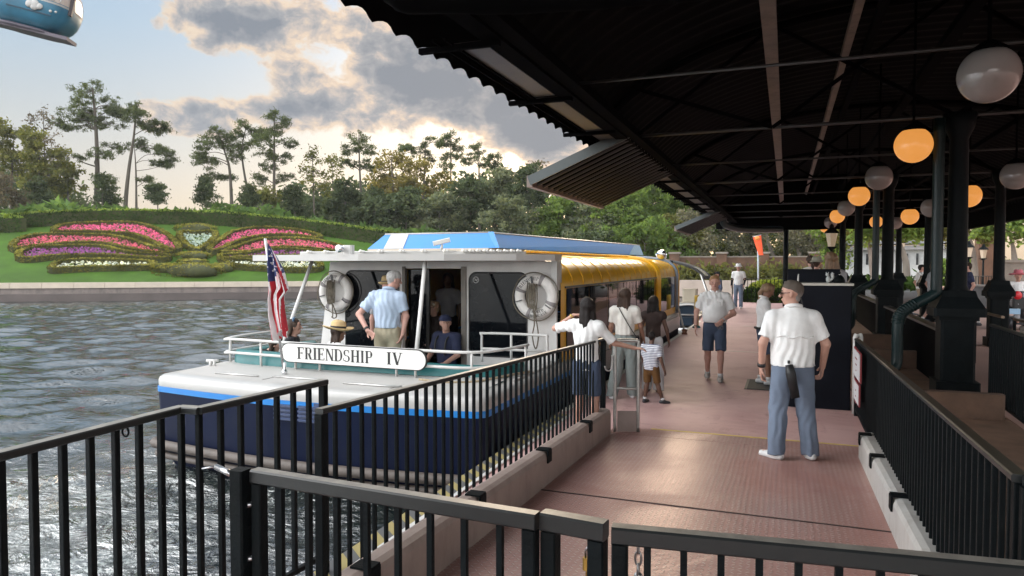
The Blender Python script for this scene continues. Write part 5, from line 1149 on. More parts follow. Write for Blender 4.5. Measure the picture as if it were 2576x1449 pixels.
c_white = cloth('white_shirt_cloth', (.80, .80, .795)); c_off = cloth('off_white_cloth', (.78, .755, .70)); c_blue = cloth('slate_blue_trouser_cloth', (.16, .20, .27)); c_navy = cloth('blue_shorts_cloth', (.058, .078, .125))
c_stripe = cloth('pale_blue_shirt_cloth', (.44, .53, .66)); c_khaki = cloth('khaki_cloth', (.40, .35, .25)); c_sage = cloth('sage_trouser_cloth', (.235, .265, .255)); c_wpant = cloth('white_trouser_cloth', (.58, .585, .60)); c_brownsh = cloth('brown_shorts_cloth', (.125, .062, .022)); c_dark = cloth('dark_cloth', (.018, .018, .022)); c_navyt = cloth('navy_tee_cloth', (.03, .036, .075)); c_grey = cloth('grey_tee_cloth', (.33, .33, .35)); c_dkbrown = cloth('dark_brown_cloth', (.05, .035, .032)); c_tan = cloth('tan_shorts_cloth', (.33, .27, .2))
def greying():
    m = bpy.data.materials.new('greying_hair'); m.use_nodes = True; t = m.node_tree; q = NG(t); b = t.nodes['Principled BSDF']; o = q.n('ShaderNodeTexCoord').outputs['Object']; x, y, z = q.sep(o)
    nn = q.noise(q.v('MULTIPLY', o, (60, 60, 25)), 1.0, 4, .6); f = q.ramp(q.m('ADD', q.m('MULTIPLY', q.m('SUBTRACT', z, 1.66), 9.0), nn), [(.25, (.30, .28, .265)), (.75, (.12, .10, .088)), (1, (.10, .082, .068))])
    t.links.new(f, b.inputs['Base Color']); b.inputs['Roughness'].default_value = .75; b.inputs['Specular IOR Level'].default_value = .2; return m
h_greying = greying()
h_grey = M('grey_hair', (.085, .07, .058), .7, var=.4, vs=30, bump=.6, bs=90); h_silver = M('silver_hair', (.42, .405, .39), .7, var=.3, vs=30, bump=.6, bs=90); h_black = M('black_brown_hair', (.012, .0085, .008), .5, var=.5, vs=25, bump=.8, bs=80, stretch=(1, 1, .12), spec=.22); h_brown = M('brown_hair', (.05, .030, .021), .5, var=.5, vs=25, bump=.8, bs=80, stretch=(1, 1, .12), spec=.25); h_red = M('red_blond_hair', (.30, .16, .07), .6, var=.3, vs=25, bump=.5, bs=80); h_tan = M('light_brown_hair', (.24, .15, .085), .5, var=.4, vs=25, bump=.5, bs=80, stretch=(1, 1, .2))
straw = M('straw', (.56, .40, .20), .8, var=.12, vs=9, bump=.5, bs=120); shoew = M('white_shoe', (.66, .66, .66), .5, var=.06); shoeg = M('grey_shoe', (.40, .385, .36), .6, var=.15); shoed = M('dark_shoe', (.03, .03, .035), .5); sole = M('shoe_sole', (.55, .54, .52), .6)
def stripesmat():
    m = bpy.data.materials.new('navy_white_striped_cloth'); m.use_nodes = True; t = m.node_tree; q = NG(t); b = t.nodes['Principled BSDF']; x, y, z = q.sep(q.n('ShaderNodeTexCoord').outputs['Object'])
    f = q.m('FRACT', q.m('ADD', q.m('MULTIPLY', z, 42.0), q.m('MULTIPLY', q.noise(q.n('ShaderNodeTexCoord').outputs['Object'], 6, 2), .6)))
    t.links.new(q.mix(q.m('GREATER_THAN', f, .66), (.66, .67, .70, 1), (.05, .065, .17, 1)), b.inputs['Base Color']); b.inputs['Roughness'].default_value = .85; return m
c_bstripe = stripesmat()
JT = dict(pel=(0, 0, .95), chest=(0, .0, 1.30), neck=(0, -.01, 1.475), head=(0, .02, 1.635), hipL=(-.09, 0, .93), hipR=(.09, 0, .93), kneeL=(-.10, .02, .50), kneeR=(.10, .02, .50), ankL=(-.11, -.02, .085), ankR=(.11, -.02, .085),
          shL=(-.183, 0, 1.395), shR=(.183, 0, 1.395), elL=(-.245, -.02, 1.145), elR=(.245, -.02, 1.145), wrL=(-.26, .05, .905), wrR=(.26, .05, .905))
def vv(p): return np.array(p, float)
def person(label, loc, rz, ht=1.76, wide=1.0, pose={}, sk=None, hair=('short', None, 0), top=None, bottom=None, shoes=None, res=.016, fem=False, face=(0, 1, 0), belly=0.0, tilt=None, group=None, sit=False, hat=None, extra=None, finger=True, longsleeve=False, hemz=None, toe={}):
    """pose gives joints of a 1.76 m figure that faces +Y; everything is scaled by ht"""
    k = ht/1.76; J = {a: vv(b) for a, b in JT.items()}
    if fem:
        for a in ('shL', 'shR', 'elL', 'elR', 'wrL', 'wrR'): J[a][0] *= .90
    for a, b in pose.items():
        if a in JT: J[a] = vv(b)
    for a in J: J[a] = J[a]*k; J[a][0] *= (1 if a in ('head', 'neck') else 1)
    t = thing('person', label, 'person', loc, rz, group); f = vv(face); f /= np.linalg.norm(f); up_ = vv(tilt) if tilt is not None else vv((0, 0, 1)); up_ /= np.linalg.norm(up_); rt = np.cross(f, up_); rt /= np.linalg.norm(rt); up_ = np.cross(rt, f)
    w_ = wide; C = lambda a, b, r0, r1, kk=.02, sy=1.0: ('c', tuple(J[a] if isinstance(a, str) else a), tuple(J[b] if isinstance(b, str) else b), r0*k, r1*k, kk*k, sy)
    H = J['head']; pr = []
    pel, ch, nk = J['pel'], J['chest'], J['neck']
    bw = .145 if not fem else .135
    pr += [C(pel, ch, bw*w_, (.150 if not fem else .125)*w_, .03, .72), C(J['shL']*.6+nk*.4-vv((0, 0, .02*k)), J['shR']*.6+nk*.4-vv((0, 0, .02*k)), .062, .062, .04), C(nk-(0, 0, .05*k), H-up_*.03*k, .058*(.9 if fem else 1), .052*(.9 if fem else 1), .02)]
    # head: skull, jaw, brow, nose, chin, ears
    pr += [('c', tuple(H+up_*.035*k-f*.018*k), tuple(H+up_*.03*k+f*.015*k), .082*k, .080*k, .02, 1.0), ('c', tuple(H-up_*.02*k+f*.025*k), tuple(H-up_*.072*k+f*.048*k), .064*k, .042*k, .025, 1.0),
           ('c', tuple(H+up_*.012*k+f*.094*k), tuple(H-up_*.018*k+f*.112*k), .010*k, .015*k, .012, 1.0), ('c', tuple(H-up_*.052*k+f*.088*k-rt*.015*k), tuple(H-up_*.052*k+f*.088*k+rt*.015*k), .013*k, .013*k, .008, 1.0)]
    for s in (-1, 1): pr.append(('c', tuple(H+rt*s*.079*k+up_*.012*k-f*.005*k), tuple(H+rt*s*.077*k-up_*.022*k+f*.003*k), .015*k, .011*k, .006, 1.0))
    arms = {}
    for s in 'LR':
        sh, el, wr = J['sh'+s], J['el'+s], J['wr'+s]; am = (.86 if fem else 1.0)*(.9+.1*w_)
        pr += [C(sh, el, .052*am, .041*am), C(el, wr, .042*am, .028*am)]
        d = (wr-el)/np.linalg.norm(wr-el); sg = -1 if s == 'L' else 1
        hd = vv(pose.get('hand'+s, d)); hd /= np.linalg.norm(hd); pn = vv(pose.get('palm'+s, (-sg, 0, 0))); sd = np.cross(hd, pn); sd /= np.linalg.norm(sd)+1e-9; pn = np.cross(sd, hd)
        hs = k*(.92 if fem else 1.0); m0 = wr+hd*.02*hs; m1 = wr+hd*.085*hs
        for q in (-.024, -.008, .008, .024): pr.append(('c', tuple(m0+sd*q*.8*hs), tuple(m1+sd*q*1.15*hs), .0155*hs, .0125*hs, .008, 1.0))
        if finger:
            cl = pose.get('curl'+s, .45)
            for q, L in ((-.030, .062), (-.010, .078), (.010, .084), (.030, .074)):
                b0 = m1+sd*q*hs; d1 = hd*math.cos(cl*.5)+pn*math.sin(cl*.5); d2 = hd*math.cos(cl*1.6)+pn*math.sin(cl*1.6); b1 = b0+d1*L*.5*hs+sd*q*.12*hs; pr += [('c', tuple(b0), tuple(b1), .0098*hs, .0092*hs, .003, 1.0), ('c', tuple(b1), tuple(b1+d2*L*.5*hs), .0092*hs, .008*hs, .003, 1.0)]
            tb = m0+sd*.028*hs*1; td = hd*.6+sd*.6+pn*.35; td /= np.linalg.norm(td); pr += [('c', tuple(tb), tuple(tb+td*.038*hs), .0135*hs, .0115*hs, .006, 1.0), ('c', tuple(tb+td*.038*hs), tuple(tb+td*.04*hs+(hd*.8+pn*.4)*.03*hs), .0115*hs, .0095*hs, .003, 1.0)]
        arms[s] = (sh, el, wr, d)
        hp, kn, an = J['hip'+s], J['knee'+s], J['ank'+s]; pr += [C(hp, kn, .085*w_*(1 if not fem else .98), .055), C(kn, an, .054, .036)]
        cal = kn+(an-kn)*.3; pr.append(('e', tuple(cal-vv((0, .012*k, 0))), (.052*k, .056*k, .11*k), .03*k))
        to = vv(toe.get(s, (0, 1, 0))); to /= np.linalg.norm(to); pr += [('c', tuple(an-vv((0, 0, .045*k))-to*.03*k), tuple(an-vv((0, 0, .05*k))+to*.13*k), .033*k, .028*k, .02, 1.0)]
    body = grow('body', pr, res*(.62 if res < .02 else .85), sk or skin, t)
    # eyes, brows and lips
    if res < .02:
        for s in (-1, 1):
            MB().ball(H+rt*s*.031*k+up_*.012*k+f*.080*k, (.011*k, .011*k, .008*k), 8).build('eye', eyem, t, True)
            MB().tube([Vector(H+rt*s*.016*k+up_*.034*k+f*.092*k), Vector(H+rt*s*.032*k+up_*.038*k+f*.088*k), Vector(H+rt*s*.048*k+up_*.033*k+f*.076*k)], .0045*k, 5).build('eyebrow', hair[1] or h_brown, t, True)
    # garments
    if bottom:
        kind, mat = bottom[0], bottom[1]; q = []; cu = []
        q.append(C(pel-vv((0, 0, .03*k)), pel+vv((0, 0, .10*k)), (.155 if not fem else .155)*w_, (.150 if not fem else .128)*w_, .03, .74))
        for s in 'LR':
            hp, kn, an = J['hip'+s], J['knee'+s], J['ank'+s]; ww = bottom[2] if len(bottom) > 2 else 1.0
            if kind == 'long': q += [C(hp, kn, .098*w_, .078*ww, .03), ('c', tuple(kn), tuple(an+vv((0, 0, -.04*k))), .078*ww*k, .072*ww*k, .015, 1.0, [(tuple(an-vv((0, 0, .045*k))), (0, 0, -1))])]
            else:
                fr_ = bottom[3] if len(bottom) > 3 else .95; e = hp+(kn-hp)*fr_; dd = (kn-hp)/np.linalg.norm(kn-hp); q += [('c', tuple(hp), tuple(e), .092*w_*k, .076*ww*k, .012, 1.0, [(tuple(e), tuple(dd))])]
        grow('shorts' if kind == 'short' else 'trousers', q, res*.8, mat, t, wr=.0075*k if res < .03 else .002, seed=ht*7, cuts=[(tuple(pel+vv((0, 0, .105*k))), (0, 0, 1))])
    if top:
        mat = top[0]; sl = top[1] if len(top) > 1 else .62; hz = (hemz if hemz is not None else .93)*k
        q = [C(vv((pel[0], pel[1], hz-.02)), ch, (.165+belly if not fem else .145)*w_, (.172 if not fem else .142)*w_, .03, .76), C(J['shL']*.92+nk*.08, J['shR']*.92+nk*.08, .074, .074, .05), C(ch, nk-vv((0, 0, .045*k)), .14*w_, .088, .05, .85)]+[C(nk+vv((sg*.03, 0, -.04)), J['sh'+z_], .080, .070, .03) for sg, z_ in ((-1, 'L'), (1, 'R'))]
        if belly: q.append(('e', tuple(pel*.55+ch*.45+vv((0, .04, 0))*k), (.165*w_*k, .15*k*w_, .19*k), .06*k))
        for s in 'LR':
            sh, el, wr, d = arms[s]; dd = (el-sh)/np.linalg.norm(el-sh)
            if sl > 1: q += [C(sh, el, .070, .056), ('c', tuple(el), tuple(wr), .056*k, .04*k, .02, 1.0, [(tuple(wr-(wr-el)*.06), tuple(wr-el))])]
            elif sl > 0: e = sh+(el-sh)*sl; q.append(('c', tuple(sh), tuple(e+dd*.02), .068*w_**.5*k*(.9 if fem else 1), .070*w_**.5*k*(.85 if fem else 1), .05, 1.0, [(tuple(e), tuple(dd))]))
        grow('shirt', q, res*.8, mat, t, wr=.0085*k if res < .03 else .002, seed=ht*11+loc[0], cuts=[((0, 0, hz), (0, 0, -1)), (tuple(nk+vv((0, .0, .030*k))), (0, .25, 1))])
        if len(top) > 2 and top[2] == 'collar':
            pts = [Vector(nk+vv((.068*k*math.cos(a), .066*k*math.sin(a)+.006, .034*k-.020*k*math.sin(a)))) for a in [R(100+340*i/16) for i in range(17)]]; MB().tube(pts, .021*k, 8).build('collar', mat, t, True)
    if shoes:
        for s in 'LR':
            an = J['ank'+s]; to = vv(toe.get(s, (0, 1, 0))); to /= np.linalg.norm(to); b = an-vv((0, 0, .05*k))
            hel, tip = b-to*.045*k, b+to*.155*k; q = [('c', tuple(hel), tuple(b+to*.02*k), .042*k, .045*k, .02, 1.0), ('c', tuple(b+to*.02*k-vv((0, 0, .004*k))), tuple(tip-vv((0, 0, .012*k))), .046*k, .034*k, .03, 1.0), ('c', tuple(b), tuple(an+vv((0, 0, .0))), .042*k, .040*k, .02, 1.0)]
            pl = pose.get('sole'+s, (0, 0, -1)); sh = grow('shoe', q, res*.7, shoes, t, cuts=[(tuple(an-vv((0, 0, .083*k))), pl)])
            if bottom and bottom[0] == 'short': MB().tube([Vector(an+vv((0, 0, -.005))), Vector(an+vv((0, 0, .05*k)))], .046*k, 10).build('sock', shoew, t, True)
    hk, hm = hair[0], hair[1]
    if hk != 'none':
        Hc = H+up_*.032*k-f*.010*k
        if hk == 'short':
            q = [('c', tuple(Hc-f*.012*k+up_*.012*k), tuple(Hc+f*.020*k+up_*.022*k), .0865*k, .0815*k, .02, 1.0), ('c', tuple(Hc-f*.030*k-up_*.03*k), tuple(Hc-f*.020*k-up_*.075*k), .060*k, .048*k, .02, 1.0)]
            grow('hair', q, res*.55, hm, t, wr=.0085*k, seed=3, cuts=[(tuple(H+up_*.062*k+f*.074*k), tuple(f*.92-up_*.60)), (tuple(H-up_*.055*k), tuple(-up_*.9+f*.35))])
        else:
            L = hair[2] if len(hair) > 2 else .42; bk = -f
            q = [('c', tuple(Hc-f*.015*k), tuple(Hc+f*.015*k+up_*.015*k), .096*k, .09*k, .02, 1.0, [(tuple(H+f*.055*k+up_*.05*k), tuple(f-up_*.55))])]
            if hk == 'long':
                hr = np.random.default_rng(int(L*1000)+int(ht*100))
                for x_ in np.linspace(-.07, .07, 8):
                    sw, ln, dp = hr.normal()*.022, L*(1-.28*hr.random()-.9*abs(x_)), .075+.03*hr.random()-abs(x_)*.35; a = Hc+bk*(.06-abs(x_)*.5)*k+rt*x_*.9*k; m_ = H-vv((0, 0, (.14+.05*hr.random())*k))+bk*dp*k+rt*(x_*1.25+sw*.5)*k; e = H-vv((0, 0, ln*k))+bk*(dp+.01)*k+rt*(x_*1.15+sw)*k
                    q += [('c', tuple(a), tuple(m_), .036*k, .026*k, .012, 1.0), ('c', tuple(m_), tuple(e), .025*k, .008*k, .008, 1.0)]
            if hk == 'pony':
                a = Hc+bk*.09*k; m_ = H-vv((0, 0, .12*k))+bk*.15*k; e = H-vv((0, 0, L*k))+bk*.17*k; q += [('c', tuple(a), tuple(m_), .034*k, .036*k, .02, 1.0), ('c', tuple(m_), tuple(e), .036*k, .012*k, .02, 1.0)]
            grow('hair', q, res*.6, hm, t, wr=.008*k, seed=5)
    if hat:
        kind, hm_, band = hat; c = H+up_*.07*k-f*.008*k; u = Vector(up_)
        br = {'wide': .215, 'fedora': .15, 'bucket': .155, 'cap': .098}[kind]*k; cr = .108*k
        if kind == 'cap':
            grow('cap', [('c', tuple(c-f*.01*k-up_*.03*k), tuple(c+f*.02*k-up_*.03*k), .099*k, .094*k, .02, 1.0, [(tuple(H+up_*.04*k), tuple(-up_))]), ('e', tuple(H+up_*.048*k+f*.135*k), (.075*k, .075*k, .016*k), .01)], res*.6, hm_, t)
        else:
            n = 30; rows = []
            for r_, z_ in ((cr*.2, .122), (cr*.72, .118), (cr*.92, .085), (cr*1.0, .0), (cr*1.25, -.012), (br*.85, -.006), (br, .012), (br*1.005, .004), (br*.8, -.016), (cr*.9, -.02)):
                rows.append([Vector(c)+Vector(f)*(r_*1.06*math.cos(a))+Vector(rt)*(r_*math.sin(a))+u*(z_*k*(1.05 if kind != 'bucket' else .8)+(.018*k*math.cos(2*a) if r_ > cr*1.5 and kind == 'wide' else 0)-(.02*k*abs(math.cos(a)) if z_ > .1 else 0)-(.035*k if kind == 'bucket' and r_ > cr*1.3 else 0)) for a in [2*math.pi*i/n for i in range(n)]])
            ht_ = MB().grid(rows, closed=True).build('hat', hm_, t, True)
            if band: MB().grid([[Vector(c)+Vector(f)*(q_*1.06*math.cos(a))+Vector(rt)*(q_*math.sin(a))+u*(z_*k) for a in [2*math.pi*i/n for i in range(n)]] for q_, z_ in ((cr*1.02, .002), (cr*1.0, .032))], closed=True).build('hat_band', band, ht_, True)
    if extra: extra(t, J, k, f, rt, up_)
    return t
def glasses(mat_=None):
    def ex(t, J, k, f, rt, up_):
        H = J['head']; mb = MB()
        for s in (-1, 1):
            c = H+rt*s*.033*k+up_*.012*k+f*.098*k; mb.slab([Vector(c+rt*x*k+up_*y*k) for x, y in ((-.025, -.018), (.025, -.018), (.028, .016), (-.028, .016))], .006); mb.tube([Vector(c+rt*s*.026*k), Vector(H+rt*s*.082*k+up_*.016*k-f*.0*k)], .004*k, 5)
        mb.build('sunglasses', M('sunglass_black', (.012, .012, .013), .15), t, True)
    return ex
def band_at(t, p, d, r, mat_, name, w2=.018): MB().lathe([(r, -w2/2), (r+.006, -w2/2), (r+.006, w2/2), (r, w2/2)], p, 14, axis=tuple(d)).build(name, mat_, t, True)
# ---- on the dock
def ex_front(t, J, k, f, rt, up_):
    glasses()(t, J, k, f, rt, up_); wr = J['wrL']; band_at(t, wr*.9+J['elL']*.1, wr-J['elL'], .034, M('black_band', (.012, .012, .013), .5), 'watch', .035)
    p = J['pel']+vv((-.06, -.155, -.01))*k
    MB().tube([Vector(p+vv((0, 0, .06))), Vector(p+vv((0, 0, .03)))], .012, 8).tube([Vector(p+vv((0, -.02, .02))), Vector(p+vv((.015, -.025, -.06))), Vector(p+vv((.06, -.03, -.30)))], [.036, .047, .043], 12).build('belt_bottle', M('bottle_pouch_black', (.010, .010, .011), .5), t, True)
    MB().tube([Vector(J['chest']+vv((x, -math.sqrt(max(.05, 1-(x/.235)**2))*.156*k-.006, -.075+.012*math.sin(x*40)))) for x in np.linspace(-.17, .17, 17)], .0075, 6).build('yoke_hem', c_white, t, True)
    MB().tube(bez([Vector(J['head']+vv((.075, -.03, -.02))), Vector(J['neck']+vv((.085, -.03, .03))), Vector(J['neck']+vv((.11, -.06, -.06))), Vector(J['chest']+vv((.13, -.10, .02)))], 5), .006, 6).build('earpiece_cord', ink, t, True)
person('man in white shirt and slate trousers standing with his back turned on the ramp', (.075, 7.66, .026), R(8), 1.80, 1.14, dict(kneeL=(-.125, .03, .50), ankL=(-.15, -.01, .085), kneeR=(.13, .05, .50), ankR=(.185, .06, .085), elL=(-.285, -.03, 1.15), wrL=(-.29, .03, .90), elR=(.30, .0, 1.15), wrR=(.29, .10, .91), head=(-.012, .02, 1.635), curlL=.7, curlR=.8),
       skin, ('short', h_greying), (c_white, .78, 'collar'), ('long', c_blue, 1.12), shoew, .012, face=(-.97, .22, -.05), belly=.012, extra=ex_front, toe=dict(L=(-.75, .65, 0), R=(-.2, 1, 0)))
def ex_face(t, J, k, f, rt, up_):
    for s in (-1, 1):
        c = J['chest']+vv((s*.075, .135, .03))*k
        MB().slab([Vector(c+vv((x, -.002*abs(x/.05), z))*k) for x, z in ((-.052, -.075), (.052, -.075), (.052, .035), (-.052, .035))], -.010).build('chest_pocket', c_white, t, True)
        MB().slab([Vector(c+vv((x, .006, z))*k) for x, z in ((-.056, .005), (0, -.006), (.056, .005), (.056, .04), (-.056, .04))], -.010).build('pocket_flap', c_white, t, True)
        MB().beam(Vector(J['neck']*.35+J['sh'+'LR'[s > 0]]*.65+vv((0, .03, .058))), Vector(J['sh'+'LR'[s > 0]]+vv((s*.015, .03, .058))), .035, .012).build('epaulette', c_white, t, True)
    mb = MB()
    for z in (1.38, 1.28, 1.18, 1.08, 1.0): mb.ball(vv((0, .155 if z < 1.3 else .135, z))*k, (.006, .004, .006), 8)
    mb.build('buttons', c_off, t, True)
    w_ = J['wrL']+vv((.03, .05, -.06)); mb = MB()
    for s in (-1, 1): mb.tube([Vector(w_+vv((.02*math.cos(a)+s*.025, .0, .028*math.sin(a)-.06))) for a in [2*math.pi*i/12 for i in range(12)]], .004, 6, closed=True)
    mb.tube([Vector(w_+vv((-.045, 0, -.04))), Vector(w_+vv((-.02, .02, .05)))], .004, 5).build('held_sunglasses', beamgrey, t, True)
    band_at(t, J['wrL']*.93+J['elL']*.07, J['wrL']-J['elL'], .031, steel, 'watch', .02); band_at(t, J['wrR']*.97+J['elR']*.03, J['wrR']-J['elR'], .031, beamgrey, 'wristband', .012)
    MB().tube([Vector(J['head']-up_*.052*k+f*.102*k-rt*.02*k), Vector(J['head']-up_*.054*k+f*.106*k), Vector(J['head']-up_*.052*k+f*.102*k+rt*.02*k)], .005*k, 6).build('lips', lipm, t, True)
person('red haired man in white uniform shirt and blue shorts walking towards the camera', (-1.13, 12.6, 0), R(184), 1.80, 1.12, dict(kneeL=(-.10, .10, .51), ankL=(-.10, .10, .085), kneeR=(.11, .03, .50), ankR=(.115, -.12, .11), elR=(.30, -.04, 1.15), wrR=(.31, .05, .90), elL=(-.30, .0, 1.13), wrL=(-.12, .22, 1.03), handL=(.55, .25, -.6), palmL=(.3, -1, .2), curlL=.9, head=(.005, .03, 1.635)),
       skinr, ('short', h_red), (c_white, .74, 'collar'), ('short', c_navy, 1.2, 1.0), shoeg, .013, belly=.01, extra=ex_face, hemz=.98)
def ex_staff(t, J, k, f, rt, up_):
    MB().box(-.15, .15, -.13, .13, .955*k, .99*k, bev=.05).build('belt', ink, t, True); MB().beam(Vector(vv((.0, .12, 1.12))*k), Vector(vv((.0, .16, 1.05))*k), .10, .07).build('camera', ink, t, True)
person('staff woman with long ponytail, head bent, standing on the dark mat', (-.34, 12.45, .012), R(-78), 1.68, .98, dict(head=(0, .07, 1.62), elR=(.2, .06, 1.17), wrR=(.12, .24, 1.12), elL=(-.2, .06, 1.17), wrL=(-.1, .24, 1.12), ankR=(.11, .08, .085), kneeR=(.1, .05, .5)), skinm, ('pony', h_tan, .52), (c_white, .75, 'collar'), ('short', c_navy, 1.05, .95), shoew, .015, True, face=(0, .85, -.5), tilt=(0, .5, .85), extra=ex_staff, hemz=.98)
def ex_shade(t, J, k, f, rt, up_): band_at(t, J['wrL']*.9+J['elL']*.1, J['wrL']-J['elL'], .026, brass, 'watch', .02); glasses()(t, J, k, f, rt, up_)
p = P(1475, 900, d=8.15)
person('dark haired woman in white shirt shading her eyes behind the kerb railing', (p.x, p.y, 0), R(-2), 1.61, 1.02, dict(elL=(-.44, .06, 1.36), wrL=(-.22, .15, 1.53), shL=(-.165, .0, 1.41), handL=(.85, .2, .1), palmL=(.1, .0, -1), curlL=.15, elR=(.33, .10, 1.20), wrR=(.56, .25, 1.13), handR=(1, .2, -.05), palmR=(0, 0, -1), curlR=.5), skin, ('long', h_black, .40), (c_white, .92), ('short', c_navy, 1.15, .9), shoew, .013, True, face=(-.45, .9, .0), extra=ex_shade, hemz=.86)
def ex_bag(t, J, k, f, rt, up_):
    MB().tube(bez([Vector(vv((-.10, -.09, 1.47))*k), Vector(vv((-.02, -.135, 1.32))*k), Vector(vv((.10, -.125, 1.12))*k), Vector(vv((.19, -.05, .98))*k)], 6), .007, 6).build('crossbody_strap', ink, t, True); MB().box(.17*k, .23*k, -.06, .10, .86*k, 1.0*k, bev=.02).build('crossbody_bag', c_dark, t, True)
person('woman in cream top with crossbody strap and sage trousers, facing the ferry', (-2.22, 10.4, 0), R(12), 1.64, 1.0, dict(kneeL=(-.12, .0, .5), ankL=(-.2, -.06, .085), kneeR=(.11, .05, .5), ankR=(.13, .10, .085), elR=(.25, .04, 1.15), wrR=(.30, .12, .95)), skinm, ('long', h_brown, .42), (c_off, .72), ('long', c_sage, 1.25), shoew, .014, True, face=(.12, 1, 0), extra=ex_bag, hemz=1.02)
person('girl with very long dark hair, dark top and white trousers beside the boy', (-1.93, 11.15, 0), R(-4), 1.50, .95, dict(elR=(.25, .0, 1.14), wrR=(.27, .06, .95)), skind, ('long', h_black, .56), (c_dkbrown, .22), ('long', c_wpant, 1.3), shoed, .014, True, face=(-.1, 1, 0), hemz=1.0)
kid = dict(head=(0, .02, 1.58), neck=(0, -.01, 1.38), chest=(0, 0, 1.2), shL=(-.19, 0, 1.33), shR=(.19, 0, 1.33), elL=(-.25, .03, 1.08), wrL=(-.27, .12, .88), elR=(.27, -.02, 1.06), wrR=(.33, .02, .83), pel=(0, 0, .86), hipL=(-.10, 0, .84), hipR=(.10, 0, .84), kneeL=(-.12, .02, .46), ankL=(-.15, -.04, .085), kneeR=(.14, .05, .46), ankR=(.24, .12, .085))
person('small boy in navy striped tee and brown shorts walking along the dock', (-1.79, 10.2, 0), R(-20), 1.06, 1.12, kid, skind, ('short', h_black), (c_bstripe, .75), ('short', c_brownsh, 1.15, .92), shoed, .011, face=(-.2, 1, 0), hemz=.80, toe=dict(R=(.8, .6, 0)))
# ---- on the ferry
bf = .05
def ex_belt(t, J, k, f, rt, up_): MB().tube([Vector(J['pel']+vv((.152*math.cos(a), .112*math.sin(a), .075))*k) for a in [2*math.pi*i/24 for i in range(24)]], .018, 6, closed=True).build('belt', M('tan_belt', (.22, .17, .11), .6), t, True); band_at(t, J['wrL']*.88+J['elL']*.12, J['wrL']-J['elL'], .033, ink, 'watch', .03)
q = P(975, 850, y=8.75)
person('grey haired man in pale blue shirt and khaki trousers standing in the ferry stern', (q.x, q.y, bf), R(10), 1.86, 1.06, dict(elL=(-.38, -.06, 1.17), wrL=(-.20, -.20, .96), handL=(.75, -.1, -.5), palmL=(0, -1, -.2), curlL=.7, shL=(-.19, 0, 1.40), elR=(.255, .02, 1.14), wrR=(.22, -.02, .90), head=(.07, .06, 1.63), neck=(.02, 0, 1.475), handR=(-.4, -.1, -1)), skinr, ('short', h_silver), (c_stripe, .70, 'collar'), ('long', c_khaki), shoed, .012, face=(.75, .6, -.25), tilt=(.25, .1, .95), extra=ex_belt, hemz=.99)
q = P(976, 850, y=9.35)
person('man in straw fedora mostly hidden behind the grey haired man', (q.x, q.y, bf), R(20), 1.71, 1.0, dict(elL=(-.25, .02, 1.15)), skinr, ('none', h_grey), (c_grey, .7), ('short', c_wpant, 1.1, .95), shoed, .02, face=(0, 1, -.1), hat=('fedora', straw, ink), finger=False)
SIT = dict(pel=(0, 0, .52), chest=(0, .0, .88), neck=(0, .0, 1.06), head=(0, .03, 1.22), hipL=(-.1, .02, .5), hipR=(.1, .02, .5), kneeL=(-.12, .44, .50), kneeR=(.12, .44, .50), ankL=(-.12, .46, .085), ankR=(.12, .46, .085), shL=(-.18, 0, 1.01), shR=(.18, 0, 1.01), elL=(-.26, .06, .76), elR=(.26, .06, .76), wrL=(-.18, .28, .64), wrR=(.18, .28, .64), handL=(.3, .9, -.2), handR=(-.3, .9, -.2))
def seated(label, px, py, y, rz, **k):
    q = P(px, py, y=y); hz = k.pop('hz', 1.37); pose = dict(SIT); pose.update(k.pop('pose', {})); ht = k.pop('ht', 1.7); z = q.z-hz*ht/1.76
    return person(label, (q.x, q.y, z), rz, ht, k.pop('wide', 1.0), pose, sit=True, hemz=k.pop('hemz', .50), **k)
seated('seated woman in a wide straw hat with black ribbon, behind the name board', 846, 812, 8.42, R(-35), sk=skinm, hair=('long', h_brown, .2), top=(c_white, .7), bottom=('long', c_dark), fem=True, res=.018, hat=('wide', straw, ink), face=(-.1, 1, -.1), finger=False)
def ex_bow(t, J, k, f, rt, up_):
    H = J['head']; c = H+up_*.10*k+rt*.03*k; bm = M('blue_bow_satin', (.06, .13, .22), .4)
    mb = MB()
    for s in (-1, 1): mb.ball(c+rt*s*.045*k+up_*.02*k, (.045*k, .022*k, .035*k), 10)
    mb.ball(c, (.016*k, .018*k, .018*k), 8).build('hair_bow', bm, t, True)
seated('seated woman with long brown hair and a blue hair bow behind the flag', 735, 798, 8.45, R(-60), sk=skin, hair=('long', h_brown, .34), top=(c_dark, .7), bottom=('long', c_dark), fem=True, res=.018, face=(0, 1, 0), extra=ex_bow, finger=False)
seated('dark clothed person leaning on the ferry rail left of the flag', 668, 832, 8.5, R(-70), sk=skin, hair=('long', h_brown, .3), top=(c_dark, 1.4), bottom=('long', c_dark), fem=True, res=.02, face=(0, 1, -.3), finger=False, pose=dict(head=(0, .16, 1.15), wrR=(.25, .3, .75)))
def ex_glass2(t, J, k, f, rt, up_):
    glasses()(t, J, k, f, rt, up_); H = J['head']; MB().tube([Vector(H+up_*(.05+.045*math.sin(a))*k+rt*.095*math.cos(a)*k-f*(.0-.035*math.sin(a))*k) for a in [R(180*i/14) for i in range(15)]], .018*k, 8).build('head_band', M('cream_band', (.45, .40, .33), .8), t, True)
seated('seated woman in sunglasses and cream head band inside the ferry doorway', 1094, 752, 10.25, R(160), sk=skin, hair=('short', h_tan), top=(c_dkbrown, .8), bottom=('long', c_dark), fem=True, res=.016, face=(.45, .85, -.1), extra=ex_glass2, finger=False)
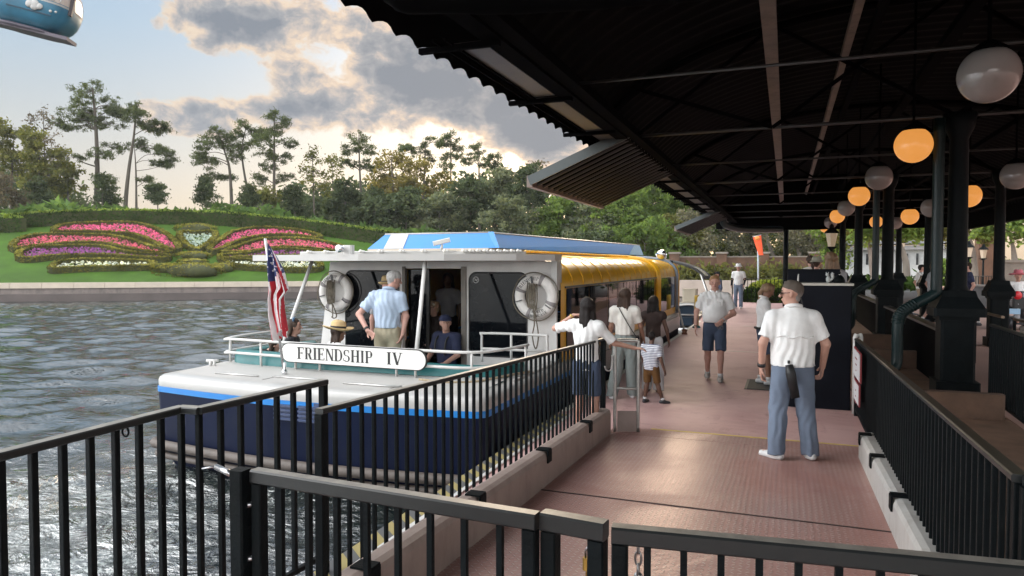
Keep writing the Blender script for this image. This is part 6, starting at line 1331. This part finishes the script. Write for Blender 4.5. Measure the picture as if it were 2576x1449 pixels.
def ex_straps(t, J, k, f, rt, up_):
    for s in (-1, 1): MB().tube(bez([Vector(vv((s*.10, -.05, 1.08))*k), Vector(vv((s*.10, .13, .98))*k), Vector(vv((s*.10, .165, .75))*k)], 4), .014, 6).build('pack_strap', ink, t, True)
seated('seated man in dark cap and navy tee with pack straps at the ferry doorway', 1124, 788, 9.75, R(165), ht=1.78, sk=skin, hair=('short', h_grey), top=(c_navyt, .8), bottom=('long', c_dark), res=.015, face=(-.75, .65, .05), hat=('cap', c_navyt, None), extra=ex_straps)
q = P(1128, 760, y=11.6)
person('standing passenger in grey tee with long dark hair in the dim ferry cabin', (q.x, q.y, bf), R(180), 1.78, 1.0, {}, skind, ('long', h_black, .3), (c_grey, .7), ('long', c_dark), None, .022, True, finger=False)
# ---- farther off
def ex_hatman(t, J, k, f, rt, up_):
    for s in 'LR': MB().tube([Vector(J['el'+s]*.75+J['sh'+s]*.25), Vector(J['el'+s]), Vector(J['wr'+s])], [.05, .048, .036], 8).build('dark_sleeve', c_dark, t, True)
q = P(1857, 755, d=28.6)
person('man in white bucket hat and dark sleeves standing beyond the ferry', (q.x, q.y, .22), R(175), 1.76, 1.0, dict(elL=(-.26, -.02, 1.15), wrL=(-.22, .1, .93)), skin, ('none', h_brown), (c_white, .7), ('long', c_blue), shoew, .024, hat=('bucket', M('white_hat_cloth', (.68, .68, .68), .8), None), finger=False, extra=ex_hatman)
q = P(1806, 690, d=27)
person('man in dark cap and blue shirt standing by the pontoon boat', (q.x, q.y, q.z-1.62), R(120), 1.72, 1.0, {}, skin, ('short', h_black), (cloth('dusk_blue_cloth', (.09, .11, .17)), 1.3), ('long', c_dark), shoed, .024, hat=('cap', c_dark, None), finger=False)
for px, py, dd, lab, kw in ((2091, 652, 14.5, 'person with long light brown hair seen from behind above the booth', dict(hair=('long', h_tan, .3), top=(c_grey, .7), fem=True)), (2054, 662, 19.5, 'person in pale sun hat beyond the booth', dict(hair=('short', h_brown), top=(c_white, .7), hat=('bucket', M('khaki_hat_cloth', (.35, .34, .27), .8), None))), (2040, 656, 20.5, 'person with tied brown hair beyond the booth', dict(hair=('pony', h_brown, .2), top=(c_off, .7), fem=True))):
    q = P(px, py, d=dd); person(lab, (q.x, q.y, 0), R(rnd.uniform(-30, 30)), q.z+.14, 1.0, {}, skin, kw['hair'], kw['top'], ('long', c_navy), shoed, .024, kw.get('fem', False), hat=kw.get('hat'), finger=False)
walk = dict(kneeL=(-.1, .14, .52), ankL=(-.1, .18, .09), kneeR=(.1, -.04, .5), ankR=(.1, -.26, .13), elR=(.24, .06, 1.16), wrR=(.24, .22, 1.0), elL=(-.24, -.1, 1.15), wrL=(-.25, .0, .93))
for px, d_, lab, rz, ht, tp, bt, hr in ((2346, 20.5, 'brown haired boy in grey tee walking across the plaza', R(-85), 1.72, c_grey, c_tan, h_brown), (2316, 23, 'walker in white tee half hidden by the far column', R(-80), 1.68, c_white, c_tan, h_black), (2436, 19.0, 'man in navy tee and tan shorts walking behind the near column', R(85), 1.74, c_navyt, c_tan, h_brown)):
    q = P(px, 700, d=d_); person(lab, (q.x, q.y, .30), rz, ht, 1.0, walk, skinr, ('short', hr), (tp, .7), ('short', bt, 1.15, .95), shoed, .022, finger=False)
# ================================================================== booth, barrier hoop, mat and other things on the dock
bk_ = M('booth_laminate', (.006, .007, .011), .5, var=.3, spec=.08)
t = thing('ticket_booth', 'tall black boarding booth with a pale counter edge and a raised back box', 'booth', (.5, 10.7, 0))
MB().box(.0, .84, 10.62, 11.35, .004, 1.70, bev=.015).build('cabinet', bk_, t)
MB().box(-.02, .86, 10.60, 11.37, 1.703, 1.735, bev=.008).build('counter_edge', M('counter_edge_cream', (.50, .48, .42), .5), t)
MB().box(.02, .72, 11.10, 11.40, 1.738, 1.925, bev=.01).build('back_box', bk_, t)
MB().tube([(.16, 10.75, 1.736), (.16, 10.75, 1.80), (.165, 10.75, 1.86)], [.013, .012, .007], 8).build('counter_pen_stand', whitep, t)
q = Vector((.545, 10.72, 1.736)); sq = thing('counter_ornament', 'small whitish squirrel like ornament on the booth counter', 'ornament', q)
MB().ball(q+Vector((0, 0, .05)), (.03, .028, .05), 10).ball(q+Vector((-.012, 0, .115)), (.024, .022, .024), 10).ball(q+Vector((-.026, 0, .142)), (.007, .006, .014), 6).ball(q+Vector((.002, 0, .142)), (.007, .006, .014), 6).tube(bez([q+Vector((.02, 0, .03)), q+Vector((.055, 0, .07)), q+Vector((.05, 0, .12)), q+Vector((.062, 0, .14))], 4), [.016]*5+[.02]*8, 8).build('ornament_body', M('stone_white', (.45, .47, .46), .7), sq)
q = Vector((.70, 10.95, 1.736)); bl = thing('desk_lamp_bell', 'dark round bell shaped gadget at the right end of the booth counter', 'gadget', q)
MB().lathe([(.075, 0), (.075, .03), (.06, .07), (.035, .10), (.012, .12), (.02, .145), (.004, .16)], q, 16).build('gadget_body', black, bl); MB().ball(q+Vector((0, -.03, .115)), .012, 8).build('gadget_knob', chrome, bl)
t = thing('guard_post', 'pair of rounded white guard posts at the right edge of the booth', 'post', (.88, 10.44, 0))
MB().tube([(.87, 10.44, 0), (.87, 10.44, 1.02), (.885, 10.44, 1.07)], .028, 10).build('post_tube', whitep, t); MB().tube([(.945, 10.5, 0), (.945, 10.5, 1.02), (.93, 10.5, 1.07)], .028, 10).build('post_tube', whitep, t)
t = thing('floor_mat', 'dark rubber mat with a pale edge under the staff woman', 'mat', (-.2, 12.4, 0))
MB().box(-.56, .0, 11.85, 12.85, .004, .016).build('mat_sheet', M('mat_rubber', (.028, .03, .03), .7, bump=.5, bs=40), t); MB().box(-.60, -.562, 11.85, 12.85, .004, .013).build('mat_edge', beamgrey, t)
ha, hb2 = P(1549, 1085, z=0), P(1594, 1076, z=0)
t = thing('barrier_hoop', 'tall narrow metal barrier hoop with kick plate at the foot of the kerb', 'barrier', ha)
a = Vector((-1.88, 8.27, 0)); b = Vector((-1.62, 8.36, 0))
MB().tube(bez([a, a+Vector((0, 0, .5)), a+Vector((0, 0, 1.04)), a+(b-a)*.12+Vector((0, 0, 1.09)), a+(b-a)*.88+Vector((0, 0, 1.09)), b+Vector((0, 0, 1.04)), b+Vector((0, 0, .5)), b], 5), .021, 10).tube([a+Vector((0, 0, .52)), b+Vector((0, 0, .52))], .016, 8).build('hoop_tube', alum, t)
d = (b-a).normalized(); MB().beam(a+d*.03+Vector((0, 0, .13)), b-d*.0+Vector((0, 0, .13)), .012, .25).build('kick_plate', M('kick_plate_paint', (.30, .24, .22), .5, .4), t)
MB().tube(bez([a+Vector((-.03, -.02, .92)), a+Vector((-.03, -.02, .80)), a+Vector((-.05, -.03, .74)), a+Vector((-.09, -.05, .74)), a+Vector((-.11, -.06, .79))], 5), .009, 8).build('hook', whitep, t)
t = thing('notice_board', 'white notice board with red border hung on the right railing', 'sign', (.83, 9.2, .7))
rd = M('notice_red', (.24, .03, .035), .5); nw = M('notice_white', (.62, .62, .63), .5)
for i, (y0, y1, z0, z1) in enumerate(((8.75, 9.55, .66, 1.0), (8.85, 9.45, .38, .63))):
    MB().box(.785, .80, y0, y1, z0, z1).build('notice_border', rd, t); o = t.children[-1]
    MB().box(.778, .784, y0+.022, y1-.022, z0+.016, z1-.016).build('notice_face', nw, o)
    for k in range(3): MB().box(.774, .777, y0+.28+.05*k, y1-.28-.05*k, z1-.11-.07*k, z1-.095-.07*k).build('notice_line', rd, o)
t = thing('mooring_post', 'slim yellow mooring post at the edge of the dock past the ferry', 'post', (-2.70, 22.8, 0)); q = P(1752, 822, x=-2.6)
MB().tube([(q.x, q.y, 0), (q.x, q.y, .95), (q.x, q.y, 1.02)], .07, 10).build('post_body', M('post_yellow', (.52, .33, .04), .5, var=.25, vs=5), t); MB().lathe([(.13, 0), (.12, .05), (.07, .07)], (q.x, q.y, .002), 12).build('post_foot', teal, t)
q = P(1722, 822, x=-2.68); t = thing('mooring_line', 'pale mooring line from the ferry bow to a cleat on the dock edge', 'rope', (q.x, q.y, 0))
MB().tube(bez([(-3.2, 22.1, .95), (-3.0, 21.5, .75), (q.x, q.y, .08)], 8), .03, 8).build('line', M('rope_white', (.50, .48, .44), .8), t); MB().lathe([(.09, 0), (.06, .05), (.09, .13), (.02, .15)], (q.x, q.y, .001), 10).build('dock_cleat', M('rusty_iron', (.20, .09, .05), .7), t)
# ================================================================== pontoon boat with a dark canopy
t = thing('pontoon_boat', 'small pontoon boat with arched dark canopy and cream seats beyond the ferry', 'boat', (-4.6, 29, WZ)); dn = M('pontoon_navy', (.02, .035, .055), .35)
MB().box(-8.2, -3.15, 27.6, 29.9, -.35, -.05, bev=.15).build('deck', dn, t)
for y in (27.9, 29.6): MB().tube([(-8.3, y, -.62), (-3.3, y, -.62), (-3.0, y, -.5)], .28, 12).build('pontoon', alum, t)
MB().box(-8.1, -3.25, 27.62, 27.68, -.04, .42).build('side_panel', dn, t)
for z in (.06, .48): MB().tube([(-8.1, 27.6, z), (-3.2, 27.6, z)], .035, 8).build('side_rail', whitep, t)
MB().tube(bez([(-4.2, 27.5, -.1), (-4.1, 27.5, .3), (-3.5, 27.5, .46), (-2.95, 27.5, .40)], 5), .035, 8).build('curved_rail', whitep, t)
cs_ = M('cream_vinyl', (.52, .46, .36), .5, var=.08)
for x in (-5.9, -3.55): MB().box(x-.3, x+.3, 28.3, 28.8, .1, .5, bev=.08).box(x-.3, x+.3, 28.78, 29.0, .502, 1.02, bev=.08).build('helm_seat', cs_, t)
MB().box(-5.4, -4.0, 27.75, 28.2, .0, .40, bev=.08).box(-5.4, -4.0, 27.70, 27.86, .402, .62, bev=.05).build('bench_seat', cs_, t)
rows = []
for y in (27.6, 29.9): rows.append([(-5.35+2.55*math.cos(a), y, 1.30+.92*math.sin(a)) for a in [R(172-164*i/20) for i in range(21)]])
MB().grid(rows).build('canopy', M('canopy_fabric', (.022, .021, .022), .8), t)
MB().tube([(x, y-.02, z) for x, y, z in rows[0]], .05, 8).build('canopy_frame', M('frame_dark', (.05, .05, .05), .4), t)
MB().tube([rows[0][-3], (-2.75, 27.6, .9), (-2.85, 27.6, .0)], .045, 8).tube([rows[0][3], (-7.9, 27.6, .0)], .045, 8).build('canopy_leg', alum, t)
MB().grid([[(-5.35+2.57*math.cos(a), y, 1.31+.94*math.sin(a)) for a in [R(14+24*i/8) for i in range(9)]] for y in (27.55, 29.0)]).build('canopy_window', M('clear_vinyl', (.4, .42, .44), .15), t)
# ================================================================== windsock, bush, brick wall, rails on the far side
q = P(1908, 700, d=38); t = thing('windsock', 'limp orange windsock on a slim grey pole beyond the dock', 'windsock', (q.x, q.y, .22)); zt = P(1900, 593, d=38).z
MB().tube([(q.x, q.y, .22), (q.x-.05, q.y, zt+.02)], .045, 8).build('pole', M('pole_grey', (.34, .40, .44), .4), t)
og = M('windsock_orange', (.80, .10, .03), .7, var=.12, vs=4); rows = []
for i in range(13):
    b_ = i/12; r_ = .21*(1-.45*b_); c = Vector((q.x-.1+.22*b_, q.y-.12, zt-.02-1.02*b_)); rows.append([c+Vector((r_*math.cos(a), r_*.7*math.sin(a), .05*math.cos(a)*(1-b_))) for a in [2*math.pi*j/16 for j in range(16)]])
MB().grid(rows, closed=True).build('sock', og, t); MB().tube([p_ for p_ in rows[0]], .02, 6, closed=True).build('hoop', steel, t); MB().ball((q.x-.08, q.y-.24, zt-.14), (.13, .08, .13), 10).build('sock_mouth', M('windsock_inside', (.75, .26, .06), .7), t)
q0, q1 = P(1880, 742, d=33), P(2010, 735, d=33)
t = thing('clipped_bush', 'low rounded clipped bush beside the dark railing at the far end of the dock', 'bush', ((q0.x+q1.x)/2, q0.y, .22)); cx, cy = (q0.x+q1.x)/2, (q0.y+q1.y)/2
dd = rng.normal(size=(2600, 3)); dd /= np.linalg.norm(dd, axis=1, keepdims=True); dd[:, 2] = np.abs(dd[:, 2]); pt = np.array([cx, cy, .25])+dd*np.array([1.35, .8, 1.0])*(1+.05*rng.normal(size=(2600, 1)))
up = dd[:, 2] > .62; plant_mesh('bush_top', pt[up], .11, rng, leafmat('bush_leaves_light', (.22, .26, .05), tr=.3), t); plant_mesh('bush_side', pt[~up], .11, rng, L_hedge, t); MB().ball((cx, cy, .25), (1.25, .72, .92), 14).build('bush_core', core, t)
fence('dark barred railing in front of the clipped bush', [Vector((q0.x-.6, q0.y-1.0, 1.32)), Vector((q1.x+1.2, q1.y-.6, 1.32))], .95, pitch=.17, bar=.03, group='plaza railings', foot=.14)
brick = M('brown_brick', (.10, .052, .030), .85, var=.3, vs=1.5, bump=.4, bs=10); cap_ = M('stone_cap', (.20, .17, .14), .8, var=.2)
t = thing('brick_wall', 'long low brown brick wall with pillars under the oaks', 'wall', P(1860, 690, d=62)); a, b = P(1690, 688, d=60), P(2068, 688, d=58)
MB().beam((a.x, a.y, 1.45), (b.x, b.y, 1.45), .3, 2.2).build('wall_body', brick, t); MB().beam((a.x, a.y, 2.60), (b.x, b.y, 2.60), .42, .10).build('wall_cap', cap_, t)
for s in (.02, .34, .62, .95): p_ = a+(b-a)*s; MB().box(p_.x-.4, p_.x+.4, p_.y-.4, p_.y+.4, .3, 2.85).build('pillar', brick, t); MB().box(p_.x-.48, p_.x+.48, p_.y-.48, p_.y+.48, 2.853, 3.0).build('pillar_cap', cap_, t)
c_ = np.concatenate([np.array(a+(b-a)*float(u_))+np.array([0, -1.2, -.2])+rng.normal(size=(12, 3))*np.array([.5, .5, .45]) for u_ in rng.random(160)]); tag(plant_mesh('wall_undergrowth', c_+np.array([0, 0, 0]), .24, rng, L_olive, None, elong=2.4), kind='stuff')
pr_ = MB(); a, b = P(1690, 700, d=56), P(1905, 692, d=54); pr_.beam((a.x, a.y, .1), (b.x, b.y, .1), 1.2, 1.25)
tag(pr_.build('far_quay', M('far_quay_stone', (.40, .32, .27), .8, var=.15, vs=.8)), kind='structure')
# ================================================================== the plaza to the right
for i, (lab, px, dd, tp) in enumerate((('pale trunked oak spreading behind the second column', 2275, 34, [(2280, 700), (2278, 655), (2262, 610), (2250, 585)]), ('oak with forked trunk right of the near column', 2448, 40, [(2452, 690), (2450, 650), (2445, 615), (2430, 580)]), ('oak at the right edge of the picture', 2548, 36, [(2556, 690), (2552, 650), (2548, 620), (2540, 590)]), ('leaning pale oak between the slim columns', 2188, 44, [(2196, 700), (2190, 640), (2180, 600), (2172, 570)]))):
    x, y = tp[-1]; leafy(lab, dd, tp, [(x-38, 562, 32, 18), (x+38, 560, 34, 18), (x, 545, 44, 18), (x+12, 588, 30, 12), (x-60, 585, 18, 14), (x+62, 590, 20, 14)], L_olive if i % 2 else L_mid, 130+i, dens=.85, bk=barkpale, r0=.23, leaf=.24, base_z=.30, group='oaks on the plaza', name='oak_tree')
leafy('bushy yellow green tree behind the booth', 46, [(2105, 700), (2105, 650)], [(2108, 600, 34, 28), (2095, 640, 30, 34), (2120, 570, 30, 18), (2070, 580, 30, 16)], L_mid, 140, dens=1.1, base_z=.30, leaf=.26)
lg = M('lantern_glass', (.40, .34, .27), .2, emit=((1, .75, .45), .08)); LPG = 'lantern street lamps on the plaza'
for lab, px, py, dd in (('large lantern street lamp behind the booth', 2092, 596, 24), ('lantern street lamp between the columns', 2268, 617, 40), ('lantern street lamp right of the near column', 2437, 629, 34), ('second lantern street lamp right of the near column', 2474, 634, 38), ('small distant lantern lamp by the green hedge', 2522, 652, 52)):
    q = P(px, py, d=dd); t = thing('street_lamp', lab, 'street lamp', (q.x, q.y, .30), group=LPG)
    MB().tube([(q.x, q.y, .3), (q.x, q.y, 1.0), (q.x, q.y, q.z-.38)], [.10, .055, .045], 8).build('lamp_post', black, t)
    MB().grid([[(q.x+r_*math.cos(a), q.y+r_*math.sin(a), q.z+z_) for a in [2*math.pi*j/6+.3 for j in range(6)]] for r_, z_ in ((.11, -.34), (.20, .12))], closed=True, sm=False).build('lantern', lg, t)
    MB().lathe([(.25, .12), (.21, .18), (.08, .30), (.07, .38), (.02, .44)], (q.x, q.y, q.z), 6, smooth=False).build('lantern_cap', black, t); MB().lathe([(.06, -.44), (.17, -.345), (.17, -.33), (.05, -.33)], (q.x, q.y, q.z), 6, smooth=False).build('lantern_base', black, t)
t = thing('far_pavilion', 'long pale grey building with a balcony and dark truss, far behind the columns', 'building', P(2290, 690, d=85)); a, b = P(2120, 690, d=90), P(2420, 690, d=80)
pw = M('pavilion_wall', (.38, .38, .38), .8, var=.1); dkp = M('pavilion_roof', (.20, .19, .19), .8)
MB().beam((a.x, a.y, 2.2), (b.x, b.y, 2.2), 4, 3.4).build('lower_wall', pw, t); MB().beam((a.x, a.y, 6.0), (b.x, b.y, 6.0), 3.5, 2.6).build('upper_wall', pw, t)
MB().beam((a.x, a.y, 4.5), (b.x, b.y, 4.5), 6, .35).build('balcony', M('balcony_beam', (.16, .16, .17), .7), t); MB().beam((a.x, a.y, 3.9), (b.x, b.y, 3.9), 5.4, .5).build('truss_band', dkp, t)
MB().slab([(a.x-.5, a.y-2.6, 7.2), (b.x+.5, b.y-2.6, 7.2), (b.x+.5, b.y+2, 8.8), (a.x-.5, a.y+2, 8.8)], -.25).build('roof', dkp, t)
dv = (b-a).normalized(); nv = Vector((dv.y, -dv.x, 0))
for i in range(12):
    p_ = a+(b-a)*((i+.5)/12)+nv*2.03; MB().beam((p_.x, p_.y, 1.9), (p_.x, p_.y, 3.2), .9, .08, up=tuple(dv)).build('window', glass, t)
    p_ = a+(b-a)*((i+.5)/12)+nv*2.9; MB().tube([(p_.x, p_.y, 4.7), (p_.x, p_.y, 5.7)], .06, 6).build('balcony_post', whitep, t)
p0, p1 = a+nv*2.9, b+nv*2.9; MB().tube([(p0.x, p0.y, 5.7), (p1.x, p1.y, 5.7)], .06, 6).build('balcony_rail', whitep, t)
t = thing('planter_wall', 'low dark grey curved planter wall on the plaza', 'planter', P(2480, 730, d=30)); a, b = P(2395, 742, d=30), P(2545, 745, d=27)
MB().beam((a.x, a.y, .7), (b.x, b.y, .7), .5, .8).build('wall_body', M('planter_stone', (.10, .10, .10), .7, var=.2), t); MB().beam((a.x, a.y, 1.13), (b.x, b.y, 1.13), .62, .06).build('wall_cap', beamgrey, t)
t = thing('planter_bed', 'round planter with low shrubs at the foot of the forked tree', 'planter', P(2262, 740, d=32)); q = P(2262, 745, d=32)
MB().lathe([(2.2, 0), (2.2, .5), (1.9, .55), (.1, .6)], (q.x, q.y, .302), 24).build('planter_rim', M('planter_stone', (.10, .10, .10)), t); c_ = np.array([q.x, q.y, 1.0])+rng.normal(size=(900, 3))*np.array([1.0, 1.0, .18]); plant_mesh('planter_shrubs', c_, .2, rng, L_hedge, t)
t = thing('brick_pillar', 'tall brick pillar with stone cap left of the right column', 'pillar', P(2482, 690, d=44)); q = P(2482, 660, d=44)
MB().box(q.x-.55, q.x+.55, q.y-.55, q.y+.55, .302, 3.6).build('shaft', brick, t); MB().box(q.x-.7, q.x+.7, q.y-.7, q.y+.7, 3.603, 3.85).build('cap', cap_, t)
t = thing('stone_pillar', 'pale stone pillar behind the scooter rider', 'pillar', P(2540, 690, d=26)); q = P(2541, 690, d=26)
MB().box(q.x-.36, q.x+.36, q.y-.36, q.y+.36, .302, 2.05, bev=.03).build('shaft', cap_, t); MB().box(q.x-.42, q.x+.42, q.y-.42, q.y+.42, 2.053, 2.15).build('cap', cap_, t); MB().box(q.x-.8, q.x+.8, q.y-.6, q.y-.37, .303, .95).build('base_block', M('planter_stone', (.1, .1, .1)), t)
t = thing('plaza_hedge', 'dark green hedge behind the brick pillar on the right', 'hedge', P(2510, 690, d=54)); q = P(2510, 680, d=54)
c_ = np.array([q.x, q.y, 1.3])+(rng.random((2200, 3))-.5)*np.array([9, 2, 2.0]); plant_mesh('hedge_leaves', c_, .3, rng, L_mid, t)
# scooter rider with a pink hat at the right edge
q = P(2560, 720, d=18.5); sc_ = thing('mobility_scooter', 'dark mobility scooter with a red light carrying the rider in the pink hat', 'scooter', (q.x, q.y, .30)); x, y = q.x, q.y; z0 = .30; dkm = M('scooter_plastic', (.02, .02, .025), .4)
MB().box(x-.28, x+.28, y-.5, y+.5, z0+.15, z0+.32, bev=.08).build('chassis', dkm, sc_); MB().box(x-.26, x+.26, y+.05, y+.5, z0+.45, z0+.58, bev=.06).box(x-.26, x+.26, y+.46, y+.58, z0+.582, z0+1.1, bev=.04).build('seat', dkm, sc_)
MB().tube([(x, y-.42, z0+.3), (x, y-.30, z0+.95)], .05, 8).tube([(x-.28, y-.28, z0+.98), (x+.28, y-.28, z0+.98)], .022, 8).build('tiller', dkm, sc_); MB().box(x-.22, x+.22, y-.5, y-.38, z0+.55, z0+.85, bev=.04).build('front_basket', M('basket_black', (.03, .03, .03), .6), sc_)
for sx in (-.27, .27):
    for sy in (-.4, .4): MB().lathe([(.06, -.05), (.15, -.05), (.16, 0), (.15, .05), (.06, .05)], (x+sx, y+sy, z0+.16), 14, axis=(1, 0, 0)).build('wheel', dkm, sc_)
MB().ball((x-.12, y-.5, z0+.9), (.10, .04, .11), 10).build('red_lamp', M('red_lens', (.6, .02, .03), .3), sc_); MB().box(x-.3, x-.06, y-.52, y-.505, z0+.42, z0+.56).build('licence_tag', M('pale_blue_tag', (.35, .55, .75), .5), sc_)
seated('rider in a pink sun hat and pale top on the mobility scooter', 2561, 690, y, R(180), pose={}, sk=skin, hair=('none', h_brown), top=(c_white, 1.3), bottom=('long', c_grey), res=.024, hat=('wide', M('pink_hat_cloth', (.62, .16, .20), .8), None), finger=False, fem=True, hz=1.28)
# ================================================================== evening air
hz = MB().box(-240, 160, -60, 210, -2.2, 40).build('haze', None) if False else None
hm = bpy.data.meshes.new('haze'); bmv = MB().box(-260, 170, -60, 190, -1.7, 42); hm.from_pydata(bmv.V, [], bmv.F); ho = bpy.data.objects.new('haze', hm); sc.collection.objects.link(ho); ho['kind'] = 'stuff'
m = bpy.data.materials.new('evening_air'); m.use_nodes = True; t = m.node_tree; t.nodes.clear(); q = NG(t); v = q.n('ShaderNodeVolumePrincipled'); v.inputs['Density'].default_value = .0003; v.inputs['Color'].default_value = (.9, .92, .95, 1); v.inputs['Anisotropy'].default_value = .2
t.links.new(v.outputs[0], q.n('ShaderNodeOutputMaterial').inputs['Volume']); hm.materials.append(m)
